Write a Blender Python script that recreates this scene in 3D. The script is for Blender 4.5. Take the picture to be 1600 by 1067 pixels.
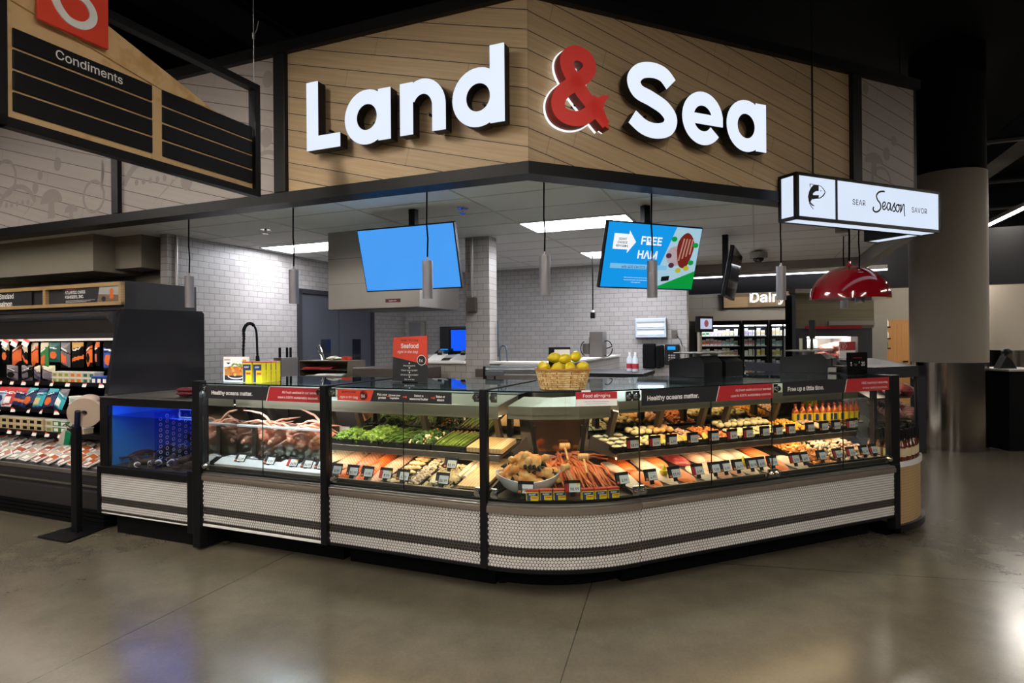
import bpy, bmesh, math, random, os
from mathutils import Vector, Matrix, Euler
S = bpy.context.scene
COL = S.collection
for o in list(bpy.data.objects):
    bpy.data.objects.remove(o)
rnd = random.Random(11)
PI = math.pi

# ------------------------------------------------------------------ camera
cd = bpy.data.cameras.new('camera')
cd.sensor_width = 36.0
cd.lens = 36.0 * 935.0 / 1600.0
cd.shift_y = -3.5 / 1600.0
cd.clip_start = 0.05
cd.clip_end = 200
cam = bpy.data.objects.new('camera', cd)
COL.objects.link(cam)
cam.matrix_world = Matrix.Translation((0, 0, 1.6)) @ Matrix.Rotation(PI / 2, 4, 'X') @ Matrix.Rotation(-0.008, 4, 'Z')
S.camera = cam

# ------------------------------------------------------------------ view, world
S.view_settings.view_transform = 'Standard'
S.view_settings.look = 'None'
S.view_settings.gamma = 1.0
S.view_settings.exposure = 0.0
S.view_settings.use_curve_mapping = False
S.cycles.use_denoising = True
S.cycles.max_bounces = 10
S.cycles.diffuse_bounces = 3
S.cycles.glossy_bounces = 4
S.cycles.transparent_max_bounces = 24
S.cycles.caustics_reflective = False
S.cycles.caustics_refractive = False
S.cycles.sample_clamp_indirect = 4.0
W = bpy.data.worlds.new('store_ambient')
S.world = W
W.use_nodes = True
W.node_tree.nodes['Background'].inputs[0].default_value = (0.75, 0.75, 0.8, 1)
W.node_tree.nodes['Background'].inputs[1].default_value = 0.035

# ------------------------------------------------------------------ frames: L = left counter run, R = right run, C = world
AX, AY = 0.2815, 3.511
TL = math.atan2(-.378, .9258)
TR = math.atan2(.395, .9187)
ROT = {'L': TL, 'R': TR, 'C': 0.0, 'A': 0.0}
def F(fr, x, y, z=0.0):
    t = ROT[fr]
    ox, oy = (0, 0) if fr == 'C' else (AX, AY)
    return Vector((ox + x * math.cos(t) - y * math.sin(t), oy + x * math.sin(t) + y * math.cos(t), z))

# levels of the lamps (the fixtures themselves are built further down)
E_PANEL, E_LINEAR, E_CASE, E_SHELF = 30.0, 136.0, 16.0, 14.0

# ------------------------------------------------------------------ materials
def lin(h):
    if not isinstance(h, str):
        return tuple(h[:3])
    h = h.lstrip('#')
    out = []
    for i in (0, 2, 4):
        c = int(h[i:i + 2], 16) / 255
        out.append(c / 12.92 if c <= .04045 else ((c + .055) / 1.055) ** 2.4)
    return tuple(out)
class NT:
    def __init__(s, name):
        s.m = bpy.data.materials.new(name); s.m.use_nodes = True
        s.t = s.m.node_tree; s.b = s.t.nodes['Principled BSDF']
        s.out = s.t.nodes['Material Output']
    def n(s, typ, **kw):
        nd = s.t.nodes.new(typ)
        for k, v in kw.items():
            if k in nd.inputs: nd.inputs[k].default_value = v
            else: setattr(nd, k, v)
        return nd
    def l(s, a, b): s.t.links.new(a, b)
    def obj(s):
        return s.n('ShaderNodeTexCoord').outputs['Object']
    def math(s, op, a, b=None, c=None):
        nd = s.n('ShaderNodeMath', operation=op)
        for i, q in enumerate((a, b, c)):
            if q is None: continue
            if hasattr(q, 'is_linked'): s.l(q, nd.inputs[i])
            else: nd.inputs[i].default_value = q
        return nd.outputs[0]
    def mix(s, fac, a, b):
        nd = s.n('ShaderNodeMix', data_type='RGBA')
        for i, q in ((0, fac), (6, a), (7, b)):
            if hasattr(q, 'is_linked'): s.l(q, nd.inputs[i])
            elif i == 0: nd.inputs[0].default_value = q
            else: nd.inputs[i].default_value = (*q, 1)
        return nd.outputs[2]
    def noise(s, vec, scale, detail=3, rough=.55):
        nd = s.n('ShaderNodeTexNoise'); nd.inputs['Scale'].default_value = scale
        nd.inputs['Detail'].default_value = detail; nd.inputs['Roughness'].default_value = rough
        s.l(vec, nd.inputs['Vector']); return nd.outputs['Fac']
    def bump(s, h, st, dist=.01):
        nd = s.n('ShaderNodeBump'); nd.inputs['Strength'].default_value = st
        nd.inputs['Distance'].default_value = dist
        s.l(h, nd.inputs['Height']); s.l(nd.outputs[0], s.b.inputs['Normal'])
def shade(c, k): return tuple(max(0, min(1, x * k)) for x in c)
MATS = {}
def M(name, col, rough=.5, metal=0.0, var=.1, vs=12.0, bump=0.0, bs=60.0, emit=0.0, spec=.5, coat=0.0, sss=0.0):
    if name in MATS: return MATS[name]
    c = lin(col); t = NT(name); v = t.obj()
    nz = t.noise(v, vs)
    t.l(t.mix(nz, shade(c, 1 - var), shade(c, 1 + var)), t.b.inputs['Base Color'])
    t.b.inputs['Roughness'].default_value = rough
    t.b.inputs['Metallic'].default_value = metal
    t.b.inputs['Specular IOR Level'].default_value = spec
    t.b.inputs['Coat Weight'].default_value = coat
    if sss:
        t.b.inputs['Subsurface Weight'].default_value = sss
        t.b.inputs['Subsurface Radius'].default_value = (.012, .006, .004)
    if emit:
        t.b.inputs['Emission Color'].default_value = (*c, 1)
        t.b.inputs['Emission Strength'].default_value = emit
    if bump: t.bump(t.noise(v, bs), bump, .004)
    MATS[name] = t.m
    return t.m
def two(name, c1, c2, scale, lo=.4, hi=.6, rough=.5, bump=.15, bs=None, stretch=(1, 1, 1), sss=0.0, spec=.5):
    """a material mottled between two colours"""
    if name in MATS: return MATS[name]
    t = NT(name)
    mp = t.n('ShaderNodeMapping'); mp.inputs['Scale'].default_value = stretch
    t.l(t.obj(), mp.inputs['Vector'])
    nz = t.noise(mp.outputs[0], scale, 4)
    r = t.n('ShaderNodeMapRange'); t.l(nz, r.inputs[0]); r.inputs[1].default_value = lo; r.inputs[2].default_value = hi
    t.l(t.mix(r.outputs[0], lin(c1), lin(c2)), t.b.inputs['Base Color'])
    t.b.inputs['Roughness'].default_value = rough
    t.b.inputs['Specular IOR Level'].default_value = spec
    if bump: t.bump(t.noise(mp.outputs[0], bs or scale * 2), bump, .004)
    MATS[name] = t.m; return t.m
def banded(name, c1, c2, scale, axis='Y', dist=2.0, rough=.4, lo=.5, hi=.9):
    """wavy bands: the flake lines of fish, wood grain"""
    if name in MATS: return MATS[name]
    t = NT(name); w = t.n('ShaderNodeTexWave', bands_direction=axis)
    w.inputs['Scale'].default_value = scale; w.inputs['Distortion'].default_value = dist
    w.inputs['Detail'].default_value = 3; w.inputs['Detail Scale'].default_value = 1.5
    t.l(t.obj(), w.inputs['Vector'])
    r = t.n('ShaderNodeMapRange'); t.l(w.outputs['Fac'], r.inputs[0]); r.inputs[1].default_value = lo; r.inputs[2].default_value = hi
    t.l(t.mix(r.outputs[0], lin(c1), lin(c2)), t.b.inputs['Base Color'])
    t.b.inputs['Roughness'].default_value = rough
    t.bump(w.outputs['Fac'], .12, .003)
    MATS[name] = t.m; return t.m
def brick(name, axis, c1, c2, mortar, bw=.25, bh=.125, ms=.004, rough=.35):
    if name in MATS: return MATS[name]
    t = NT(name); v = t.obj()
    sp = t.n('ShaderNodeSeparateXYZ'); t.l(v, sp.inputs[0])
    cb = t.n('ShaderNodeCombineXYZ'); t.l(sp.outputs[0 if axis == 'X' else 1], cb.inputs[0]); t.l(sp.outputs[2], cb.inputs[1])
    b = t.n('ShaderNodeTexBrick'); t.l(cb.outputs[0], b.inputs['Vector'])
    b.inputs['Scale'].default_value = 1; b.inputs['Mortar Size'].default_value = ms
    b.inputs['Brick Width'].default_value = bw; b.inputs['Row Height'].default_value = bh
    b.inputs['Color1'].default_value = (*lin(c1), 1); b.inputs['Color2'].default_value = (*lin(c2), 1); b.inputs['Mortar'].default_value = (*lin(mortar), 1)
    t.l(b.outputs['Color'], t.b.inputs['Base Color']); t.b.inputs['Roughness'].default_value = rough
    t.bump(t.math('SUBTRACT', 1.0, b.outputs['Fac']), .5, .004)
    MATS[name] = t.m; return t.m
def planks(name, c1, c2, groove, slope, pitch, grain=True):
    """diagonal shiplap boards: slope in x-z of the object"""
    if name in MATS: return MATS[name]
    t = NT(name); v = t.obj()
    sp = t.n('ShaderNodeSeparateXYZ'); t.l(v, sp.inputs[0])
    d = t.math('MULTIPLY_ADD', sp.outputs[0], slope, sp.outputs[2])          # z + slope*x
    q = t.math('DIVIDE', d, pitch)
    fr = t.math('FRACT', q); idx = t.math('FLOOR', q)
    g = t.math('LESS_THAN', fr, .045)
    along = t.math('MULTIPLY_ADD', sp.outputs[2], -slope, sp.outputs[0])
    # butt joints
    wn = t.n('ShaderNodeTexWhiteNoise', noise_dimensions='1D'); t.l(idx, wn.inputs['W'])
    j = t.math('FRACT', t.math('ADD', t.math('DIVIDE', along, 1.7), wn.outputs['Value']))
    gj = t.math('LESS_THAN', j, .0025)
    cb = t.n('ShaderNodeCombineXYZ')
    t.l(t.math('MULTIPLY', along, .9), cb.inputs[0]); t.l(t.math('MULTIPLY', d, 26.0), cb.inputs[1]); t.l(idx, cb.inputs[2])
    nz = t.noise(cb.outputs[0], 2.0 if grain else 1.0, 4)
    r = t.n('ShaderNodeMapRange'); t.l(nz, r.inputs[0]); r.inputs[1].default_value = .3; r.inputs[2].default_value = .7
    col = t.mix(r.outputs[0], lin(c1), lin(c2))
    tone = t.math('MULTIPLY_ADD', wn.outputs['Value'], .14, .93)
    hs = t.n('ShaderNodeHueSaturation'); t.l(tone, hs.inputs['Value']); t.l(col, hs.inputs['Color'])
    gg = t.math('MAXIMUM', g, t.math('MULTIPLY', gj, .45))
    col2 = t.n('ShaderNodeMix', data_type='RGBA'); t.l(gg, col2.inputs[0]); t.l(hs.outputs[0], col2.inputs[6]); col2.inputs[7].default_value = (*lin(groove), 1)
    t.l(col2.outputs[2], t.b.inputs['Base Color'])
    t.b.inputs['Roughness'].default_value = .55
    t.bump(t.math('SUBTRACT', 1.0, g), .6, .006)
    MATS[name] = t.m; return t.m
def glass(name, tint=(.94, .97, .96), refl=1.0):
    if name in MATS: return MATS[name]
    t = NT(name)
    tr = t.n('ShaderNodeBsdfTransparent'); tr.inputs[0].default_value = (*tint, 1)
    gl = t.n('ShaderNodeBsdfGlossy'); gl.inputs['Roughness'].default_value = .02
    nz = t.noise(t.obj(), 3.0); gl.inputs['Color'].default_value = (.9, .95, .95, 1)
    fr = t.n('ShaderNodeFresnel'); ge = t.n('ShaderNodeNewGeometry')
    t.l(t.math('MULTIPLY_ADD', ge.outputs['Backfacing'], 1 / 1.42 - 1.42, 1.42), fr.inputs['IOR'])
    f = t.math('MULTIPLY', fr.outputs[0], t.math('MULTIPLY_ADD', nz, .06, refl))
    mx = t.n('ShaderNodeMixShader'); t.l(f, mx.inputs[0]); t.l(tr.outputs[0], mx.inputs[1]); t.l(gl.outputs[0], mx.inputs[2])
    t.l(mx.outputs[0], t.out.inputs['Surface'])
    MATS[name] = t.m; return t.m
def frosted(name, rough=.3):
    if name in MATS: return MATS[name]
    t = NT(name)
    rf = t.n('ShaderNodeBsdfRefraction'); rf.inputs['IOR'].default_value = 1.08; rf.inputs['Roughness'].default_value = rough
    rf.inputs[0].default_value = (.95, .96, .95, 1)
    tr = t.n('ShaderNodeBsdfTranslucent'); tr.inputs[0].default_value = (.8, .82, .8, 1); mx = t.n('ShaderNodeMixShader')
    t.l(t.math('MULTIPLY_ADD', t.noise(t.obj(), 5.0), .1, .1), mx.inputs[0]); t.l(rf.outputs[0], mx.inputs[1]); t.l(tr.outputs[0], mx.inputs[2])
    tp = t.n('ShaderNodeBsdfTransparent'); m2 = t.n('ShaderNodeMixShader'); m2.inputs[0].default_value = .55
    t.l(mx.outputs[0], m2.inputs[1]); t.l(tp.outputs[0], m2.inputs[2]); t.l(m2.outputs[0], t.out.inputs['Surface'])
    MATS[name] = t.m; return t.m
def mirror(name, col, rough):
    return M(name, col, rough, 1.0, var=.04)
def glow(name, col, st):
    if name in MATS: return MATS[name]
    t = NT(name); e = t.n('ShaderNodeEmission')
    nz = t.noise(t.obj(), 4.0, 2)
    e.inputs[0].default_value = (*lin(col), 1)
    t.l(t.math('MULTIPLY_ADD', nz, st * .08, st * .96), e.inputs[1])
    t.l(e.outputs[0], t.out.inputs['Surface'])
    MATS[name] = t.m; return t.m

BLACK = M('black_powder_coat', '#0d0d10', .45, spec=.25)
DARK = M('charcoal_metal', '#26262b', .5)
BLKM = M('matt_black', '#0b0b0d', .8, spec=.1)
STEEL = M('brushed_steel', '#a9a5a0', .32, 1.0, var=.08, vs=40)
STEELD = M('dull_steel', '#77706a', .4, 1.0, var=.1, vs=30)
CHROME = M('chrome', '#d8d8d8', .12, 1.0, var=.02)
BUMP_ = M('bronze_bumper_metal', '#7d7268', .35, .35, var=.06, vs=20)
WHITE = M('white_paint', '#e6e4e0', .6, var=.03)
PLAS = M('white_plastic', '#dcdcda', .4, var=.03)
TILEW = M('glazed_white_tile', '#d6d3cf', .3, var=.05, vs=40)
TILEB = M('glazed_black_tile', '#1b1613', .3, var=.1)
GROUT = M('grey_grout', '#5b544d', .8)
CREAM = M('cream_laminate', '#c9bfa6', .5, var=.04)
RED = M('red_print', '#b3242b', .5, var=.04)
ORED = M('orange_red_print', '#e0452f', .5, var=.03)
INK = M('black_ink', '#131315', .6)
CHALK = M('charcoal_print', '#1c1c20', .6, var=.05)
PRINT = M('white_print', '#f0efec', .6, var=.02)
CARD = M('white_card', '#d9dcde', .6, var=.03)
LBLUE = M('navy_print', '#1c2a5c', .5)
YELL = M('yellow_print', '#e0c81a', .5, var=.05)
GREENP = M('green_print', '#2f7a3c', .5)
ORANGEP = M('orange_print', '#dd6a24', .5, var=.1)
GREYW = M('grey_paint', '#8f8a83', .7, var=.04)
CLEAR = glass('clear_case_glass')
CLEARTOP = glass('tinted_top_glass', (.80, .90, .92), 1.15)
ACRYL = glass('clear_acrylic', (.95, .97, .97), .7)
GEDGE = M('dark_glass_edge', '#142022', .2)
OAK = banded('oak_veneer', '#a98a5e', '#b5976b', 14, 'Z', 1.2, .45, .1, .95)
PINE = banded('pale_pine', '#d6b482', '#c69d66', 6, 'X', 5, .5, .3, .9)
WHITE_LED = glow('white_sign_light', '#e6efff', 1.02)
PANEL_LED = glow('ceiling_panel_light', '#f4f6ff', E_PANEL)
LINEAR_LED = glow('linear_light', '#fff6ea', E_LINEAR)
WARM_LED = glow('warm_case_light', '#ffd9a6', E_CASE)
COOL_LED = glow('cool_case_light', '#e9f2ff', E_SHELF)

# ------------------------------------------------------------------ mesh builder
class MB:
    def __init__(s): s.v = []; s.f = []; s.m = []
    def add(s, vs, fs, m=0, mx=None):
        b = len(s.v)
        s.v += [tuple(mx @ Vector(v)) for v in vs] if mx is not None else [tuple(v) for v in vs]
        s.f += [tuple(b + i for i in f) for f in fs]
        s.m += [m] * len(fs) if isinstance(m, int) else list(m)
        return s
    def box(s, x0, x1, y0, y1, z0, z1, m=0, b=0.0, mx=None):
        if x0 > x1: x0, x1 = x1, x0
        if y0 > y1: y0, y1 = y1, y0
        if z0 > z1: z0, z1 = z1, z0
        if b <= 0:
            vs = [(x, y, z) for z in (z0, z1) for y in (y0, y1) for x in (x0, x1)]
            return s.add(vs, [(0, 2, 3, 1), (4, 5, 7, 6), (0, 1, 5, 4), (2, 6, 7, 3), (0, 4, 6, 2), (1, 3, 7, 5)], m, mx)
        b = min(b, (x1 - x0) * .49, (y1 - y0) * .49, (z1 - z0) * .49)
        bm = bmesh.new(); bmesh.ops.create_cube(bm, size=1)
        for v in bm.verts:
            v.co = ((x0 + x1) / 2 + v.co.x * (x1 - x0), (y0 + y1) / 2 + v.co.y * (y1 - y0), (z0 + z1) / 2 + v.co.z * (z1 - z0))
        bmesh.ops.bevel(bm, geom=bm.edges[:], offset=b, segments=2, affect='EDGES', profile=.5)
        bm.verts.index_update()
        s.add([v.co.copy() for v in bm.verts], [[v.index for v in f.verts] for f in bm.faces], m, mx)
        bm.free(); return s
    def prism(s, pts, a0, a1, axis='Z', m=0, mx=None):
        """polygon pts swept along axis; pts are (x,y) for Z, (x,z) for Y, (y,z) for X"""
        n = len(pts)
        if axis == 'Z': vs = [(x, y, a0) for x, y in pts] + [(x, y, a1) for x, y in pts]
        elif axis == 'Y': vs = [(x, a0, z) for x, z in pts] + [(x, a1, z) for x, z in pts]
        else: vs = [(a0, y, z) for y, z in pts] + [(a1, y, z) for y, z in pts]
        fs = [tuple(range(n))[::-1], tuple(range(n, 2 * n))] + [(i, (i + 1) % n, n + (i + 1) % n, n + i) for i in range(n)]
        return s.add(vs, fs, m, mx)
    def band(s, po, pi, z0, z1, m=0):
        """solid between two plan polylines (same count), z0..z1 each a number or per-line pair (outer, inner)"""
        zo0, zi0 = z0 if isinstance(z0, tuple) else (z0, z0)
        zo1, zi1 = z1 if isinstance(z1, tuple) else (z1, z1)
        n = len(po); vs = []
        for k in range(n):
            vs += [(*po[k], zo0), (*po[k], zo1), (*pi[k], zi1), (*pi[k], zi0)]
        fs = [(0, 1, 2, 3), tuple(4 * (n - 1) + i for i in (3, 2, 1, 0))]
        for k in range(n - 1):
            a, b = 4 * k, 4 * k + 4
            for i in range(4):
                j = (i + 1) % 4
                fs.append((a + i, b + i, b + j, a + j))
        return s.add(vs, fs, m)
    def tube(s, pts, r, n=8, m=0, cap=True, mx=None):
        pts = [Vector(p) for p in pts]; k = len(pts)
        rs = r if isinstance(r, (list, tuple)) else [r] * k
        vs = []; up = Vector((0, 0, 1)); prev = None
        for i, p in enumerate(pts):
            d = (pts[min(i + 1, k - 1)] - pts[max(i - 1, 0)])
            d = d.normalized() if d.length > 1e-9 else Vector((0, 0, 1))
            if prev is None:
                a = d.cross(Vector((0, 0, 1)) if abs(d.z) < .9 else Vector((1, 0, 0))).normalized()
            else:
                a = (prev - d * prev.dot(d)); a = a.normalized() if a.length > 1e-6 else d.orthogonal().normalized()
            prev = a; b = d.cross(a)
            for j in range(n):
                t = 2 * PI * j / n
                vs.append(p + (a * math.cos(t) + b * math.sin(t)) * rs[i])
        fs = []
        for i in range(k - 1):
            for j in range(n):
                j2 = (j + 1) % n
                fs.append((i * n + j, i * n + j2, (i + 1) * n + j2, (i + 1) * n + j))
        if cap: fs += [tuple(range(n))[::-1], tuple((k - 1) * n + j for j in range(n))]
        return s.add(vs, fs, m, mx)
    def cyl(s, p0, p1, r0, r1=None, n=16, m=0): return s.tube([p0, p1], [r0, r0 if r1 is None else r1], n, m)
    def lathe(s, prof, n=20, m=0, c=(0, 0, 0), mx=None):
        """prof: (r,z) list"""
        k = len(prof); vs = []
        for r, z in prof:
            for j in range(n):
                t = 2 * PI * j / n; vs.append((c[0] + r * math.cos(t), c[1] + r * math.sin(t), c[2] + z))
        fs = [(i * n + j, i * n + (j + 1) % n, (i + 1) * n + (j + 1) % n, (i + 1) * n + j) for i in range(k - 1) for j in range(n)]
        if prof[0][0] > 1e-5: fs.append(tuple(range(n))[::-1])
        if prof[-1][0] > 1e-5: fs.append(tuple((k - 1) * n + j for j in range(n)))
        return s.add(vs, fs, m, mx)
    def blob(s, c, r, m=0, noise=.0, sub=2, seed=0, mx=None):
        bm = bmesh.new(); bmesh.ops.create_icosphere(bm, subdivisions=sub, radius=1)
        q = random.Random(seed); a = [(q.uniform(2, 5), q.uniform(0, 6), q.choice((0, 1, 2))) for _ in range(5)]
        rr = r if isinstance(r, (list, tuple)) else (r, r, r)
        vs = []
        for v in bm.verts:
            k = 1 + noise * sum(math.sin(f * v.co[ax] * 2 + p) for f, p, ax in a) / 2.2
            vs.append((c[0] + v.co.x * rr[0] * k, c[1] + v.co.y * rr[1] * k, c[2] + v.co.z * rr[2] * k))
        bm.verts.index_update()
        s.add(vs, [[v.index for v in f.verts] for f in bm.faces], m, mx); bm.free(); return s
    def quad(s, a, b, c, d, m=0): return s.add([a, b, c, d], [(0, 1, 2, 3)], m)
    def poly(s, pts, m=0): return s.add(pts, [tuple(range(len(pts)))], m)
    def text(s, body, size, mx, m=0, bold=.0, align='CENTER', shear=0.0, ext=0.0, sx=1.0, space=1.0):
        vs, fs = textmesh(body, bold, align, shear, ext, space)
        s.add([(v[0] * size * sx, v[1] * size, v[2]) for v in vs], fs, m, mx); return s
    def mesh(s, name, mats, smooth=None):
        me = bpy.data.meshes.new(name); me.from_pydata(s.v, [], s.f)
        for mt in (mats if isinstance(mats, (list, tuple)) else [mats]): me.materials.append(mt)
        me.polygons.foreach_set('material_index', s.m)
        if smooth is not None:
            me.polygons.foreach_set('use_smooth', [True] * len(s.f))
            me.set_sharp_from_angle(angle=math.radians(smooth))
        me.update(); return me
_FONT = None
def font():
    global _FONT
    if _FONT is None:
        try:
            _FONT = bpy.data.fonts.load(os.path.join(bpy.utils.system_resource('DATAFILES', path='fonts'), 'Inter.woff2'))
        except Exception:
            _FONT = False
    return _FONT
_TX = {}
def textmesh(body, bold, align, shear, ext, space):
    key = (body, bold, align, shear, ext, space)
    if key not in _TX:
        c = bpy.data.curves.new('lettering', 'FONT'); c.body = body; c.size = 1; c.offset = bold
        if font(): c.font = font()
        c.align_x = align; c.shear = shear; c.extrude = ext; c.resolution_u = 3; c.space_character = space
        c.space_line = .82
        o = bpy.data.objects.new('lettering', c); COL.objects.link(o)
        dg = bpy.context.evaluated_depsgraph_get()
        me = bpy.data.meshes.new_from_object(o.evaluated_get(dg))
        _TX[key] = ([tuple(v.co) for v in me.vertices], [tuple(p.vertices) for p in me.polygons])
        bpy.data.objects.remove(o); bpy.data.meshes.remove(me); bpy.data.curves.remove(c)
    return _TX[key]
def FACE(x, y, z, rz=0.0, tilt=0.0):
    """places lettering drawn in x-y upright on a face that looks towards -y"""
    return Matrix.Translation((x, y, z)) @ Matrix.Rotation(rz, 4, 'Z') @ Matrix.Rotation(PI / 2 + tilt, 4, 'X')
def FLAT(x, y, z, rz=0.0, rx=0.0):
    return Matrix.Translation((x, y, z)) @ Matrix.Rotation(rz, 4, 'Z') @ Matrix.Rotation(rx, 4, 'X')

# ------------------------------------------------------------------ objects
def put(name, me, parent=None, fr=None, loc=(0, 0, 0), rz=0.0, rot=None):
    o = bpy.data.objects.new(name, me); COL.objects.link(o)
    if parent is not None:
        o.parent = parent; o.location = loc
        o.rotation_euler = rot if rot else (0, 0, rz)
    elif fr:
        o.location = F(fr, *loc); o.rotation_euler = (rot[0], rot[1], rot[2] + ROT[fr]) if rot else (0, 0, ROT[fr] + rz)
    return o
def tag(o, label, cat, group=None, kind=None):
    o['label'] = label; o['category'] = cat
    if group: o['group'] = group
    if kind: o['kind'] = kind
    return o
def thing(name, label, cat, fr, x, y, z=0.0, rz=0.0, group=None):
    return tag(put(name, None, None, fr, (x, y, z), rz), label, cat, group)
def part(name, mb, mats, parent, smooth=None, loc=(0, 0, 0), rz=0.0, label=None, rot=None):
    o = put(name, mb.mesh(name, mats, smooth), parent, None, loc, rz, rot)
    if label: o['label'] = label
    return o
def solo(name, mb, mats, label, cat, fr, loc, rz=0.0, group=None, smooth=None, rot=None):
    return tag(put(name, mb.mesh(name, mats, smooth), None, fr, loc, rz, rot), label, cat, group)
def struct(name, mb, mats, fr='C', loc=(0, 0, 0), smooth=None, parent=None):
    o = put(name, mb.mesh(name, mats, smooth), parent, None if parent else fr, loc)
    if not parent: o['kind'] = 'structure'
    return o
def dup(src, fr, loc, rz=0.0, label=None, group=None, rot=None, scale=None):
    o = src.copy(); COL.objects.link(o)
    o.location = F(fr, *loc)
    o.rotation_euler = (rot[0], rot[1], rot[2] + ROT[fr]) if rot else (0, 0, ROT[fr] + rz)
    if scale: o.scale = (scale,) * 3 if isinstance(scale, (int, float)) else scale
    if label: o['label'] = label
    if group: o['group'] = group
    for ch in list(src.children):
        c = ch.copy(); COL.objects.link(c); c.parent = o
        for g in list(ch.children):
            d = g.copy(); COL.objects.link(d); d.parent = c
    return o
ORD = 'first second third fourth fifth sixth seventh eighth ninth tenth eleventh twelfth thirteenth fourteenth fifteenth sixteenth seventeenth eighteenth nineteenth twentieth'.split()
# ================================================================== large structure
SL, SR = .389, .518
CX_L, CX_R = -.335, .045            # where the two sign walls meet, in each frame
ZT0, ZT1 = 2.783, 3.885

# polished concrete floor
def floor_mat():
    t = NT('polished_concrete'); v = t.obj()
    a = t.noise(v, .35, 5); b = t.noise(v, 3.2, 6, .65); c = t.noise(v, 60, 3, .7); e = t.noise(v, 220, 2, .7)
    k = t.math('ADD', t.math('MULTIPLY', a, .3), t.math('ADD', t.math('MULTIPLY', b, .45), t.math('MULTIPLY', c, .25)))
    r = t.n('ShaderNodeMapRange'); t.l(k, r.inputs[0]); r.inputs[1].default_value = .36; r.inputs[2].default_value = .64
    col = t.mix(r.outputs[0], lin('#575145'), lin('#706959'))
    sp = t.math('GREATER_THAN', e, .735)
    col = t.mix(t.math('MULTIPLY', sp, .55), col, lin('#3a352c'))
    sx = t.n('ShaderNodeSeparateXYZ'); t.l(v, sx.inputs[0])
    # saw-cut control joints
    lines = None
    for (x0, y0, x1, y1) in JOINTS:
        nx, ny = -(y1 - y0), x1 - x0; ln = math.hypot(nx, ny); nx /= ln; ny /= ln
        d = t.math('ABSOLUTE', t.math('MULTIPLY_ADD', sx.outputs[0], nx, t.math('MULTIPLY_ADD', sx.outputs[1], ny, -(nx * x0 + ny * y0))))
        q = t.math('LESS_THAN', d, .003)
        lines = q if lines is None else t.math('MAXIMUM', lines, q)
    col = t.mix(t.math('MULTIPLY', lines, .7), col, lin('#2a261f'))
    t.l(col, t.b.inputs['Base Color'])
    rr = t.n('ShaderNodeMapRange'); t.l(b, rr.inputs[0]); rr.inputs[3].default_value = .15; rr.inputs[4].default_value = .27
    t.l(rr.outputs[0], t.b.inputs['Roughness'])
    t.b.inputs['Specular IOR Level'].default_value = .55
    t.bump(a, .02, .02)
    return t.m
JOINTS = [(.207, 2.766, .436, 3.638), (-2.31, 2.77, -1.87, 3.98), (3.08, 3.9, 3.27, 3.86)]
struct('floor', MB().box(-30, 30, -20, 40, -.1, 0), floor_mat())
struct('floor_bounce_sheet', MB().prism([(-4.5, 1.0), (-.3, 1.0), (1.5, 1.9), (1.5, 5.5), (-4.5, 5.5)], 0, .006, 'Z'), M('bounce_sheet_pale', '#e4e0d8', .5, var=.1), 'L')  # pale sheet added out of sight, bounces light up to the service ceiling
struct('ceiling', MB().box(-30, 30, -20, 40, 5.7, 5.8), BLKM)
# dark steel beams and ducts of the open store ceiling
for i, x in enumerate((-7.5, -4.3, 5.4, 8.6)):
    struct('beam', MB().box(x - .09, x + .09, -6, 24, 4.9, 5.3).box(x - .2, x + .2, -6, 24, 4.88, 4.9).box(x - .2, x + .2, -6, 24, 5.3, 5.33), BLACK, 'L')
mb = MB()
for y in (8, 11, 14): mb.tube([(-12, y, 4.6), (14, y, 4.6)], .05, 8)
struct('trim_sprinkler_pipes', mb, M('painted_black_pipe', '#121214', .5), 'L', smooth=40)
solo('air_duct', MB().cyl((-6.4, 1.5, 4.42), (-6.4, 12, 4.42), .4, n=28), M('dark_duct', '#1a1a17', .6), 'large round black air duct high above the left grey panels', 'duct', 'L', (0, 0, 0), smooth=40)

# the sign walls above the counter
WOOD = planks('diagonal_oak_boards', '#ad9370', '#bfa580', '#33271b', .26, .131)
GREYP = planks('diagonal_greige_boards', '#a39a96', '#aaa19c', '#4a4442', .26, .131, False)
MURAL = M('mural_print', '#938a86', .6, var=.03)
def wallseg(name, fr, ox, y, x0, x1, mat, z0=ZT0, z1=ZT1):
    return struct(name, MB().box(x0 - ox, x1 - ox, 0, .12, z0, z1), mat, fr, (ox, y, 0))
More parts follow.
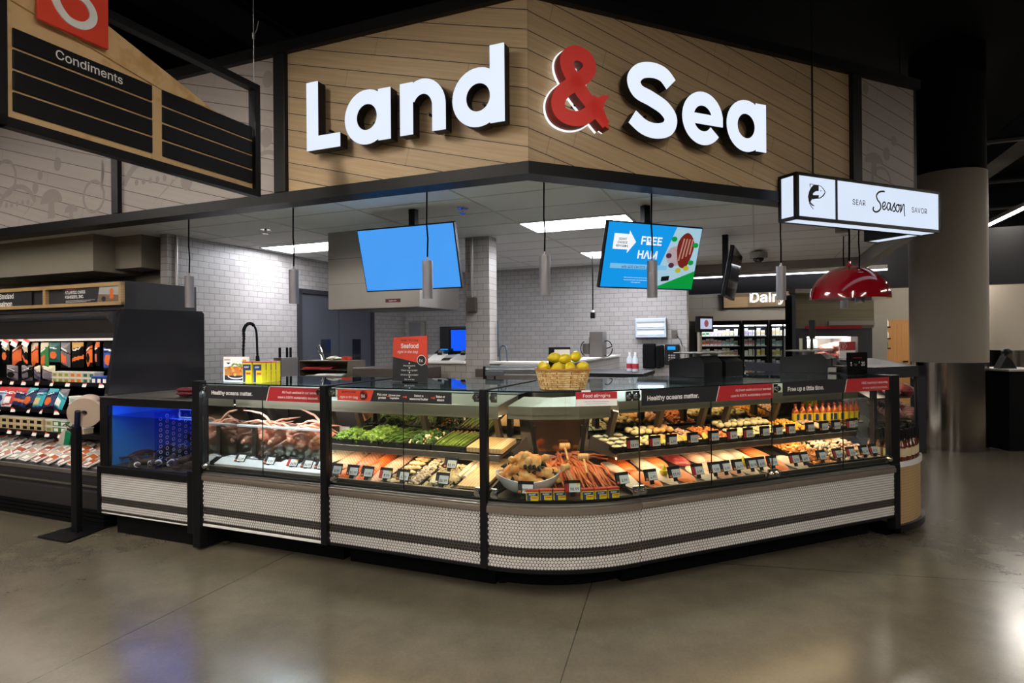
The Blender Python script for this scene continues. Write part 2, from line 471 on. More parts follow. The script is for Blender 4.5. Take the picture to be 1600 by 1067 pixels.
# faint food drawings printed on the grey boards
def mural(fr, ox, y, shapes, par):
    mb = MB()
    for kind, x, z, r in shapes:
        x -= ox
        if kind == 'ring':
            n = 28; vs = []; 
            for j in range(n):
                a = 2 * PI * j / n; vs += [(x + r * math.cos(a), -.0015, z + r * math.sin(a)), (x + .82 * r * math.cos(a), -.0015, z + .82 * r * math.sin(a))]
            mb.add(vs, [(2 * j, 2 * ((j + 1) % n), 2 * ((j + 1) % n) + 1, 2 * j + 1) for j in range(n)])
        elif kind == 'dot':
            mb.poly([(x + r * .8 * math.cos(2 * PI * j / 18), -.0015, z + r * math.sin(2 * PI * j / 18)) for j in range(18)])
        elif kind == 'leaf':
            mb.poly([(x + r * .45 * math.sin(PI * j / 10) * (1 if j <= 10 else -1), -.0015, z + r * math.cos(PI * j / 10)) for j in range(20)])
        elif kind == 'mush':
            mb.poly([(x + r * math.cos(PI * j / 12), -.0015, z + r * .8 * math.sin(PI * j / 12)) for j in range(13)])
            mb.poly([(x - r * .35, -.0015, z - r * .9), (x + r * .35, -.0015, z - r * .9), (x + r * .25, -.0015, z), (x - r * .25, -.0015, z)])
        elif kind == 'wedge':
            n = 12
            arc = [(x + r * math.cos(PI * .15 + PI * .7 * j / n), -.0015, z + r * math.sin(PI * .15 + PI * .7 * j / n)) for j in range(n + 1)]
            arc2 = [(x + .86 * (p[0] - x), -.0015, z + .86 * (p[2] - z)) for p in arc]
            mb.add(arc + arc2, [(j, j + 1, n + 2 + j, n + 1 + j) for j in range(n)])
            mb.poly([(x, -.0015, z - .04), arc2[0], (arc2[0][0] * .9 + x * .1, -.0015, arc2[0][2])])
            for q in range(5): mb.poly([(x + (q - 2) * .09 + .025 * math.cos(2 * PI * j / 10), -.0015, z + r * .45 + .03 * math.sin(2 * PI * j / 10)) for j in range(10)])
    return struct('mural', mb, MURAL, parent=par)
wallseg('wall_front_left', 'L', CX_L, SL, -2.375, CX_L, WOOD)
wallseg('wall_front_right', 'R', CX_R, SR, CX_R, 3.136, WOOD)
g1 = wallseg('wall_left', 'L', CX_L, SL, -4.33, -2.49, GREYP)
g2 = wallseg('wall_far_left', 'L', CX_L, SL, -9.0, -4.42, GREYP)
g3 = wallseg('wall_right', 'R', CX_R, SR, 3.25, 4.0, GREYP)
mural('L', CX_L, SL, [('wedge', -3.95, 2.86, .42), ('dot', -3.5, 3.0, .09), ('leaf', -3.38, 3.12, .14), ('ring', -2.95, 3.02, .17), ('ring', -2.6, 2.95, .2), ('dot', -2.6, 3.25, .08),
                       ('leaf', -2.72, 3.62, .1), ('dot', -3.1, 3.45, .08), ('dot', -2.58, 3.72, .07), ('ring', -3.3, 3.5, .1)], g1)
mural('L', CX_L, SL, [('wedge', -5.9, 2.86, .36), ('mush', -5.35, 2.98, .17), ('dot', -5.6, 3.15, .06), ('dot', -5.52, 3.27, .05), ('leaf', -5.05, 3.2, .22), ('ring', -4.72, 2.98, .16),
                       ('leaf', -4.62, 3.2, .12), ('mush', -5.05, 2.86, .1), ('ring', -6.1, 3.3, .2), ('dot', -5.25, 3.35, .07), ('leaf', -4.9, 3.0, .1)], g2)
mural('R', CX_R, SR, [('mush', 3.45, 3.15, .12), ('dot', 3.62, 3.25, .06), ('dot', 3.72, 3.38, .05), ('leaf', 3.8, 3.1, .12), ('ring', 3.55, 3.0, .13), ('dot', 3.35, 3.8, .05)], g3)
# black posts, lower and upper trims
def trimbox(name, fr, x0, x1, y0, y1, z0, z1): return struct(name, MB().box(x0, x1, y0, y1, z0, z1, b=.004), BLACK, fr)
trimbox('trim_post_left', 'L', -2.49, -2.375, SL - .04, SL + .12, ZT0, ZT1 + .02)
trimbox('trim_post_far_left', 'L', -4.42, -4.33, SL - .04, SL + .12, ZT0, ZT1 + .02)
trimbox('trim_post_right', 'R', 3.136, 3.25, SR - .04, SR + .12, ZT0, ZT1 + .02)
for nm, z0, z1, d in (('trim_lower', 2.70, 2.783, .03), ('trim_upper', 3.885, 3.97, .05)):
    # one mitred black channel round the corner, in world axes about the corner
    def q(fr, x, y): p = F(fr, x, y); return (p.x, p.y)
    e = (TR - TL); k = d * math.tan(e / 2)
    po = [q('L', -9.0, SL - d), q('L', CX_L + k, SL - d), q('R', 4.03, SR - d)]
    pi = [q('L', -9.0, SL + .14), q('L', CX_L - .14 * math.tan(e / 2), SL + .14), q('R', 4.03, SR + .14)]
    struct(nm, MB().band(po, pi, z0, z1), BLACK)
struct('wall_right_end', MB().box(3.98, 4.04, SR, SR + .5, 2.7, 3.95), BLACK, 'R')

# dropped ceiling over the service area
def LR(x, y):
    p = F('R', x, y) - Vector((AX, AY, 0)); c, s = math.cos(TL), math.sin(TL)
    return (p.x * c + p.y * s, -p.x * s + p.y * c)
ZC = 2.722
CEIL = M('white_ceiling_tile', '#efeeeb', .8, var=.03, vs=3)
cpts = [(-9, SL + .1), (CX_L, SL + .1), LR(4.0, SR + .1), (2.45, 6.3), (.1, 6.3), (.1, 5.75), (-9, 5.75)]
ci = struct('ceiling_service_area', MB().prism(cpts, ZC, ZC + .05), CEIL, 'L')
mb = MB()
def ymin(x):
    if x <= CX_L: return SL + .1
    a, b = cpts[1], cpts[2]; return a[1] + (x - a[0]) / (b[0] - a[0]) * (b[1] - a[1])
for k in range(-4, 3):
    x = k * 1.05
    if x < 2.4: mb.box(x - .007, x + .007, ymin(x), 5.7 if x < .1 else 6.25, ZC - .004, ZC)
for k in range(-2, 8):
    y = 2.0 + k * .55
    if y > .5:
        x1 = -.335 if y < .5 else min(2.42, CX_L + (y - .49) / (cpts[2][1] - cpts[1][1]) * (cpts[2][0] - CX_L)) if y > .5 else 0
        mb.box(-4.55, x1, y - .006, y + .006, ZC - .003, ZC)
struct('trim_ceiling_grid', mb, M('ceiling_grid_bar', '#cfcdc8', .5), 'L')
struct('trim_ceiling_side', MB().box(2.40, 2.5, 3.2, 6.35, 2.56, 2.76), GREYW, 'L')
struct('wall_rear_fascia', MB().box(.1, 2.45, 6.3, 6.42, 2.6, 3.0), M('greige_paint', '#7d766c', .7, var=.03), 'L')

# tiled walls of the service area
TX = brick('white_subway_tile', 'X', '#9f9b98', '#a9a5a2', '#6a6560', .14, .069, .0025)
TY = brick('white_subway_tile_side', 'Y', '#9f9b98', '#a9a5a2', '#6a6560', .14, .069, .0025)
TXP = brick('grey_subway_tile', 'X', '#a9a39c', '#b3ada6', '#77716a', .14, .069, .0025)
struct('wall_side', MB().box(-4.67, -4.57, 1.03, 2.95, 0, ZC).box(-4.67, -4.57, 4.57, 5.6, 0, ZC).box(-4.67, -4.57, 2.95, 4.57, 2.30, ZC), TY, 'L')
struct('wall_back', MB().box(-4.67, .146, 5.55, 5.65, 0, ZC), TX, 'L')
struct('wall_back_end', MB().box(.146, .152, 5.5, 5.75, 0, ZC), TY, 'L')
struct('wall_partition', MB().box(-1.893, -1.607, 2.55, 2.75, 0, ZC), TXP, 'L')
struct('wall_half', MB().box(-2.62, -1.9, 2.56, 2.74, 0, 1.335).box(-1.6, -.92, 2.56, 2.74, 0, 1.335), TXP, 'L')
struct('trim_sill', MB().box(-2.64, -1.9, 2.52, 2.78, 1.335, 1.36, b=.004).box(-1.6, -.9, 2.52, 2.78, 1.335, 1.36, b=.004), WHITE, 'L')
BEIGE = M('beige_paint', '#8b8477', .75, var=.03, vs=3)
struct('wall_left_return', MB().box(-9, -4.67, 1.25, 1.35, 0, ZC), BEIGE, 'L')
struct('trim_left_bulkhead', MB().box(-9, -5.25, .72, 1.25, 2.34, ZC).box(-5.25, -4.85, .95, 1.25, 2.38, ZC), BEIGE, 'L')
solo('wall_conduit', MB().tube([(0, 0, .2), (0, 0, ZC - .01)], .014, 10), STEEL, 'thin grey conduit running up the front edge of the tiled side wall', 'conduit', 'L', (-4.55, 1.12, 0), smooth=40)
# double door in the side wall
DOORM = M('slate_door_paint', '#4b4d56', .5, var=.04)
d = struct('door_1', MB().box(-.05, 0, .02, .80, .01, 2.24).box(-.05, 0, .82, 1.58, .01, 2.24), DOORM, 'L', (-4.57, 2.96, 0))
struct('door_frame', MB().box(-.08, .03, -.05, .02, 0, 2.3).box(-.08, .03, 1.58, 1.65, 0, 2.3).box(-.08, .03, -.05, 1.65, 2.24, 2.3), M('dark_door_frame', '#2b2b30', .5), parent=d)
for k, y in enumerate((.42, 1.12)):
    struct('door_window', MB().box(-.01, .006, y, y + .2, 1.28, 1.62), M('door_glass', '#20242c', .1), parent=d)
struct('door_handle', MB().box(0, .05, .86, .89, .95, 1.25, b=.01).box(0, .05, .73, .76, .95, 1.25, b=.01), STEEL, parent=d)
# kitchen pass-through behind the counter: a dark office window in the back wall
struct('window_1', MB().box(-3.86, -3.15, 5.50, 5.56, 1.30, 1.82), M('dark_office', '#26262a', .4), 'L')
# ================================================================== light fittings
def ceiling_panel(x0, x1, y0, y1, lab):
    r = thing('ceiling_light', lab, 'ceiling light', 'L', (x0 + x1) / 2, (y0 + y1) / 2, ZC)
    hx, hy = (x1 - x0) / 2, (y1 - y0) / 2
    part('frame', MB().box(-hx, hx, -hy, -hy + .015, -.012, -.001).box(-hx, hx, hy - .015, hy, -.012, -.001).box(-hx, -hx + .015, -hy, hy, -.012, -.001).box(hx - .015, hx, -hy, hy, -.012, -.001), WHITE, r)
    part('diffuser', MB().box(-hx + .015, hx - .015, -hy + .015, hy - .015, -.008, -.002), PANEL_LED, r)
ceiling_panel(-1.05, 0, 2.0, 2.55, 'bright white ceiling panel in the middle, between the two hanging screens')
ceiling_panel(-4.4, -3.37, 2.1, 2.63, 'bright white ceiling panel left of the steel hood')
ceiling_panel(-1.05, 0, 4.15, 4.75, 'small far white ceiling panel behind the right hanging screen')
pend = None
PEND = [('L', -3.664, .541, 'leftmost grey pendant, in front of the black cooler end panel'), ('L', -2.486, .56, 'grey pendant in front of the white tiled side wall'), ('L', -1.206, .548, 'grey pendant in front of the blue screen'),
        ('L', -.315, .648, 'grey pendant above the lemon basket'), ('R', 1.158, .675, 'grey pendant in front of the ham advert screen'), ('R', 2.40, .591, 'grey pendant in front of the lit dairy lettering'),
        ('C', 3.197, 5.5, 'grey pendant half hidden behind the red dome lamp, right one of the two'), ('C', 3.666, 6.6, 'grey pendant half hidden behind the red dome lamp, left one of the two')]
for fr, x, y, lab in PEND:
    if pend is None:
        pend = thing('pendant_lamp', 'small cylinder ' + lab, 'pendant lamp', fr, x, y, 1.91, group='cylinder pendants over the counter')
        part('lamp_shade', MB().lathe([(.038, .28), (.010, .285), (.006, .31)], 24).lathe([(.034, .012), (.039, 0), (.039, .28), (.034, .28)], 24), M('grey_pendant', '#8e8b90', .35, .5), pend, 40)
        part('lens', MB().lathe([(.001, .012), (.034, .012)], 20), glow('pendant_lens', '#fff2dd', 6.0), pend)
        part('cord', MB().tube([(0, 0, .30), (.004, .002, .45), (-.004, 0, .55), (0, 0, .80)], .006, 8), BLKM, pend, 40)
        part('ceiling_cup', MB().lathe([(.03, .797), (.03, .811)], 16), WHITE, pend, 40)
        p = pend
    else:
        p = dup(pend, fr, (x, y, 1.91), 0, 'small cylinder ' + lab)
    ld = bpy.data.lights.new('pendant_beam', 'SPOT'); ld.energy = 26; ld.spot_size = 1.5; ld.spot_blend = .6; ld.color = (1, .9, .76); ld.shadow_soft_size = .03
    lo = bpy.data.objects.new('pendant_beam', ld); COL.objects.link(lo); lo.parent = p; lo.location = (0, 0, .006)
def linear(x, y, ln, lab, grp='linear store lights'):
    r = thing('linear_light', lab, 'linear light', 'L', x, y, 3.9, group=grp)
    part('housing', MB().box(-.05, .05, -ln / 2, ln / 2, .012, .09), M('light_housing', '#55524e', .5), r)
    part('diffuser', MB().box(-.045, .045, -ln / 2 + .01, ln / 2 - .01, 0, .012), LINEAR_LED, r)
    for s in (-1, 1): part('hanger', MB().cyl((0, s * ln * .4, .09), (0, s * ln * .4, 1.8), .006, n=6), BLKM, r)
linear(5.58, 10.4, 4.0, 'long linear light hanging at the far right beside the pillar')
linear(5.58, 21.0, 4.0, 'far linear light seen between the red dome lamp and the pillar')
linear(5.58, 15.7, 4.0, 'linear light behind the big pillar', 'linear store lights')
for x in (-6.5, -2.2, 2.1):
    linear(x, -3.0, 3.6, 'added unseen linear light behind the camera, brightening the counter front', 'linear lights over the front aisle')
    linear(x, -8.0, 4.0, 'added unseen linear light behind the camera, brightening the counter front', 'linear lights over the front aisle')  # extra rows added behind the camera to brighten the tile fronts
linear(5.9, -4.0, 4.0, 'added unseen linear light far right, brightening the round column', 'linear lights over the right aisle')
linear(3.2, 8.6, 2.4, 'added linear light hidden behind the lit box sign, brightening the deli wall')  # added out of sight to light the deli wall
linear(1.4, 12.3, 2.4, 'added linear light hidden beyond the dark beam, brightening the dairy sign')  # added behind the beam to light the dairy sign
linear(8.6, 5.0, 4.0, 'added unseen linear light far right, brightening the round column', 'linear lights over the right aisle')  # unseen fixture added to light the right side of the column
linear(8.6, 11.0, 4.0, 'added unseen linear light far right, brightening the round column', 'linear lights over the right aisle')  # second unseen fixture, added for the steel sleeve to reflect
# ================================================================== the service counter cases
PITCH, ROWH = .0208, .01825
ZB0, ZB1 = .207, .536
RC = .475 / math.tan((TR - TL) / 2)
_tl = F('L', -.475, 0) - Vector((AX, AY, 0))
CCX, CCY = _tl.x - math.sin(TL) * RC, _tl.y + math.cos(TL) * RC
def cpt(s, off=0.0):
    """front line of the corner case: s metres from its left end, off inwards; relative to the counter corner"""
    L = RC * (TR - TL)
    if s <= L:
        a = TL + s / RC
        return (CCX + (RC - off) * math.sin(a), CCY - (RC - off) * math.cos(a))
    p = F('R', .475 + s - L, off); return (p.x - AX, p.y - AY)
CLEN = RC * (TR - TL) + .078
def cpath(off, n=18, s0=0.0, s1=CLEN): return [cpt(s0 + (s1 - s0) * i / n, off) for i in range(n + 1)]
def tile_mosaic(mapf, length, bottom_black=False, z0=ZB0, g0=0.0):
    """penny-round tiles: slot 0 grout strip is separate, slot 0 white, slot 1 black"""
    mb = MB(); rows = 18; n = 10; r = PITCH * .45
    for k in range(rows):
        z = z0 + .009 + k * ROWH
        dark = k in (4, 5, 6) or (bottom_black and k == 0)
        half = .5 if k % 2 else 0.0
        i = math.ceil(g0 / PITCH - half)
        while (i + half) * PITCH < g0 + length:
            s = (i + half) * PITCH - g0; i += 1
            vs = []
            for rr, off in ((r, 0.0), (r * .8, -.0022)):
                for j in range(n):
                    a = 2 * PI * j / n; x, y = mapf(s + rr * math.cos(a), off - .0008)
                    vs.append((x, y, z + rr * math.sin(a)))
            fs = [(j, (j + 1) % n, n + (j + 1) % n, n + j) for j in range(n)] + [tuple(range(n, 2 * n))]
            mb.add(vs, fs, 1 if dark else 0)
    return mb
def clamp(x, y, z, par, ax=(0, -1)):
    mb = MB().cyl((x, y, z), (x + ax[0] * .022, y + ax[1] * .022, z), .019, n=18)
    mb.cyl((x + ax[0] * .022, y + ax[1] * .022, z), (x + ax[0] * .03, y + ax[1] * .03, z), .013, n=14)
    mb.box(x - .02, x + .02, y + .004, y + .014, z - .03, z + .03)
    return part('glass_clamp', mb, CHROME, par, 40)
def pane(name, par, x0, x1, y, z0, z1, th=.008, mat=None, loc=(0, 0, 0)):
    mb = MB(); v0, v1 = y, y + th
    mb.quad((x0, v0, z0), (x1, v0, z0), (x1, v0, z1), (x0, v0, z1), 0)
    mb.quad((x1, v1, z0), (x0, v1, z0), (x0, v1, z1), (x1, v1, z1), 0)
    for a in (x0, x1): mb.quad((a, v0, z0), (a, v1, z0), (a, v1, z1), (a, v0, z1), 1)
    for a in (z0, z1): mb.quad((x0, v0, a), (x1, v0, a), (x1, v1, a), (x0, v1, a), 1)
    return part(name, mb, [mat or CLEAR, GEDGE], par, None, loc)
def straight_case(label, fr, x0, x1, joints, shelf=True, warm=True, bottom_black=False, kick=.22, canz=1.085, top=True, mirr=True, ix=None, cl=()):
    i0, i1 = ix or (x0 + .01, x1 - .01)
    xm = (x0 + x1) / 2
    root = thing('display_case', label, 'display case', fr, xm, .45, 0, group=None)
    lo = (-xm, -.45, 0)
    def P(name, mb, mats, smooth=None, par=root, label=None):
        o = part(name, mb, mats, par, smooth, lo if par is root else (0, 0, 0)); 
        if label: o['label'] = label
        return o
    P('base_kick', MB().box(x0 + .005, x1 - .005, kick, .92, 0, .19), BLKM)
    P('bottom_rail', MB().box(x0, x1, -.004, .3, .185, .205, b=.003), WHITE if bottom_black else BLACK)
    P('tile_panel', MB().box(x0, x1, 0, .03, .205, .54), GROUT)
    P('penny_tile_mosaic', tile_mosaic(lambda s, o: (x0 + s, o), x1 - x0, bottom_black, g0=x0), [TILEW, TILEB], 50)
    P('bumper_rail', MB().box(x0, x1, -.018, .035, .538, .578, b=.008), BUMP_, 40)
    P('steel_ledge', MB().box(x0, x1, -.012, .05, .578, .590, b=.003).box(x0, x1, .0, .05, .59, .603, b=.003), STEEL)
    P('gasket', MB().box(x0, x1, .012, .05, .603, .617), BLKM)
    xs = [x0] + joints + [x1]
    for a, b in zip(xs[:-1], xs[1:]): pane('front_glass', root, a + .0012, b - .0012, 0.0, .61, 1.272, loc=lo)
    P('back_panel', MB().box(x0, x1, .92, .95, .19, 1.25).box(x0, x1, .05, .92, .19, .6), STEELD)
    
    if top:
        mb = MB(); z = 1.276
        mb.quad((x0, 0, z), (x1, 0, z), (x1, .95, z), (x0, .95, z), 0); mb.quad((x0, 0, z + .009), (x1, 0, z + .009), (x1, .95, z + .009), (x0, .95, z + .009), 0)
        mb.quad((x0, -.001, z), (x1, -.001, z), (x1, -.001, z + .009), (x0, -.001, z + .009), 1)
        mb.quad((x0, .95, z), (x1, .95, z), (x1, .95, z + .009), (x0, .95, z + .009), 1)
        P('top_glass', mb, [CLEARTOP, GEDGE])
    P('deck_pan', MB().prism([(.05, .60), (.05, .612), (.66, .735), (.90, .735), (.90, .60)], x0 + .004, x1 - .004, 'X'), M('black_deck', '#1c1b1a', .4))
    P('deck_lip', MB().box(x0 + .01, x1 - .01, .052, .066, .61, .642, b=.003), STEELD)
    if shelf:
        P('upper_shelf', MB().prism([(.33, .795), (.33, .81), (.70, .862), (.70, .845)], i0, i1, 'X'), STEEL)
        lip = P('shelf_lip', MB().box(i0, i1, .315, .332, .775, .822, b=.003), STEEL)
        P('shelf_light', MB().box(i0 + .02, i1 - .02, .345, .375, .772, .782), WARM_LED if warm else COOL_LED)
    if mirr:
        P('tilted_mirror', MB().prism([(.715, .86), (.67, 1.08), (.676, 1.083), (.721, .863)], i0, i1, 'X'), mirror('case_mirror', '#b9b2a4', .03))
    P('added_pale_sheet', MB().box(i0, i1, .67, .915, 1.20, 1.215), M('added_sheet_pale', '#b9bec0', .5))  # pale sheet added to lighten the view through the top glass
    can = P('light_canopy', MB().box(i0, i1, .30, .306, canz - .016, canz + .01).prism([(.30, canz), (.30, canz + .065), (.34, canz + .075), (.66, canz + .11), (.66, canz)], i0, i1, 'X'), M('canopy_steel', '#b3a78f', .35, .55, var=.05))
    part('light_strip', MB().box(i0 + .02, i1 - .02, .33, .40, canz - .008, canz - .001), WARM_LED if warm else COOL_LED, can)
    nb = max(2, int((i1 - i0) / .5) + 1)
    for k in range(nb):
        x = i0 + .12 + (i1 - i0 - .24) * k / (nb - 1)
        P('canopy_bracket', MB().prism([(.50, canz), (.55, canz), (.70, .74), (.645, .74)], x - .018, x + .018, 'X'), M('bracket_bronze', '#3a322b', .5))
    for x, z in cl:
        c = clamp(x, -.001, z, root); c.location = lo
    return root, P
def header(P, x0, x1, z0, z1, parts, name='header_sign', y=-.005):
    """printed strip on the glass; parts: list of (kind, args)"""
    mb = MB().box(x0, x1, y, y + .003, z0, z1, 0)
    for k, a in parts:
        if k == 'par':   # slanted red field xa..xb
            xa, xb, m = a; s = .028
            mb.poly([(xa, y - .0012, z0), (xb, y - .0012, z0), (xb, y - .0012, z1), (xa + s, y - .0012, z1)], m)
            mb.poly([(xa - .006, y - .0011, z0), (xa, y - .0011, z0), (xa + s, y - .0011, z1), (xa + s - .006, y - .0011, z1)], 2)
        elif k == 'txt':
            body, x, z, size, m, bold, al = a
            mb.text(body, size, FACE(x, y - .0022, z), m, bold, al)
        elif k == 'poly': mb.poly([(px, y - .0018, pz) for px, pz in a[0]], a[1])
    return P(name, mb, [CHALK, RED, PRINT, INK, ORED])

# ---- crab case, vegetable case
crab_case, Pc = straight_case('tiled glass case with crab legs, between the lobster tank and the vegetable case', 'L', -2.88, -1.73, [-2.281], shelf=False, warm=False, bottom_black=True, mirr=False, ix=(-2.86, -1.985), cl=[(-2.842, 1.242), (-2.842, .65), (-1.75, 1.242)])
Pc('end_mirror', MB().box(-2.879, -2.873, .05, .9, .6, 1.25), mirror('polished_liner', '#a8a7a4', .06))
header(Pc, -2.84, -1.735, 1.168, 1.268, [('par', (-2.23, -1.745, 1)), ('txt', ('Healthy oceans matter.', -2.775, 1.2, .054, 2, .022, 'LEFT')),
    ('txt', ('All fresh seafood in our service', -1.765, 1.226, .0315, 2, .008, 'RIGHT')), ('txt', ('case is 100% sustainably sourced.', -1.765, 1.19, .0315, 2, .008, 'RIGHT'))])
Pc('added_front_light', MB().box(-2.84, -1.76, .03, .06, 1.20, 1.215), glow('added_crab_light', '#eef3ff', 34.0))  # extra strip hidden behind the header, added to brighten the crab bin
# a clear bin with crab legs over ice stands in the crab case
Pc('bin_front', MB().box(-2.87, -1.99, .33, .336, .66, .905), frosted('frosted_acrylic'))
Pc('added_bin_backing', MB().box(-2.87, -1.99, .63, .64, .62, .90).box(-2.87, -1.99, .336, .63, .615, .625), PLAS)  # white backing added to make the view behind the legs bright
Pc('bin_lip', MB().box(-2.87, -1.99, .318, .345, .905, .922, b=.003), M('white_bin_lip', '#d9dad8', .4))
Pc('bin_post', MB().box(-2.70, -2.66, .31, .335, .63, .905), STEELD)
Pc('tray_rail', MB().prism([(.07, .64), (.07, .655), (.15, .69), (.15, .64)], -2.84, -1.75, 'X'), M('pale_rail', '#b9bcbd', .4, .3))
veg_case, Pv = straight_case('tiled glass case with vegetables on its shelf, left of the rounded corner case', 'L', -1.68, -.52, [-1.08], ix=(-1.965, -.53), cl=[(-1.644, 1.242), (-1.633, .65), (-.545, 1.242), (-.54, .65)])
header(Pv, -1.60, -.718, 1.192, 1.268, [('par', (-1.33, -1.60, 4)), ('poly', ([(-1.60, 1.192), (-1.343, 1.192), (-1.32, 1.268), (-1.60, 1.268)], 4)),
    ('txt', ('READY TO COOK', -1.505, 1.245, .02, 3, .02, 'CENTER')), ('txt', ('right in the bag', -1.505, 1.208, .03, 2, .012, 'CENTER')),
    ('poly', ([(-1.385 + .033 * math.cos(2 * PI * j / 20), 1.23 + .033 * math.sin(2 * PI * j / 20)) for j in range(20)], 3)), ('txt', ('$6', -1.388, 1.217, .036, 2, .03, 'CENTER')),
    ('txt', ('Pick your\nprotein', -1.235, 1.234, .026, 2, .02, 'CENTER')), ('txt', ('Choose your\nvegetable', -1.14, 1.232, .022, 2, .02, 'CENTER')),
    ('txt', ('Select a\nseasoned butter', -.955, 1.233, .026, 2, .02, 'CENTER')), ('txt', ('Bake or\nsteam', -.795, 1.232, .026, 2, .02, 'CENTER')),
    ('poly', ([(-1.2, 1.226), (-1.178, 1.226), (-1.178, 1.22), (-1.166, 1.229), (-1.178, 1.238), (-1.178, 1.232), (-1.2, 1.232)], 4)),
    ('poly', ([(-1.075, 1.226), (-1.055, 1.226), (-1.055, 1.22), (-1.043, 1.229), (-1.055, 1.238), (-1.055, 1.232), (-1.075, 1.232)], 4)),
    ('poly', ([(-.865, 1.226), (-.845, 1.226), (-.845, 1.22), (-.833, 1.229), (-.845, 1.238), (-.845, 1.232), (-.865, 1.232)], 4))])
# ---- right run: two cases
r1, P1 = straight_case('tiled glass case right of the rounded corner with salmon fillets below', 'R', .556, 1.661, [1.124], canz=1.11, ix=(.60, 1.661), cl=[(.574, .65), (1.645, .65)])
header(P1, .568, 1.662, 1.178, 1.278, [('par', (1.162, 1.66, 1)), ('txt', ('Healthy oceans matter.', .607, 1.21, .054, 2, .022, 'LEFT')),
    ('txt', ('All fresh seafood in our service', 1.645, 1.236, .0315, 2, .008, 'RIGHT')), ('txt', ('case is 100% sustainably sourced.', 1.645, 1.2, .0315, 2, .008, 'RIGHT'))])
r2, P2 = straight_case('rightmost tiled glass case of the counter with shrimp and yellow-labelled bottles', 'R', 1.661, 2.935, [2.368], canz=1.11, ix=(1.661, 2.93), cl=[(1.70, 1.242), (1.69, .65), (2.86, .65)])
header(P2, 1.757, 2.872, 1.186, 1.284, [('par', (2.38, 2.87, 1)), ('txt', ('Free up a little time.', 1.8, 1.218, .056, 2, .022, 'LEFT')),
    ('txt', ('FREE steaming & seasoning', 2.85, 1.24, .032, 2, .008, 'RIGHT')), ('txt', ('on your seafood purchase.', 2.85, 1.203, .032, 2, .0, 'RIGHT'))])
# black dividing frames belong to the case on their left
def divider(P, x0, x1, y0=-.02, z1=1.292):
    P('end_frame', MB().box(x0, x1, y0, .035, .19, z1, b=.004).box(x0 + .01, x1 - .01, .035, .93, z1 - .014, z1 - .002), BLACK)
divider(Pc, -1.73, -1.68, -.035); divider(Pv, -.52, -.476)
Pc('end_frame', MB().box(-2.955, -2.88, -.03, .04, .02, 1.30, b=.004).box(-2.955, -2.88, .04, .93, .02, 1.16), BLACK)
P2('end_frame', MB().box(2.885, 2.985, -.012, .04, .60, 1.297, b=.004).box(2.925, 2.985, -.014, .06, .10, .6, b=.004).box(2.90, 2.985, .04, .93, 1.26, 1.295).box(2.90, 2.985, .90, .95, .2, 1.27), BLACK)

# ---- rounded corner case
corner = thing('corner_display_case', 'rounded corner case of the counter holding the crab heap and white bowl', 'display case', 'C', AX + .03, AY + .55, 0)
_cl = (-.03, -.55, 0)
def PK(name, mb, mats, smooth=None): return part(name, mb, mats, corner, smooth, _cl)
PK('base_kick', MB().band(cpath(.28), cpath(.85), 0, .19), BLKM, 30)
PK('base_leg', MB().box(-.38, -.33, .42, .46, 0, .19), BLKM)
PK('bottom_rail', MB().band(cpath(-.006), cpath(.3), .182, .205), BLACK, 30)
PK('tile_panel', MB().band(cpath(0), cpath(.03), .205, .54), GROUT, 30)
PK('penny_tile_mosaic', tile_mosaic(lambda s, o: cpt(s, o), CLEN, g0=.556 - CLEN), [TILEW, TILEB], 50)
PK('bumper_rail', MB().band(cpath(-.018), cpath(.035), .538, .578), BUMP_, 30)
PK('steel_ledge', MB().band(cpath(-.012), cpath(.05), .578, .590).band(cpath(0), cpath(.05), .59, .603), STEEL, 30)
PK('gasket', MB().band(cpath(.012), cpath(.05), .603, .617), BLKM, 30)
for a, b in ((0, CLEN * .5), (CLEN * .5, CLEN)):
    mb = MB(); po = cpath(0, 10, a + .0015, b - .0015); pi = cpath(.008, 10, a + .0015, b - .0015); n = len(po)
    for ring, fl in ((po, 0), (pi, 1)):
        mb.add([(*p, z) for p in ring for z in (.61, 1.272)], [(2 * i, 2 * i + 2, 2 * i + 3, 2 * i + 1) for i in range(n - 1)], 0)
    for i in (0, n - 1): mb.quad((*po[i], .61), (*pi[i], .61), (*pi[i], 1.272), (*po[i], 1.272), 1)
    PK('front_glass', mb, [CLEAR, GEDGE], 30)
mb = MB(); po, pi = cpath(-.001), cpath(.93); n = len(po)
for z in (1.276, 1.285): mb.add([(*p, z) for p in po] + [(*p, z) for p in pi], [(i, i + 1, n + i + 1, n + i) for i in range(n - 1)], 0)
mb.add([(*p, z) for p in po for z in (1.276, 1.285)], [(2 * i, 2 * i + 2, 2 * i + 3, 2 * i + 1) for i in range(n - 1)], 1)
PK('top_glass', mb, [CLEARTOP, GEDGE])
PK('deck_pan', MB().band(cpath(.05), cpath(.88), .595, .606), M('black_deck', '#1c1b1a', .4))
PK('back_panel', MB().band(cpath(.88), cpath(.91), .19, 1.25), STEELD, 30)
# stepped canopy with light strip, seen as three straight lengths
def chain(o, h):  # left end, two bends, right end, offset o from the straight runs
    a = F('L', -.47, o); b = F('L', -.36 + o * .2, o); c = F('R', .37 - o * .2, o); d = F('R', .55, o)
    return [(p.x - AX, p.y - AY) for p in (a, b, c, d)]
can = PK('light_canopy', MB().band(chain(.32, 0), chain(.326, 0), 1.07, 1.10).band(chain(.32, 0), chain(.62, 0), 1.09, (1.155, 1.19)), MATS['canopy_steel'])
part('light_strip', MB().band(chain(.345, 0), chain(.40, 0), 1.08, 1.088), WARM_LED, can)
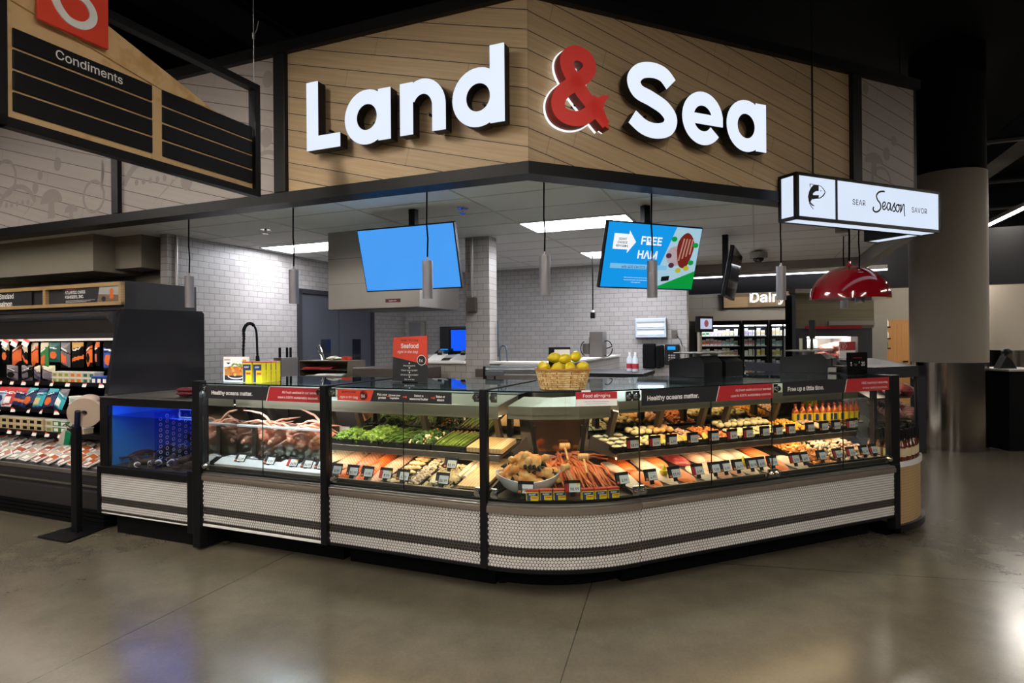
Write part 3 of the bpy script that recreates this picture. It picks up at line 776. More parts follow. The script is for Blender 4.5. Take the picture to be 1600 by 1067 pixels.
# mirrored backing panel between two dark posts
PK('back_mirror', MB().prism([(-.17, 1.075), (.24, 1.075), (.16, .82), (-.10, .82)], .645, .655, 'Y'), mirror('copper_mirror', '#8a6450', .12))
for s in (-1, 1):
    x = .035 + s * .2
    PK('mirror_post', MB().tube([(x, .63, 1.08), (.035 + s * .155, .63, .80)], .014, 8).box(.035 + s * .165 - .01, .035 + s * .165 + .01, .615, .64, .80, 1.0), BLACK)
    PK('side_shelf', MB().prism([(.035 + s * .20, .84), (.035 + s * (.42 if s > 0 else .30), .765), (.035 + s * (.44 if s > 0 else .32), .83), (.035 + s * .22, .93)], .60, .62, 'Y'), M('bracket_bronze', '#3a322b', .5))
for s, zz in ((.045, (1.242, .65)), (CLEN - .025, (1.242, .65)), (CLEN - .075, (1.242,))):
    p = cpt(s, 0); a = TL + s / RC
    for z in zz: clamp(0, -.001, z, corner).matrix_basis = Matrix.Translation((p[0] + _cl[0], p[1] + _cl[1], 0)) @ Matrix.Rotation(min(a, TR), 4, 'Z')

# ---- end cap with curved oak base, right end of the counter
EA, EB = .72, .50
def ell(k, f0=0.0, f1=1.0, n=16, x0=3.0, yc=.52):
    return [(x0 + EA * k * math.sin(PI / 2 * (f0 + (f1 - f0) * i / n)), yc - EB * k * math.cos(PI / 2 * (f0 + (f1 - f0) * i / n))) for i in range(n + 1)]
cap = thing('end_cap', 'curved oak end cap with a white ledge full of dark bottles', 'end cap', 'R', 3.2, .5, 0)
_el = (-3.2, -.5, 0)
def PE(name, mb, mats, smooth=None): return part(name, mb, mats, cap, smooth, _el)
def filled(k, z0, z1): return MB().prism(ell(k) + [(3.0, .52)], z0, z1, 'Z')
PE('oak_panel', filled(1.0, .11, .565), OAK, 30)
PE('black_bumper', filled(1.05, .06, .115), BLACK, 30)
PE('base_kick', filled(.8, 0, .06), BLKM, 30)
PE('white_ledge', filled(1.02, .565, .59), PLAS, 30)
PE('ledge_rim', MB().band(ell(1.02), ell(.99), .59, .605), PLAS, 30)
# ---- deli meat case behind it
deli = thing('deli_case', 'dark framed meat case with a glass end behind the oak end cap', 'display case', 'R', 3.35, .7, 0)
_dl = (-3.35, -.7, 0)
def PD(name, mb, mats, smooth=None): return part(name, mb, mats, deli, smooth, _dl)
PD('frame', MB().box(3.0, 3.035, .21, .25, .59, 1.345).box(3.0, 3.66, .21, .25, 1.255, 1.345).box(3.56, 3.66, .21, .25, .59, 1.345).box(2.99, 3.03, .2, 1.6, 1.26, 1.345), M('graphite_frame', '#2a2a2f', .6, spec=.2))
pane('end_glass', deli, 3.035, 3.56, .225, .6, 1.255, loc=_dl)
def skew(y0, y1, xa=3.03, xb=3.66):
    k = .713 / .701
    return [(xa + (y0 - .25) * k, y0), (xb + (y0 - .25) * k, y0), (xb + (y1 - .25) * k, y1), (xa + (y1 - .25) * k, y1)]
PD('top_panel', MB().prism(skew(.26, 1.9), 1.30, 1.335, 'Z'), MATS['graphite_frame'])
PD('body', MB().prism(skew(.56, 1.9), 0, .62, 'Z'), MATS['graphite_frame'])
PD('rear_glass', MB().prism(skew(.27, 1.9, 3.035, 3.043), .62, 1.30, 'Z'), ACRYL)
for k, (z, y) in enumerate(((.68, .32), (.87, .36), (1.06, .42))):
    PD('meat_shelf', MB().prism(skew(y, 1.8, 3.08, 3.62), z - .015, z, 'Z'), STEELD)
lt = PD('light_canopy', MB().prism(skew(.3, 1.2, 3.1, 3.6), 1.24, 1.28, 'Z'), STEELD)
part('light_strip', MB().prism(skew(.34, 1.1, 3.15, 3.3), 1.233, 1.2395, 'Z'), glow('meat_case_light', '#ffe3cf', 10.0), lt)

# ---- lobster tank
tank = thing('lobster_tank', 'black framed lobster tank lit blue on a white penny tile base', 'tank', 'L', -3.5, .45, 0)
_kl = (3.5, -.45, 0)
def PT(name, mb, mats, smooth=None, label=None):
    o = part(name, mb, mats, tank, smooth, _kl)
    if label: o['label'] = label
    return o
TX0, TX1 = -4.08, -2.96
PT('base_kick', MB().box(-3.93, -2.96, .05, .9, 0, .2), BLKM)
PT('tile_panel', MB().box(TX0 + .02, -3.02, 0, .03, .19, .50), GROUT)
PT('penny_tile_mosaic', tile_mosaic(lambda s, o: (TX0 + .03 + s, o), -3.02 - TX0 - .03, True, .178), [TILEW, TILEB], 50)
PT('frame', MB().box(TX0, TX0 + .03, -.02, .05, .17, .52, b=.003).box(-3.02, -2.955, -.025, .05, .12, .60, b=.003).box(TX0, -2.955, -.02, .9, .505, .565, b=.004)
   .box(TX0 + .02, -3.965, -.005, .03, .565, 1.13, b=.003).box(-2.985, -2.955, -.01, .03, .565, 1.13, b=.003).box(TX0 + .03, -2.955, -.008, .04, 1.075, 1.135, b=.003).box(TX0 + .02, -2.955, .85, .88, .5, 1.13).box(TX0, -3.02, .0, .05, .172, .18), BLACK)
PT('top_slab', MB().box(TX0 + .03, -2.955, -.015, .9, 1.135, 1.147, b=.003), M('steel_edge', '#6d6a68', .35, .8))
PT('bottom_trim', MB().box(TX0 + .03, -3.02, -.004, .02, .168, .178), WHITE)
PT('back_wall', MB().box(-3.97, -2.985, .82, .85, .565, 1.08), M('tank_blue_wall', '#2f7fc4', .5))
PT('side_wall', MB().box(-3.975, -3.965, .04, .82, .565, 1.08).box(-2.985, -2.975, .04, .82, .565, 1.08), MATS['tank_blue_wall'])
PT('tank_floor', MB().box(-3.97, -2.985, .04, .82, .555, .567), M('tank_gravel', '#3a3026', .9, var=.5, vs=90, bump=.6))
t = NT('tank_water_surface'); 
_tr = t.n('ShaderNodeBsdfTransparent'); _tr.inputs[0].default_value = (.75, .85, 1, 1)
_gl = t.n('ShaderNodeBsdfGlossy'); _gl.inputs['Roughness'].default_value = .08; _gl.inputs[0].default_value = (.6, .75, 1, 1)
_mx = t.n('ShaderNodeMixShader'); t.l(t.math('MULTIPLY_ADD', t.noise(t.obj(), 14), .3, .25), _mx.inputs[0]); t.l(_tr.outputs[0], _mx.inputs[1]); t.l(_gl.outputs[0], _mx.inputs[2]); t.l(_mx.outputs[0], t.out.inputs['Surface'])
o = PT('water', MB().box(-3.965, -2.985, .025, .82, .985, .987), t.m); o['kind'] = 'stuff'
pane('tank_glass', tank, -3.965, -2.985, .0, .56, 1.08, loc=_kl)
PT('light_bar', MB().box(-3.9, -3.05, .06, .12, 1.085, 1.10), glow('blue_tank_light', '#5a78ff', 17.0))
PT('light_bar', MB().box(-3.9, -3.05, .5, .54, 1.085, 1.10), MATS['blue_tank_light'])
# perforated divider
mb = MB(); mb.box(-3.46, -3.455, .04, .80, .57, 1.03, 0)
for i in range(12):
    for j in range(9):
        y = .09 + i * .058; z = .61 + j * .045 + (.022 if i % 2 else 0); r = .014; n = 12
        vs = []
        for k in range(n):
            a = 2 * PI * k / n; vs += [(-3.4545, y + r * math.cos(a), z + r * math.sin(a)), (-3.4545, y + .7 * r * math.cos(a), z + .7 * r * math.sin(a))]
        mb.add(vs, [(2 * k, 2 * ((k + 1) % n), 2 * ((k + 1) % n) + 1, 2 * k + 1) for k in range(n)], 1)
PT('perforated_divider', mb, [glass('blue_acrylic', (.55, .65, .95), .5), M('pale_ring', '#c9d8ff', .3)])
mb = MB(); 
for a, b in (((-3.2, .06, 1.06), (-3.06, .06, 1.06)), ((-3.2, .06, 1.0), (-3.06, .06, 1.0)), ((-3.2, .06, 1.06), (-3.2, .06, 1.0)), ((-3.06, .06, 1.06), (-3.06, .06, 1.0))): mb.cyl(a, b, .004, n=6)
PT('basket_frame', mb, M('pale_plastic', '#b9c6ff', .3))
def lobster_mesh():
    b = MB(); b.tube([(-.10, 0, .03), (-.05, 0, .04), (0, 0, .045), (.06, 0, .04), (.12, 0, .03)], [.012, .026, .03, .032, .016], 10)
    b.prism([(-.16, -.03), (-.10, -.012), (-.10, .012), (-.16, .03)], .022, .034, 'Z')
    for s in (-1, 1):
        for k in range(3): b.tube([(.02 + k * .025, s * .02, .035), (.03 + k * .03, s * .06, .04), (.035 + k * .035, s * .085, .002)], .004, 5)
        b.tube([(.1, s * .02, .03), (.13, s * .06, .03), (.17, s * .055, .03)], .007, 6)
        b.blob((.215, s * .05, .032), (.05, .022, .015), 0, .1, 2, 3)
        b.tube([(.12, s * .008, .04), (.2, s * .05, .09), (.27, s * .09, .06)], .0015, 4)
    me = b.mesh('lobster', M('lobster_shell', '#3b2a1c', .4, var=.4, vs=60), 50)
    w = MB()
    for s in (-1, 1): w.tube([(.195, s * .05, .032), (.212, s * .05, .032)], [.024, .024], 10)
    return me, w.mesh('claw_band', M('white_claw_band', '#e8ecff', .5), 40)
lm, lb = lobster_mesh()
for k, (x, y, r, l) in enumerate([(-3.80, .14, -.4, 'front lobster at the left end'), (-3.62, .12, .3, 'front lobster left of the perforated divider'), (-3.36, .13, 2.6, 'front lobster right of the perforated divider'),
        (-3.15, .16, .2, 'front lobster near the right end'), (-3.22, .34, 1.2, 'second-row lobster near the right end'), (-3.75, .36, 2.0, 'second-row lobster at the left end'), (-3.08, .42, -2, 'back lobster in the right corner'), (-3.55, .4, .9, 'second-row lobster against the divider'), (-3.9, .24, 1.4, 'middle lobster at the left tank wall'), (-3.5, .25, -1.0, 'middle lobster just left of the divider'), (-3.28, .24, .7, 'middle lobster just right of the divider'), (-3.68, .24, 2.2, 'middle lobster in the left half'), (-3.05, .26, 1.9, 'middle lobster in the right corner')]):
    o = tag(put('lobster', lm, None, 'L', (x, y, .567 + (.05 if 3 < k < 8 else .025 if k >= 8 else .0)), r), 'dark brown %s of the blue tank floor' % l, 'lobster', 'lobsters in the tank')
    put('claw_band', lb, o)['label'] = 'white claw bands'
solo('tank_rock', MB().blob((0, 0, .1), (.16, .1, .13), 0, .25, 3, 5), M('dark_rock', '#1d1a1c', .9, bump=.5), 'large dark rock at the back left of the blue tank', 'rock', 'L', (-3.62, .66, .57), smooth=60)
solo('tank_rock', MB().blob((0, 0, .1), (.15, .1, .12), 0, .25, 3, 8), MATS['dark_rock'], 'large dark rock at the back right of the blue tank', 'rock', 'L', (-3.12, .68, .57), smooth=60)
# ================================================================== food in the cases
def zd(y): return .614 + (y - .05) * (.123 / .61)
def zs(y): return .824 + (y - .33) * (.052 / .37)
SALMON = banded('salmon_flesh', '#de6a2a', '#ee9c66', 34, 'DIAGONAL', 1.5, .35, .55, .95)
SALMON2 = banded('deep_salmon_flesh', '#d4531c', '#e57f40', 30, 'DIAGONAL', 2.0, .35, .5, .95)
WHITEF = banded('white_fish_flesh', '#d3c3ad', '#e4d8c6', 26, 'DIAGONAL', 3, .35, .3, .9)
PINKF = banded('pink_fish_flesh', '#cd9883', '#dfb8a4', 24, 'DIAGONAL', 3, .38, .3, .9)
TUNA = two('tuna_flesh', '#8e2f35', '#b25a58', 18, rough=.35)
BROWNF = banded('brown_pink_flesh', '#a5684f', '#c08a72', 20, 'DIAGONAL', 3, .4, .3, .9)
BONE = two('pale_shrimp', '#d9cbb8', '#b9a28e', 40, rough=.4)
def fillet_me(name, L, Wd, T, mat, seed):
    q = random.Random(seed); n, m = 16, 12; b = MB(); vs = []; ph = q.uniform(0, 6)
    for i in range(n + 1):
        u = i / n; y = (u - .5) * L
        w = Wd / 2 * (1 - abs(2 * u - 1) ** 3.2 * .75) * (1 + .06 * math.sin(5 * u + ph)); th = T * (1 - abs(2 * u - 1) ** 4 * .8) * (1 - .25 * u)
        cx = .06 * Wd * math.sin(3 * u + ph)
        for j in range(m + 1):
            v = 2 * j / m - 1
            z = th * (1 - abs(v) ** 2.6) * (1 + .10 * math.sin(9 * u + 3 * v + ph)) + .002
            vs.append((cx + w * v, y, z))
    fs = [(i * (m + 1) + j, i * (m + 1) + j + 1, (i + 1) * (m + 1) + j + 1, (i + 1) * (m + 1) + j) for i in range(n) for j in range(m)]
    k = len(vs); vs += [(x, y, 0) for x, y, z in vs]
    fs += [tuple(k + t for t in f[::-1]) for f in fs]
    edge = [j for j in range(m + 1)] + [i * (m + 1) + m for i in range(1, n + 1)] + [n * (m + 1) + j for j in range(m - 1, -1, -1)] + [i * (m + 1) for i in range(n - 1, 0, -1)]
    for a, c in zip(edge, edge[1:] + edge[:1]): fs.append((a, k + a, k + c, c))
    return b.add(vs, fs).mesh(name, mat, 70)
SLOPE = math.atan(.123 / .61)
_fk = {}
def fillet(fr, x0, x1, y0, y1, mat, label, name='fish_fillet', T=.028, rz=0.0, dz=0.0, group='fish fillets on the lower decks'):
    me = fillet_me(name, y1 - y0, (x1 - x0), T, mat, len(_fk)); _fk[len(_fk)] = 1
    ym = (y0 + y1) / 2
    return tag(put(name, me, None, fr, ((x0 + x1) / 2, ym, zd(ym) + dz + .002), rot=(SLOPE, 0, rz)), label, 'fish fillet' if 'fillet' in name else name.replace('_', ' '), group)
def tray(fr, x0, x1, y0, y1, zf, label, mat=None, h=.035, name='food_tray'):
    xm, ym = (x0 + x1) / 2, (y0 + y1) / 2; hx, hy = (x1 - x0) / 2, (y1 - y0) / 2
    mb = MB().box(-hx, hx, -hy, hy, 0, .004)
    for a in (-hx, hx - .005): mb.box(a, a + .005, -hy, hy, .004, h)
    for a in (-hy, hy - .005): mb.box(-hx, hx, a, a + .005, .004, h)
    sl = math.atan((zf(y1) - zf(y0)) / (y1 - y0))
    return solo(name, mb, mat or M('black_tray', '#1d1c1c', .4), label, 'tray', fr, (xm, ym, zf(ym) + .001), rot=(sl, 0, 0))
def pile(meshes, n, fr, x0, x1, y0, y1, zf, label, cat, group, name, hgt=.04, sc=(.85, 1.15), flat=False, seed=1, dome=True):
    q = random.Random(seed); cols = max(1, int(math.sqrt(n * (x1 - x0) / (y1 - y0)))); rows = max(1, n // cols); k = 0
    for i in range(rows):
        for j in range(cols):
            u = (j + .5 + q.uniform(-.32, .32)) / cols; v = (i + .5 + q.uniform(-.32, .32)) / rows
            y = y0 + v * (y1 - y0)
            dm = (1 - abs(2 * u - 1) ** 3) * (1 - abs(2 * v - 1) ** 4) if dome else 1
            z = zf(y) + hgt * (.25 + .75 * dm) * q.uniform(.75, 1.0)
            o = put(name, meshes[k % len(meshes)], None, fr, (x0 + u * (x1 - x0), y, z), rot=(q.uniform(-.5, .5) if flat else q.uniform(0, 6), q.uniform(-.4, .4) if flat else q.uniform(0, 6), q.uniform(0, 6)))
            s = q.uniform(*sc); o.scale = (s, s, s); tag(o, label, cat, group); k += 1
def cubes(name, mat, r, seed, ns=.25, k=3, sub=2):
    return [MB().blob((0, 0, 0), (r * random.Random(seed + i).uniform(.8, 1.2), r * random.Random(seed + i + 9).uniform(.8, 1.2), r * .85), 0, ns, sub, seed + i).mesh(name, mat, 70) for i in range(k)]

# ---------- vegetables on the upper shelf
BROC = two('broccoli_green', '#3a651a', '#88ab48', 30, rough=.7, bump=.6, bs=90)
BROCD = two('dark_broccoli', '#234a16', '#3f6a24', 40, rough=.6, bump=.6, bs=90)
STALK = M('pale_green_stalk', '#a9c06e', .5)
def floret(mat, seed):
    q = random.Random(seed); b = MB().tube([(0, 0, -.035), (0, 0, -.005)], [.007, .011], 8, 1)
    for k in range(7):
        a = q.uniform(0, 6.28); r = .014 * (k > 0)
        b.blob((r * math.cos(a), r * math.sin(a), .004 + q.uniform(-.002, .006) + (.006 if k == 0 else 0)), .0115, 0, .22, 2, seed + k)
    return b.mesh('broccoli_floret', [mat, STALK], 60)
BRO = [floret(BROC, s) for s in (1, 20, 40)]
BROD = [floret(BROCD, s) for s in (2, 22)]
tray('L', -1.945, -1.742, .335, .68, zs, 'black tray of mixed greens at the left end of the vegetable shelf')
tray('L', -1.735, -1.51, .335, .68, zs, 'black tray of pale broccoli, second on the vegetable shelf')
tray('L', -1.503, -1.29, .335, .68, zs, 'black tray of green beans, middle of the vegetable shelf')
tray('L', -1.283, -1.07, .335, .68, zs, 'black tray of mixed broccoli, carrot and cauliflower')
tray('L', -1.063, -.80, .335, .68, zs, 'black tray of asparagus at the right end of the vegetable shelf')
pile(BRO, 36, 'L', -1.935, -1.75, .35, .56, zs, 'green broccoli floret heaped in the leftmost vegetable tray', 'broccoli', 'broccoli in the leftmost tray', 'broccoli_floret', .05, (.9, 1.3), True, 3)
pile(BRO, 64, 'L', -1.725, -1.52, .35, .67, zs, 'pale green broccoli floret in the second vegetable tray', 'broccoli', 'broccoli in the second tray', 'broccoli_floret', .055, (1, 1.4), True, 4)
BEAN = two('green_bean', '#3d6422', '#6a8f3c', 20, rough=.45, bump=.05)
def stick(name, L, r, mat, bend, seed, tip=None):
    q = random.Random(seed)
    pts = [(-L / 2 + L * i / 6, bend * math.sin(PI * i / 6) + q.uniform(-.001, .001), bend * .4 * math.sin(PI * i / 6)) for i in range(7)]
    b = MB().tube(pts, [r * .5, r, r, r, r, r, r * .4], 7)
    if tip:
        for k in range(4): b.blob((L / 2 - .02 + k * .008, 0, 0), (.011, r * 1.25, r * 1.25), 1, .1, 1, k)
    return b.mesh(name, [mat, tip] if tip else mat, 50)
BEANS = [stick('green_bean', .12, .0042, BEAN, .008, s) for s in (1, 2, 3)]
q = random.Random(5)
for k in range(90):
    y = q.uniform(.37, .65); lay = q.random()
    o = put('green_bean', BEANS[k % 3], None, 'L', (q.uniform(-1.47, -1.32), y, zs(y) + .008 + .04 * lay), rot=(q.uniform(-.2, .2), q.uniform(-.25, .1), PI / 2 + q.gauss(-.25, .35)))
    tag(o, 'slim green bean in the heap on the middle vegetable tray', 'green bean', 'green beans on the shelf')
for k in range(14):
    y = q.uniform(.5, .66); o = put('green_bean', BEANS[k % 3], None, 'L', (q.uniform(-1.9, -1.78), y, zs(y) + .03 + .03 * q.random()), rot=(0, -.15, PI / 2 + q.gauss(-.2, .3)))
    tag(o, 'slim green bean lying in the leftmost vegetable tray', 'green bean', 'green beans in the leftmost tray')
CARROT = cubes('carrot_piece', M('carrot_orange', '#ee8a1e', .5), .012, 3)
CAUL = cubes('cauliflower_piece', two('cauliflower_cream', '#e8dcb8', '#f4ecd4', 40, bump=.5), .017, 8, .3)
pile(BROD, 26, 'L', -1.275, -1.08, .35, .67, zs, 'dark green broccoli floret in the mixed vegetable tray', 'broccoli', 'broccoli in the mixed tray', 'broccoli_floret', .055, (1, 1.35), True, 6)
pile(CARROT, 20, 'L', -1.24, -1.11, .38, .66, zs, 'orange carrot piece in the mixed vegetable tray', 'carrot', 'carrot pieces', 'carrot_piece', .068, (.8, 1.2), False, 7)
pile(CAUL, 26, 'L', -1.275, -1.08, .35, .67, zs, 'cream cauliflower piece in the mixed vegetable tray', 'cauliflower', 'cauliflower pieces', 'cauliflower_piece', .055, (.8, 1.2), False, 8)
ASP = two('asparagus_green', '#597a2a', '#93a655', 14, rough=.5, bump=.05)
ASPM = [stick('asparagus_spear', .29, .0058, ASP, .004, s, two('asparagus_tip', '#b9a06a', '#8f8a4a', 30)) for s in (1, 2, 3)]
for k in range(44):
    x = -1.04 + (k % 15) * .0158 + q.uniform(-.004, .004); lay = k // 15
    o = put('asparagus_spear', ASPM[k % 3], None, 'L', (x, .51 + q.uniform(-.02, .02), zs(.51) + .012 + lay * .012), rot=(.14, 0, 0))
    o.rotation_euler = Euler((0, -.14 - .02 * lay, TL + PI / 2 + q.gauss(-.05, .06)))
    tag(o, 'green asparagus spear in the rightmost vegetable tray', 'asparagus', 'asparagus spears')
BOARD = banded('maple_board', '#d8b98c', '#c6a273', 14, 'X', 3, .5, .3, .9)
solo('cutting_board', MB().box(-.15, .12, -.13, .13, 0, .035, b=.004), BOARD, 'thick pale wooden board on the shelf right of the asparagus', 'cutting board', 'L', (-.635, .46, .845), rot=(.13, 0, 0))
solo('cutting_board', MB().box(-.10, .10, -.24, .24, 0, .02, b=.003), BOARD, 'pale wooden board on the lower deck at the right end of the vegetable case', 'cutting board', 'L', (-.65, .36, zd(.36) + .003), rot=(SLOPE, 0, 0))

# ---------- fish on the left lower deck
fillet('L', -2.04, -1.89, .30, .64, WHITEF, 'pale cod fillet at the far left of the vegetable case deck')
fillet('L', -1.89, -1.72, .22, .62, PINKF, 'pale pink fillet behind the small front salmon, left deck')
fillet('L', -1.74, -1.60, .08, .30, SALMON2, 'short orange salmon piece at the front left of the vegetable case', 'salmon_fillet')
fillet('L', -1.73, -1.56, .27, .62, BROWNF, 'wide brown-pink fillet between two salmon pieces, left deck')
fillet('L', -1.585, -1.455, .075, .62, SALMON2, 'long orange salmon fillet on the vegetable case deck', 'salmon_fillet', .032)
fillet('L', -1.45, -1.30, .075, .62, PINKF, 'long pale pink fillet right of the long salmon')
STUFF = two('stuffing_white', '#e9dcc0', '#d8b98a', 30, bump=.4)
tray('L', -1.295, -1.135, .075, .62, zd, 'black tray of stuffed fish topped with peppers', h=.022)
for k in range(7):
    y = .11 + k * .073
    r = solo('stuffed_fish_portion', MB().blob((0, 0, .012), (.066, .036, .02), 0, .12, 2, k), STUFF, 'white stuffed fish portion topped with peppers, %s from the front' % ORD[k], 'stuffed fish', 'L', (-1.215, y, zd(y) + .006), .1, 'stuffed fish portions', 60)
    mb = MB(); 
    for t_ in range(5): mb.blob((-.03 + .015 * t_, (t_ % 2) * .012 - .005, .032), (.009, .008, .006), t_ % 2, .3, 1, t_ + k)
    part('topping', mb, [M('pepper_orange', '#e07d22', .4), M('herb_green', '#4c7a2a', .5)], r, 50)
tray('L', -1.125, -1.015, .075, .62, zd, 'black tray of small grey shrimp on the left deck', h=.022)
def curl(name, R, r, mat, seed):
    pts = [(R * math.cos(a) , R * math.sin(a), 0) for a in [i * 4.0 / 8 for i in range(9)]]
    return MB().tube(pts, [r * (.5 + .55 * min(1, (8 - i) / 4)) for i in range(9)], 7).mesh(name, mat, 60)
SHR = [curl('shrimp', .013, .0075, BONE, 1)]
pile(SHR, 90, 'L', -1.12, -1.02, .085, .60, zd, 'small grey raw shrimp in the tray beside the shredded crab', 'shrimp', 'grey shrimp on the left deck', 'shrimp', .032, (.9, 1.2), True, 9)
# shredded crab meat: nobody could count the shreds
mb = MB(); q = random.Random(21)
for k in range(520):
    u, v = q.random(), q.random(); y = .09 + v * .36; x = -1.0 + u * .21
    z = zd(y) + .006 + .05 * (1 - abs(2 * u - 1) ** 2.5) * (1 - abs(2 * v - 1) ** 3) * q.uniform(.5, 1)
    a = q.uniform(0, 6); L = q.uniform(.012, .026)
    mb.tube([(x - L * math.cos(a) / 2, y - L * math.sin(a) / 2, z), (x, y, z + .004), (x + L * math.cos(a) / 2, y + L * math.sin(a) / 2, z - .003)], [.002, .0042, .002], 5)
mb.blob((-.895, .27, zd(.27) + .005), (.10, .18, .035), 0, .1, 3, 2)
o = solo('shredded_crab', mb, two('shredded_white', '#e2d5b4', '#d2c194', 40), 'heap of cream shredded crab meat on the deck under the asparagus', 'crab meat', 'L', (0, 0, 0), smooth=60); o['kind'] = 'stuff'
for k, x in enumerate((-.80, -.755)):
    solo('fish_roll', MB().tube([(0, -.16, .018), (0, 0, .02), (0, .16, .018)], [.017, .02, .016], 10), WHITEF, ('long white fish roll beside the shredded crab', 'long white fish roll nearest the wooden board')[k], 'fish roll', 'L', (x, .40, zd(.40)), rot=(SLOPE, 0, 0), smooth=50, group='white fish rolls')

# ---------- crab case: legs over ice in the clear bin
CRABC = two('crab_shell', '#e08b66', '#f0b79a', 22, rough=.4, bump=.2)
CRABR = two('crab_shell_red', '#c4502a', '#e28a55', 18, rough=.38, bump=.2)
def crableg(name, mat, seed):
    q = random.Random(seed); b = MB()
    pts = [(0, 0, 0), (.07, .0, .015), (.13, .012, .012), (.155, .018, .0), (.21, .04, -.02), (.255, .07, -.04)]
    b.tube(pts, [.011, .0105, .0085, .009, .0065, .002], 8)
    return b.mesh(name, mat, 60)
LEGC = [crableg('crab_limb', CRABC, s) for s in (1, 2)]
LEGR = [crableg('crab_limb', CRABR, s) for s in (3, 4)]
q = random.Random(31)
for k in range(130):
    u = q.random(); x = -2.80 + u * .72; lay = q.random() ** .8; y = q.uniform(.36, .52)
    hump = max(0, math.cos((u - .02) * 6.6)) ** 2
    z = .76 + lay * (.12 + .08 * hump)
    d_ = q.gauss(0, .28) + (PI if q.random() < .5 else 0)
    if d_ < 1: x = min(x, -2.26)
    else: x = max(x, -2.60)
    o = put('crab_limb', LEGC[k % 2], None, 'L', (x, y, z), rot=(q.uniform(-.4, .4), q.gauss(0, .3), abs(d_) if d_ < 1 else PI - abs(d_ - PI)))
    tag(o, 'pale pink crab leg in the heap in the clear bin of the left case', 'crab leg', 'crab legs in the clear bin')
CRBODY = MB().blob((0, 0, 0), (.075, .055, .032), 0, .15, 3, 4).mesh('whole_crab', CRABC, 60)
for k in range(18):
    x = -2.82 + k * .046
    tag(put('whole_crab', CRBODY, None, 'L', (x, .39 + .03 * (k % 2), .79 + .04 * (k % 3)), rot=(.7, q.uniform(-.3, .3), q.uniform(0, 6))), 'pale pink crab body pressed against the clear bin front', 'crab', 'crab bodies in the clear bin')
mb = MB()
for k in range(420):
    mb.blob((q.uniform(-2.85, -2.0), q.uniform(.355, .6), .63 + .13 * q.random()), q.uniform(.014, .026), 0, .3, 1, k)
o = solo('crushed_ice', mb, two('crushed_ice', '#c6d0c8', '#e6ece8', 30, rough=.25), 'grey-green crushed ice under the crab legs in the clear bin', 'ice', 'L', (0, 0, 0), smooth=50); o['kind'] = 'stuff'
for k in range(5):
    x = -2.78 + k * .19
    solo('foil_pack', MB().blob((0, 0, .02), (.06, .03, .018), 0, .3, 2, k + 3), M('silver_film', '#c9ced0', .25, .6, bump=.6), 'silver wrapped packet lying behind the front rail, %s from the left' % ORD[k], 'packet', 'L', (x, .19, .665), .2, 'silver packets', 50)

# ---------- price tags
_tagcache = {}
DIGIT = INK
def tag_meshes(price, red, style):
    key = (price, red, style)
    if key in _tagcache: return _tagcache[key]
    w = .098
    hold = MB().box(-.014, .014, -.004, .004, 0, .045) if style == 'stem' else MB().box(-w / 2, w / 2, .002, .012, 0, .012)
    hold.box(-w / 2, w / 2, -.003, .003, .024, .098 if style != 'flat' else .078)
    card = MB()
    card.box(-w / 2 + .028, w / 2 - .003, -.006, -.0034, .026, .078, 0).box(-w / 2 + .003, -w / 2 + .027, -.006, -.0034, .026, .078, 1 if red else 2)
    if red: card.box(w / 2 - .024, w / 2 - .003, -.0062, -.0033, .068, .078, 4)
    else: card.box(-w / 2 + .005, -w / 2 + .022, -.0065, -.0033, .029, .041, 5)
    card.text(price, .034, FACE(.012, -.0066, .036), 3, .014, 'CENTER', sx=.82)
    _tagcache[key] = (hold.mesh('tag_holder', BLACK), card.mesh('price_card', [CARD, RED, CHALK, INK, YELL, ORANGEP]))
    return _tagcache[key]
def ptag(fr, x, y, z, price, red, label, style='stem', tilt=-.35, rz=0.0, group=None):
    a, b = tag_meshes(price, red, style)
    o = tag(put('price_tag', a, None, fr, (x, y, z), rot=(tilt, 0, rz)), label, 'price tag', group)
    put('price_card', b, o); return o
for k, (x, p, r) in enumerate([(-2.63, '12.99', 0), (-2.337, '9.99', 0), (-2.118, '24.99', 1), (-1.985, '14.99', 0), (-1.86, '14.99', 0)]):
    ptag('L', x, .10, .655, p, r, 'white price tag on the front rail of the crab case, %s from the left' % ORD[k], tilt=-.6)
for k, (x, p, r) in enumerate([(-1.698, '8.99', 0), (-1.556, '10.99', 0), (-1.433, '9.99', 0), (-1.282, '7.99', 1), (-1.145, '6.99', 0)]):
    ptag('L', x, .075, .637, p, r, 'white price tag on the vegetable case deck front, %s from the left' % ORD[k], tilt=-.4)
ptag('L', -.844, .075, .637, '11.99', 0, 'white price tag standing before the shredded crab heap', tilt=-.4)
ptag('L', -.885, .26, .70, '11.99', 0, 'white price tag stuck in the middle of the shredded crab heap', tilt=-.5)
UP = [(.724, 1), (.907, 1), (1.05, 0), (1.237, 0), (1.428, 0), (1.604, 1), (1.759, 1), (1.925, 0), (2.06, 0), (2.194, 1), (2.401, 0), (2.556, 0), (2.695, 0), (2.868, 1), (2.93, 0)]
PR = ['18.99', '5.99', '4.99', '9.99', '12.99', '4.99', '4.99', '3.99', '6.99', '7.99', '13.99', '13.99', '13.99', '24.99', '12.99', '8.99', '6.99', '8.99']
for k, (x, r) in enumerate(UP):
    ptag('R', x, .318 + (.02 if k == 14 else 0), .824, PR[k], r, 'price tag on the upper shelf of the right run, %s from the left' % ORD[k], 'clip', -.08)
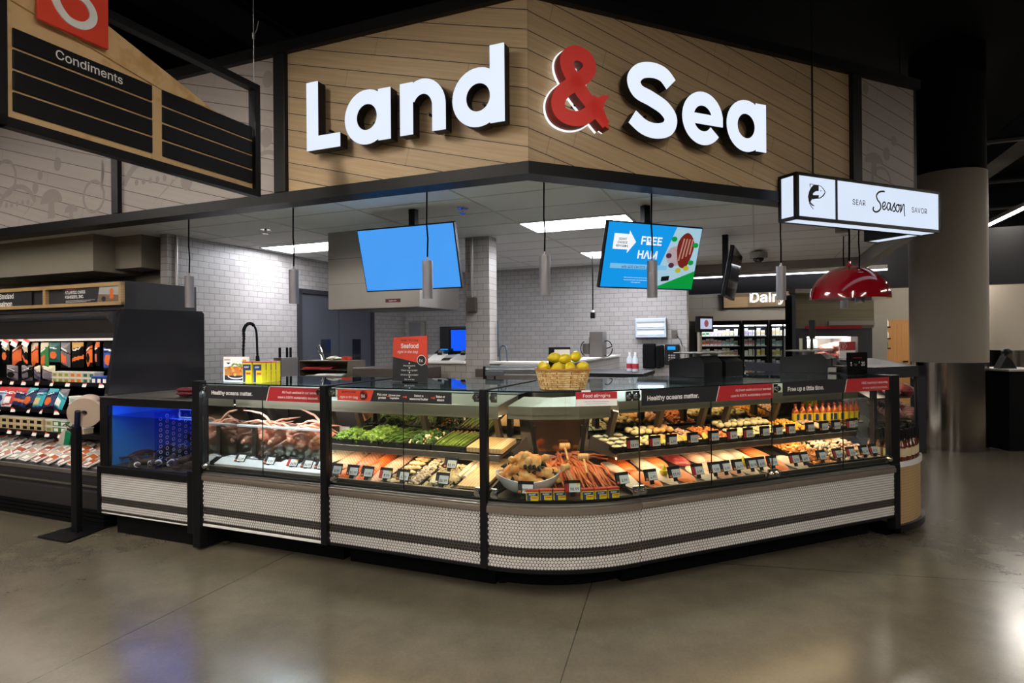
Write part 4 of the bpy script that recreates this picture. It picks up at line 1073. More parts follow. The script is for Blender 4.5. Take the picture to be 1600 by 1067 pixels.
LOW = [(.492, 0), (.711, 0), (.899, 0), (1.093, 1), (1.236, 0), (1.331, 0), (1.443, 0), (1.569, 0), (1.652, 0), (1.765, 0), (1.985, 1), (2.078, 0), (2.261, 0), (2.435, 1), (2.581, 1), (2.726, 0), (2.836, 1)]
for k, (x, r) in enumerate(LOW):
    ptag('R', x, .085, .655, PR[(k * 5 + 1) % 18], r, 'price tag at the front of the right lower deck, %s from the left' % ORD[k], tilt=-.35)

# ---------- right run, lower deck
for x0, x1, y0, y1, m, l, nm in [(.555, .69, .09, .55, WHITEF, 'white fish loin at the left end of the right run deck', 'fish_fillet'), (.69, .83, .08, .36, SALMON, 'thick glossy salmon fillet at the front left of the right run', 'salmon_fillet'),
        (.66, .80, .33, .62, SALMON2, 'dark salmon fillet behind the glossy front salmon, right run', 'salmon_fillet'), (.835, .975, .08, .60, WHITEF, 'white fillet carrying a lemon wedge, right run', 'fish_fillet'),
        (.98, 1.13, .08, .36, SALMON, 'front salmon fillet between white fillets, right run', 'salmon_fillet'), (.93, 1.09, .34, .62, SALMON, 'rear salmon fillet between white fillets, right run', 'salmon_fillet'),
        (1.13, 1.29, .34, .62, TUNA, 'dark red tuna steak at the back of the right run deck', 'tuna_steak'), (1.14, 1.28, .08, .34, WHITEF, 'white fillet in front of the red tuna', 'fish_fillet'),
        (1.28, 1.42, .08, .36, PINKF, 'pale pink fillet right of the tuna, front', 'fish_fillet'), (1.30, 1.44, .34, .62, PINKF, 'pale pink fillet right of the tuna, back', 'fish_fillet'),
        (1.43, 1.55, .08, .60, PINKF, 'long pink fillet left of the lemon crown', 'fish_fillet'), (1.55, 1.68, .08, .36, WHITEF, 'white fillet under the lemon crown', 'fish_fillet'), (1.56, 1.70, .34, .62, WHITEF, 'white fillet behind the lemon crown', 'fish_fillet'),
        (1.69, 1.82, .08, .60, WHITEF, 'long white fillet right of the lemon crown', 'fish_fillet'), (1.83, 2.0, .08, .60, SALMON, 'orange fillet left of the orange shrimp', 'salmon_fillet'), (2.0, 2.15, .08, .34, WHITEF, 'white fillet at the front beside the orange shrimp', 'fish_fillet')]:
    fillet('R', x0, x1, y0, y1, m, l, nm, .034)
SHO = [curl('shrimp', .016, .010, two('orange_shrimp', '#e88a35', '#f2b878', 30, rough=.4), 2)]
SHP = [curl('shrimp', .016, .010, two('pink_shrimp', '#e2b49a', '#f2d9c6', 30, rough=.4), 3)]
SCAL = cubes('scallop', two('scallop_cream', '#eadbc2', '#d8c0a0', 30, rough=.4), .016, 30, .08)
tray('R', 2.16, 2.44, .08, .60, zd, 'black tray of orange shrimp on the right lower deck', h=.03)
pile(SHO, 95, 'R', 2.17, 2.43, .10, .58, zd, 'orange seasoned shrimp on the right lower deck', 'shrimp', 'orange shrimp on the lower deck', 'shrimp', .06, (.9, 1.25), True, 12)
tray('R', 2.45, 2.69, .08, .60, zd, 'black tray of cream scallops on the right lower deck', h=.03)
pile(SCAL, 90, 'R', 2.46, 2.68, .10, .58, zd, 'cream scallop in the tray right of the orange shrimp', 'scallop', 'scallops on the lower deck', 'scallop', .06, (.9, 1.2), False, 13)
tray('R', 2.70, 2.93, .08, .60, zd, 'black tray of pale raw shrimp at the right end of the deck', h=.03)
pile(SHP, 80, 'R', 2.71, 2.92, .10, .58, zd, 'pale raw shrimp at the right end of the lower deck', 'shrimp', 'pale shrimp on the lower deck', 'shrimp', .055, (.9, 1.25), True, 14)
LEMON = M('lemon_peel', '#d6bd14', .4, var=.08, vs=30, bump=.25, bs=120)
def lemon_me():
    pr = [(.0005, -.048), (.006, -.046), (.009, -.040), (.02, -.033), (.030, -.018), (.034, 0), (.031, .017), (.022, .031), (.011, .039), (.006, .044), (.0005, .045)]
    return MB().lathe(pr, 20).mesh('lemon', LEMON, 60)
LEM = lemon_me()
for (x, y, l) in ((.89, .2, 'lemon wedge resting on the white fillet'), (1.59, .2, 'lemon crown on the white fillets')):
    r = solo('lemon_garnish', MB().lathe([(.0005, 0), (.022, .002), (.03, .016), (.028, .030), (.018, .032)], 16).lathe([(.014, .03), (.016, .05), (.0005, .07)], 8), M('lemon_flesh', '#e6d23c', .35), 'bright ' + l, 'lemon', 'R', (x, y, zd(y) + .032), smooth=50)
# ---------- right run, upper shelf
WT = M('white_tray', '#d9d4ca', .4)
tray('R', .585, 1.045, .345, .68, zs, 'long tray of stuffed clams and crab cakes at the left of the right upper shelf', BLACK, .03)
CLAM = MB().blob((0, 0, 0), (.038, .03, .016), 0, .15, 2, 3).mesh('stuffed_clam', two('clam_filling', '#ddcda0', '#f0e6c8', 30, bump=.4), 60)
CLSH = MB().lathe([(.04, .004), (.034, -.008), (.0005, -.014)], 14).mesh('clam_shell', M('pearl_shell', '#d8d2c6', .3), 60)
HERB = MB().blob((0, 0, .014), (.014, .01, .006), 0, .3, 1, 1).mesh('herb_topping', M('herb_green', '#4c7a2a', .5), 50)
for i in range(4):
    for j in range(3):
        y = .39 + i * .08; o = tag(put('stuffed_clam', CLAM, None, 'R', (.635 + j * .085, y, zs(y) + .022), i + j), 'stuffed clam in the left tray of the right upper shelf', 'stuffed clam', 'stuffed clams')
        put('clam_shell', CLSH, o); put('herb_topping', HERB, o)
CAKE = [MB().blob((0, 0, 0), (.032, .032, .022), 0, .14, 2, s).mesh('crab_cake', two('crab_cake_cream', '#e3d09c', '#f0e4c0', 30, bump=.5), 60) for s in (1, 2)]
CAKO = [MB().blob((0, 0, 0), (.03, .03, .022), 0, .2, 2, s).mesh('breaded_ball', two('breaded_gold', '#dca25a', '#eec68a', 30, bump=.5), 60) for s in (1, 2)]
def cakes(ms, x0, x1, label, group, name, topping=False, rows=5):
    cols = int((x1 - x0) / .06)
    for i in range(rows):
        for j in range(cols):
            y = .37 + i * .063; lift = .03 if i > 2 else 0
            o = tag(put(name, ms[(i + j) % 2], None, 'R', (x0 + .03 + j * (x1 - x0 - .06) / max(1, cols - 1) + rnd.uniform(-.006, .006), y, zs(y) + .026 + lift), rnd.uniform(0, 6)), label, name.replace('_', ' '), group)
            if topping and (i + j) % 2: put('herb_topping', HERB, o, loc=(0, 0, .008))
cakes(CAKE, .87, 1.05, 'cream crab cake in the left part of the right upper shelf', 'crab cakes, left part', 'crab_cake', True)
tray('R', 1.05, 1.25, .345, .68, zs, 'black tray of golden breaded balls on the right upper shelf')
cakes(CAKO, 1.06, 1.245, 'golden breaded ball on the right upper shelf', 'golden breaded balls', 'breaded_ball')
tray('R', 1.265, 1.40, .345, .68, zs, 'black tray of pink crab salad on the right upper shelf')
PKS = cubes('salad_piece', two('pink_salad', '#d99a86', '#efc9b4', 40), .013, 60, .3)
pile(PKS, 46, 'R', 1.275, 1.39, .36, .66, zs, 'pink crab salad chunk on the right upper shelf', 'crab salad', 'pink crab salad', 'salad_piece', .035, (.9, 1.3), False, 15)
tray('R', 1.41, 1.665, .345, .68, zs, 'black tray of orange pepper shrimp mix on the right upper shelf')
ORM = cubes('pepper_mix_piece', two('pepper_mix', '#d8632a', '#efa860', 40), .014, 70, .3)
pile(ORM, 80, 'R', 1.42, 1.655, .36, .66, zs, 'orange pepper mix chunk on the right upper shelf', 'seafood mix', 'orange pepper mix', 'pepper_mix_piece', .045, (.8, 1.3), False, 16)
tray('R', 1.675, 1.94, .345, .68, zs, 'black tray of white crab cakes with herbs on the right upper shelf')
cakes(CAKE, 1.68, 1.935, 'white crab cake topped with herbs, middle of the right upper shelf', 'crab cakes, middle part', 'crab_cake', True)
tray('R', 1.945, 2.21, .345, .68, zs, 'black tray of piled cream crab balls on the right upper shelf')
cakes(CAKE, 1.95, 2.205, 'cream crab ball piled beside the yellow chunks', 'cream crab balls', 'crab_ball', True, 5)
tray('R', 2.22, 2.50, .345, .68, zs, 'black tray of bright yellow-orange chunks on the right upper shelf')
YEL = cubes('seasoned_chunk', two('seasoned_yellow', '#f0a025', '#f7c25a', 40, rough=.45), .014, 80, .25)
pile(YEL, 110, 'R', 2.23, 2.49, .36, .66, zs, 'bright yellow-orange seasoned chunk on the right upper shelf', 'seafood chunk', 'yellow-orange chunks', 'seasoned_chunk', .055, (.8, 1.3), False, 17)
tray('R', 2.51, 2.71, .345, .62, zs, 'black tray of pink shrimp meat on the right upper shelf')
pile(SHP, 55, 'R', 2.52, 2.70, .36, .60, zs, 'pink shrimp meat before the yellow-labelled bottles', 'shrimp', 'pink shrimp on the upper shelf', 'shrimp', .04, (.8, 1.1), True, 18)
tray('R', 2.72, 2.92, .345, .50, zs, 'black tray of brown mussels at the right end of the upper shelf')
MUS = [MB().blob((0, 0, 0), (.03, .016, .012), 0, .12, 2, s).mesh('mussel', two('mussel_brown', '#4a3424', '#8a6a4a', 30, rough=.35), 60) for s in (1, 2)]
pile(MUS, 26, 'R', 2.73, 2.91, .36, .48, zs, 'brown mussel in front of the yellow-labelled bottles', 'mussel', 'mussels on the upper shelf', 'mussel', .04, (.9, 1.2), True, 19)
for x, y in ((.80, .375), (1.0, .36), (1.2, .36), (1.39, .37)):
    solo('lemon_slice', MB().cyl((0, -.003, 0), (0, .003, 0), .03, n=18), MATS['lemon_flesh'], 'yellow lemon slice standing on the right upper shelf at %s tag' % {.80: 'the first', 1.0: 'the second', 1.2: 'the fourth', 1.39: 'the fifth'}[x], 'lemon slice', 'R', (x, y, zs(y) + .045), rot=(-.5, 0, .3), smooth=40)
# amber bottles with yellow labels
BOT = None
AMB = M('amber_sauce', '#b5541a', .15, var=.1, coat=.4)
for k in range(11):
    a = k / 10; x = 2.56 + .62 * a; y = .575 - .09 * a + .10 * (a - .5) ** 2
    lab = 'yellow-labelled amber bottle on the right upper shelf, %s from the left' % ORD[k]
    if BOT is None:
        BOT = solo('sauce_bottle', MB().lathe([(.0005, 0), (.026, 0), (.028, .006), (.028, .105), (.022, .125), (.011, .14), (.011, .155)], 16), AMB, lab, 'bottle', 'R', (x, y, .862), smooth=40, group='yellow-labelled sauce bottles')
        part('bottle_cap', MB().lathe([(.0005, .170), (.012, .170), (.012, .150)], 14), M('red_cap', '#9a3a1e', .4), BOT, 40)
        part('bottle_label', MB().lathe([(.0285, .022), (.0285, .092)], 16).box(-.013, .013, -.0295, -.028, .03, .085, 1), [YELL, LBLUE], BOT, 40)
    else: dup(BOT, 'R', (x, y, .862), rnd.uniform(-.8, .8), lab)
SHELFX = solo('bottle_ledge', MB().prism([(2.54, .66), (2.54, .545), (2.85, .50), (3.2, .455), (3.26, .50), (3.2, .58)], 0, .012, 'Z'), STEEL, 'curved steel ledge under the yellow-labelled sauce bottles', 'ledge', 'R', (0, 0, .849))
solo('ledge_post', MB().box(-.02, .02, -.02, .02, 0, .115), STEELD, 'steel post holding the bottle ledge at the right end', 'post', 'R', (3.02, .52, .735))

# ---------- corner case: bowl of claws, crab heap, mallets, seasoning boxes
bowl = thing('serving_bowl', 'wide white bowl full of stone crab claws in the rounded corner case', 'bowl', 'C', .095, 3.86, .607)
mb = MB(); prof = [(.09, 0), (.16, .03), (.20, .075), (.215, .105), (.208, .107), (.19, .078), (.15, .04), (.0005, .02)]
mb.lathe(prof, 36); mb.v = [(x * 1.0, y * .8, z + (abs(x) ** 2) * .9) for x, y, z in mb.v]
part('bowl_body', mb, M('white_melamine', '#d2d3d6', .3, var=.02), bowl, 60)
CLAWT = M('claw_black_tip', '#0c0807', .45)
CLAWB = two('claw_cream', '#d98a45', '#ecc078', 24, rough=.35, bump=.1)
def claw(seed):
    b = MB().blob((0, 0, 0), (.05, .03, .027), 0, .12, 2, seed).blob((-.06, .005, 0), (.025, .018, .018), 0, .15, 2, seed + 1)
    b.tube([(.042, .008, .0), (.06, .011, 0), (.074, .004, 0)], [.013, .009, .002], 8, 1).tube([(.038, -.014, 0), (.054, -.015, 0), (.066, -.006, 0)], [.010, .007, .002], 8, 1)
    return b.mesh('crab_claw', [CLAWB, CLAWT], 60)
CLAWS = [claw(s) for s in (1, 5, 9)]
q = random.Random(77)
for k in range(30):
    a = q.uniform(0, 6.28); lay = k / 30; r = .135 * math.sqrt(q.random()) * (1 - .55 * max(0, lay - .3))
    o = put('crab_claw', CLAWS[k % 3], None, 'C', (.095 + r * math.cos(a), 3.87 + (.8 if math.sin(a) > 0 else .55) * r * math.sin(a), .685 + .15 * lay * (1 - (r / .3) ** 2)), rot=(q.uniform(-.7, .7), q.uniform(-.6, .6), q.uniform(0, 6)))
    o.scale = (1.35,) * 3
    tag(o, 'cream and orange stone crab claw with black tips in the white bowl', 'crab claw', 'stone crab claws in the bowl')
q = random.Random(78)
for k in range(118):
    s = .36 + .58 * q.random(); lay = q.random(); off = q.uniform(.42, .74)
    if s < .50: off = max(off, .58)
    p = cpt(s, off); a = TL + min(s, .9) / RC
    z = .63 + (off - .2) / .5 * .17 * (.35 + .65 * lay) * (1 - abs((s - .68) / .42) ** 3)
    o = put('crab_limb', LEGR[k % 2], None, 'A', (p[0], p[1], z), rot=(q.uniform(-.5, .5), q.uniform(-.1, .4), a - PI / 2 + q.gauss(0, .75)))
    tag(o, 'orange-red crab leg in the big heap of the rounded corner case', 'crab leg', 'crab legs in the corner heap')
for k in range(50):
    s = .44 + .50 * (k / 49) + q.uniform(-.01, .01); p = cpt(s, .33 + q.uniform(-.02, .06)); a = TL + min(s, .9) / RC
    o = put('crab_limb', LEGR[k % 2], None, 'A', (p[0], p[1], .735 + q.uniform(-.015, .02)))
    o.rotation_euler = Euler((q.uniform(-.3, .3), .62 + q.uniform(-.1, .15), a - PI / 2 + q.uniform(-.3, .3)), 'XYZ'); o.scale = (.66,) * 3
    tag(o, 'orange-red crab leg leaning forward along the front of the corner heap', 'crab leg', 'front crab legs of the corner heap')
WOODM = banded('mallet_wood', '#c99a63', '#dcb783', 20, 'X', 3, .5, .3, .9)
ml = None
for x, y, z, r, t_, lab in [(.355, 4.10, .865, .1, .1, 'back wooden crab mallet at the top of the heap'), (.335, 3.84, .775, .9, .5, 'wooden crab mallet lying in front of the heap centre'), (.47, 4.0, .81, .1, .2, 'wooden crab mallet on the right slope of the heap'), (.14, 4.05, .80, -.4, .1, 'wooden crab mallet behind the white bowl')]:
    if ml is None:
        ml = thing('crab_mallet', lab, 'mallet', 'C', x, y, z, r); ml.rotation_euler = (t_, 0, r)
        part('mallet_head', MB().lathe([(.0005, -.035), (.021, -.035), (.023, -.03), (.023, .03), (.021, .035), (.0005, .035)], 16, mx=Matrix.Rotation(PI / 2, 4, 'Y')), WOODM, ml, 40)
        part('mallet_handle', MB().tube([(0, 0, 0), (0, -.13, -.06)], .0075, 8), WOODM, ml, 40)
    else:
        m2 = dup(ml, 'C', (x, y, z), r, lab); m2.rotation_euler = (t_, 0, r)
def seasoning(fr, w, d, h, name, label, loc, rz, big=False):
    r = tag(put(name, None, None, fr, loc, rz), label, 'seasoning tin')
    body = MB().box(-w / 2, w / 2, -d / 2, d / 2, 0, h, 0, b=.003).box(-w / 2 + w * .08, -w / 2 + w * .36, -d / 2 - .0008, -d / 2, 0.002, h * .62, 1).box(-w / 2 + w * .06, w / 2 - w * .04, -d / 2 - .0009, -d / 2, h * .62, h * .92, 1)
    body.box(-w * .05, w * .45, -d / 2 - .0012, -d / 2, h * .4, h * .52, 3)
    body.text('OLD BAY', h * .30 if not big else h * .16, FACE(0, -d / 2 - .0016, h * .69 if not big else h * .74), 2, .02, 'CENTER', sx=(.72 if not big else .62))
    body.text('SEASONING', h * .1, FACE(w * .2, -d / 2 - .0016, h * .42), 1, .01, 'CENTER', sx=.6)
    part('tin_body', body, [YELL, LBLUE, PRINT, ORANGEP], r)
    part('tin_lid', MB().box(-w / 2 - .001, w / 2 + .001, -d / 2 - .001, d / 2 + .001, h, h + h * (.22 if not big else .06), b=.002), M('tin_red_lid', '#b2352a', .45), r)
    return r
for k, x in enumerate((.117, .200, .283, .452, .535, .615)):
    c = .03 * (k - 2) * .0; y = 3.655 + (.012 if k in (1, 2) else 0) + (.03 if k > 3 else .015 if k == 3 else 0) + (.02 if k == 5 else 0)
    seasoning('C', .076, .035, .062, 'seasoning_tin', 'small red-lidded yellow seasoning tin before the crab heap, %s from the left' % ORD[k], (x, y, .607), (-.1, -.03, .05, .15, .2, .28)[k])
ptag('C', .075, 3.660, .632, '$15.99', 0, 'price tag before the white bowl of claws', 'clip', -.15, -.2)
ptag('C', .362, 3.645, .640, '$8.99', 1, 'price tag between the seasoning tins', 'stem', -.1, .1)

# ---------- dark bottles on the end-cap ledge
DB = None; n = 0
for row, (kk, cnt) in enumerate(((.93, 13), (.80, 11), (.66, 9), (.52, 7))):
    for i in range(cnt):
        x, y = ell(kk, .03, .97, cnt - 1)[i]
        lab = 'black-capped amber bottle on the oak end cap, %s row, %s from the left' % (('front', 'second', 'third', 'back')[row], ORD[i])
        if DB is None:
            DB = solo('dark_bottle', MB().lathe([(.0005, 0), (.029, 0), (.030, .005), (.030, .115), (.026, .135), (.013, .16), (.012, .205)], 16), M('dark_amber_glass', '#5a2a10', .08, coat=.5), lab, 'bottle', 'R', (x, y, .591), smooth=40, group='dark bottles on the end cap')
            part('bottle_cap', MB().lathe([(.0005, .262), (.0185, .260), (.0195, .20), (.0150, .172)], 14), BLACK, DB, 40)
            part('bottle_label', MB().lathe([(.0306, .045), (.0306, .112)], 16), M('cream_label', '#c9b893', .6), DB, 40)
        else: dup(DB, 'R', (x, y, .591), rnd.uniform(-.5, .5), lab)
# ---------- meat in the deli case
MEATM = [banded('marbled_meat', '#a8484a', '#d89a90', 16, 'DIAGONAL', 6, .4, .4, .9), banded('pink_meat', '#c67a70', '#e2b6a4', 18, 'DIAGONAL', 6, .4, .4, .9), two('dark_meat', '#7c2f30', '#a85450', 20)]
LV = (('bottom', .68, .36), ('middle', .87, .40), ('top', 1.06, .46))
k = 0
for lv, (nm, z, y) in enumerate(LV):
    for i in range(7):
        for j in range(2):
            yy = y - .02 + i * .11; xx = 3.56 - j * .19 + (yy - .25) * 1.017
            me = MB().blob((0, 0, .045), (.10, .065, .05), 0, .2, 2, k).mesh('meat_cut', MEATM[(i + lv + j) % 3], 60)
            tag(put('meat_cut', me, None, 'R', (xx, yy, z + .002), rot=(rnd.uniform(-.2, .2), 0, .3 + .3 * (i % 2))), 'cut of red meat in the dark framed case, %s shelf, %s row, %s one' % (nm, ('outer', 'inner')[j], ORD[i]), 'meat', 'meat cuts in the deli case'); k += 1
    if lv:
        for i in range(6):
            yy = y - .06 + i * .07; xx = 3.34 + (yy - .25) * 1.017
            ptag('R', xx, yy, z + .02, '9.99', 0, 'white price tag in the dark framed meat case, %s shelf, %s from left' % (nm, ORD[i]), 'stem', -.3, .5)
# ================================================================== lettering of the big sign
def smooth_path(p, k=8):
    out = []; n = len(p)
    for i in range(n - 1):
        a, b, c, d = p[max(i - 1, 0)], p[i], p[i + 1], p[min(i + 2, n - 1)]
        for j in range(k):
            t = j / k
            out.append(tuple(.5 * (2 * b[m] + (c[m] - a[m]) * t + (2 * a[m] - 5 * b[m] + 4 * c[m] - d[m]) * t * t + (3 * b[m] - a[m] - 3 * c[m] + d[m]) * t ** 3) for m in (0, 1)))
    return out + [p[-1]]
def offs(path, w):
    o, i = [], []
    for k, p in enumerate(path):
        a, b = path[max(k - 1, 0)], path[min(k + 1, len(path) - 1)]
        dx, dy = b[0] - a[0], b[1] - a[1]; L = math.hypot(dx, dy) or 1
        ww = w(k / (len(path) - 1)) if callable(w) else w
        o.append((p[0] - dy / L * ww / 2, p[1] + dx / L * ww / 2)); i.append((p[0] + dy / L * ww / 2, p[1] - dx / L * ww / 2))
    return o, i
def ellip(cx, cz, rx, rz, a0, a1, n=40): return [(cx + rx * math.cos(math.radians(a0 + (a1 - a0) * i / n)), cz + rz * math.sin(math.radians(a0 + (a1 - a0) * i / n))) for i in range(n + 1)]
def strip3(mb, o, i, y0, y1, m=0):
    n = len(o); vs = []
    for k in range(n): vs += [(o[k][0], y0, o[k][1]), (i[k][0], y0, i[k][1]), (i[k][0], y1, i[k][1]), (o[k][0], y1, o[k][1])]
    fs = [(0, 1, 2, 3), tuple(4 * (n - 1) + j for j in (3, 2, 1, 0))]
    for k in range(n - 1):
        for j in range(4): fs.append((4 * k + j, 4 * k + 4 + j, 4 * k + 4 + (j + 1) % 4, 4 * k + (j + 1) % 4))
    mb.add(vs, fs, m)
def letter(name, fr, y, shapes, label, face, side, cx, halo=None):
    """shapes: ('poly', pts) or ('path', pts, width)"""
    r = thing(name, label, 'sign letter', fr, cx, y, 3.0, group='letters of the big counter sign')
    def build(y0, y1, grow=0.0):
        mb = MB()
        for s in shapes:
            if s[0] == 'poly': mb.prism([(x - cx, z - 3.0) for x, z in s[1]], y0, y1, 'Y')
            else:
                w = s[2]; ww = (lambda t, w=w: (w(t) if callable(w) else w) + grow)
                o, i = offs([(x - cx, z - 3.0) for x, z in s[1]], ww); strip3(mb, o, i, y0, y1)
        return mb
    part('letter_face', build(-.006, 0), face, r)
    part('letter_return', build(0, .085), side, r)
    if halo: part('halo_plate', build(.085, .10, .018), halo, r)
    part('standoff', MB().cyl((0, .08, .2), (0, .13, .2), .01, n=8), BLACK, r)
    return r
LET = WHITE_LED
YL_, YR_ = SL - .125, SR - .125
rect = lambda x0, x1, z0, z1: ('poly', [(x0, z0), (x1, z0), (x1, z1), (x0, z1)])
letter('sign_letter', 'L', YL_, [rect(-2.077, -1.972, 3.037, 3.552), rect(-1.975, -1.77, 3.037, 3.14)], 'glowing white capital L at the left end of the sign', LET, BLACK, -1.93)
letter('sign_letter', 'L', YL_, [('path', ellip(-1.533, 3.217, .14, .146, 0, 360), .103), rect(-1.433, -1.33, 3.035, 3.402)], 'glowing white letter a right after the capital L', LET, BLACK, -1.53)
letter('sign_letter', 'L', YL_, [rect(-1.25, -1.146, 3.04, 3.405), ('path', [(-.939, 3.04), (-.939, 3.2)] + ellip(-1.068, 3.215, .129, .147, 0, 150, 20), .103)], 'glowing white letter n in the middle of the left word', LET, BLACK, -1.07)
letter('sign_letter', 'L', YL_, [('path', ellip(-.642, 3.217, .14, .146, 0, 360), .103), rect(-.554, -.45, 3.032, 3.545)], 'glowing white letter d next to the corner of the sign', LET, BLACK, -.64)
amp = smooth_path([(.575, 3.06), (.47, 3.17), (.36, 3.29), (.29, 3.385), (.275, 3.45), (.31, 3.50), (.375, 3.512), (.435, 3.48), (.445, 3.42), (.40, 3.36), (.32, 3.30), (.24, 3.235), (.205, 3.16), (.23, 3.095), (.31, 3.07), (.40, 3.09), (.475, 3.15), (.525, 3.225)])
letter('sign_letter', 'R', YR_, [('path', amp, lambda t: .10 if t > .1 else .07 + .3 * t), ('poly', [(.47, 3.17), (.53, 3.16), (.60, 3.265), (.555, 3.262), (.525, 3.25)]), ('poly', [(.50, 3.13), (.545, 3.06), (.60, 3.035), (.585, 3.10), (.555, 3.17)])],
       'red ampersand with a fish tail and white halo light', M('sign_red', '#c9362f', .45, var=.02, emit=.25), M('sign_dark_red', '#8a1c1a', .5), .38, halo=glow('halo_light', '#ffffff', 1.0))
S_ = smooth_path([(1.125, 3.425), (1.06, 3.485), (.965, 3.503), (.86, 3.478), (.805, 3.41), (.84, 3.335), (.95, 3.297), (1.06, 3.25), (1.12, 3.18), (1.09, 3.105), (.99, 3.075), (.885, 3.09), (.79, 3.15)])
letter('sign_letter', 'R', YR_, [('path', S_, .108)], 'glowing white capital S right of the red ampersand', LET, BLACK, .96)
letter('sign_letter', 'R', YR_, [('path', ellip(1.413, 3.222, .138, .146, 2, 322), .10), ('poly', [(1.27, 3.18), (1.60, 3.18), (1.60, 3.255), (1.27, 3.255)])], 'glowing white letter e right after the capital S', LET, BLACK, 1.41)
letter('sign_letter', 'R', YR_, [('path', ellip(1.832, 3.222, .14, .146, 0, 360), .103), rect(1.93, 2.033, 3.04, 3.41)], 'glowing white letter a at the right end of the sign', LET, BLACK, 1.84)

# ================================================================== hanging screens
def screen(fr, x, y, z, tilt, label, mats, w=.945, h=.545, rz=0.0, deco=None, drop=True):
    r = thing('television', label, 'television', fr, x, y, z, rz)
    rot = Matrix.Rotation(tilt, 4, 'X')
    q = MB().box(-w / 2, w / 2, 0, .04, -h / 2, h / 2, b=.004); q.v = [tuple(rot @ Vector(v)) for v in q.v]
    part('bezel', q, BLACK, r)
    s = MB().box(-w / 2 + .01, w / 2 - .01, -.004, 0, -h / 2 + .012, h / 2 - .01, 0)
    if deco: deco(s)
    s.v = [tuple(rot @ Vector(v)) for v in s.v]
    part('screen_panel', s, mats, r)
    part('ceiling_pole', MB().box(-.03, .03, .06, .12, -.1, ZC - z - .002).box(-.12, .12, .03, .1, -.08, .08), BLACK, r)
    return r
screen('L', -1.655, 1.0, 2.29, .26, 'tilted hanging screen showing plain blue, in front of the steel hood', [glow('blue_screen', '#4a9df2', 1.0)])
def ham(s):
    e = -.0055; e2 = -.007
    P_ = lambda pts, m, y=e: s.poly([(x, y, z) for x, z in pts], m)
    P_([(.20, .26), (.46, .26), (.46, -.12), (.05, -.259), (.02, -.259)], 1)
    P_([(.05, -.259), (.46, -.10), (.46, -.259)], 2, e2)
    s.text('FREE', .125, FACE(-.035, e2, .10), 4, .022, 'CENTER'); s.text('HAM', .125, FACE(-.055, e2, -.015), 4, .022, 'CENTER')
    P_([(-.40, .05), (-.26, .05), (-.26, .02), (-.185, .115), (-.26, .205), (-.26, .175), (-.40, .175)], 4, -.0058)
    s.text('GIANT\nCHOICE\nREWARDS', .034, FACE(-.315, e2, .125), 5, .014, 'CENTER')
    P_([(-.40, -.105), (.16, -.105), (.16, -.065), (-.40, -.065)], 3, -.0058)
    s.text('with 400 CHOICE points', .042, FACE(-.13, e2, -.1), 6, .004, 'CENTER', sx=.95)
    for k, t_ in enumerate(('Minimum purchase required. See store for details.', 'Rewards points needed. Limit one per household.', 'While supplies last.')): s.text(t_, .015, FACE(-.13, e2, -.18 - .02 * k), 4, 0, 'CENTER')
    # the roast
    P_([(.235 + .10 * math.cos(a), .02 + .085 * math.sin(a)) for a in [2 * PI * i / 20 for i in range(20)]], 7)
    P_([(.32 + .085 * math.cos(a) * (1 + .1 * math.sin(3 * a)), .07 + .15 * math.sin(a)) for a in [2 * PI * i / 24 for i in range(24)]], 8, e2)
    for k in range(4): P_([(.26 + .035 * k, -.02 + .02 * k), (.275 + .035 * k, -.02 + .02 * k), (.30 + .03 * k, .17), (.285 + .03 * k, .17)], 7, -.0075)
    for dx, dz, m in ((.16, .02, 9), (.2, -.06, 9), (.28, -.1, 10), (.36, -.08, 10), (.40, -.03, 2), (.19, .16, 2), (.42, .12, 2)):
        P_([(dx + .03 * math.cos(a), dz + .022 * math.sin(a)) for a in [2 * PI * i / 12 for i in range(12)]], m, -.0078)
    P_([(.12, -.20), (.20, -.19), (.2, -.15), (.12, -.16)], 5, e2)
screen('R', 1.40, 1.0, 2.275, .28, 'tilted hanging screen with a ham advert on blue', [glow('ad_blue', '#1696e6', 1.0), glow('ad_pale', '#a9cfe0', .9), glow('ad_green', '#0f9a3f', .9), glow('ad_band', '#7fc4ee', .9),
       glow('ad_white', '#f4f8fc', 1.0), glow('ad_black', '#141418', 1.0), glow('ad_navy', '#0d3e73', 1.0), glow('ad_ham_pale', '#c48a7c', .8), glow('ad_ham', '#7a2a20', .8), glow('ad_fig', '#5a3048', .8), glow('ad_lime', '#b9b52a', .9)], deco=ham)
screen('C', 2.42, 6.5, 2.28, .18, 'switched-off black screen seen nearly edge-on right of the ham advert', [M('dark_screen', '#0c0d10', .08)], .95, .52, rz=PI / 2 + TL - .06)

# ================================================================== box sign, red dome lamp, aisle sign
sg = thing('box_sign', 'white lit box sign reading sear season savor with a fish', 'sign', 'R', 3.16, .42, 2.53)
GW = glow('box_sign_face', '#dbe7fa', 1.0)
X0, X1, ZS0, ZS1 = -.885, .905, 0, .372
mb = MB()
for x in (X0, X1 - .03): mb.box(x, x + .03, -.1, -.07, ZS0, ZS1); 
mb.box(X0, X0 + .03, .05, .08, ZS0, ZS1).box(X0 + .44, X0 + .46, -.1, -.085, ZS0, ZS1)
for z in (ZS0, ZS1 - .025): mb.box(X0, X1, -.1, -.075, z, z + .025).box(X0, X0 + .025, -.1, .08, z, z + .025).box(X0, X1, .06, .08, z, z + .025)
mb.box(X0, X1, .06, .08, ZS0, ZS1).box(X1 - .02, X1, -.1, .50, ZS0, ZS1).box(X1 - .2, X1, .48, .5, ZS0, ZS1).box(X1 - .2, X1 - .18, .08, .5, ZS0, ZS1).box(X0, X1, -.1, .08, ZS1 - .01, ZS1)
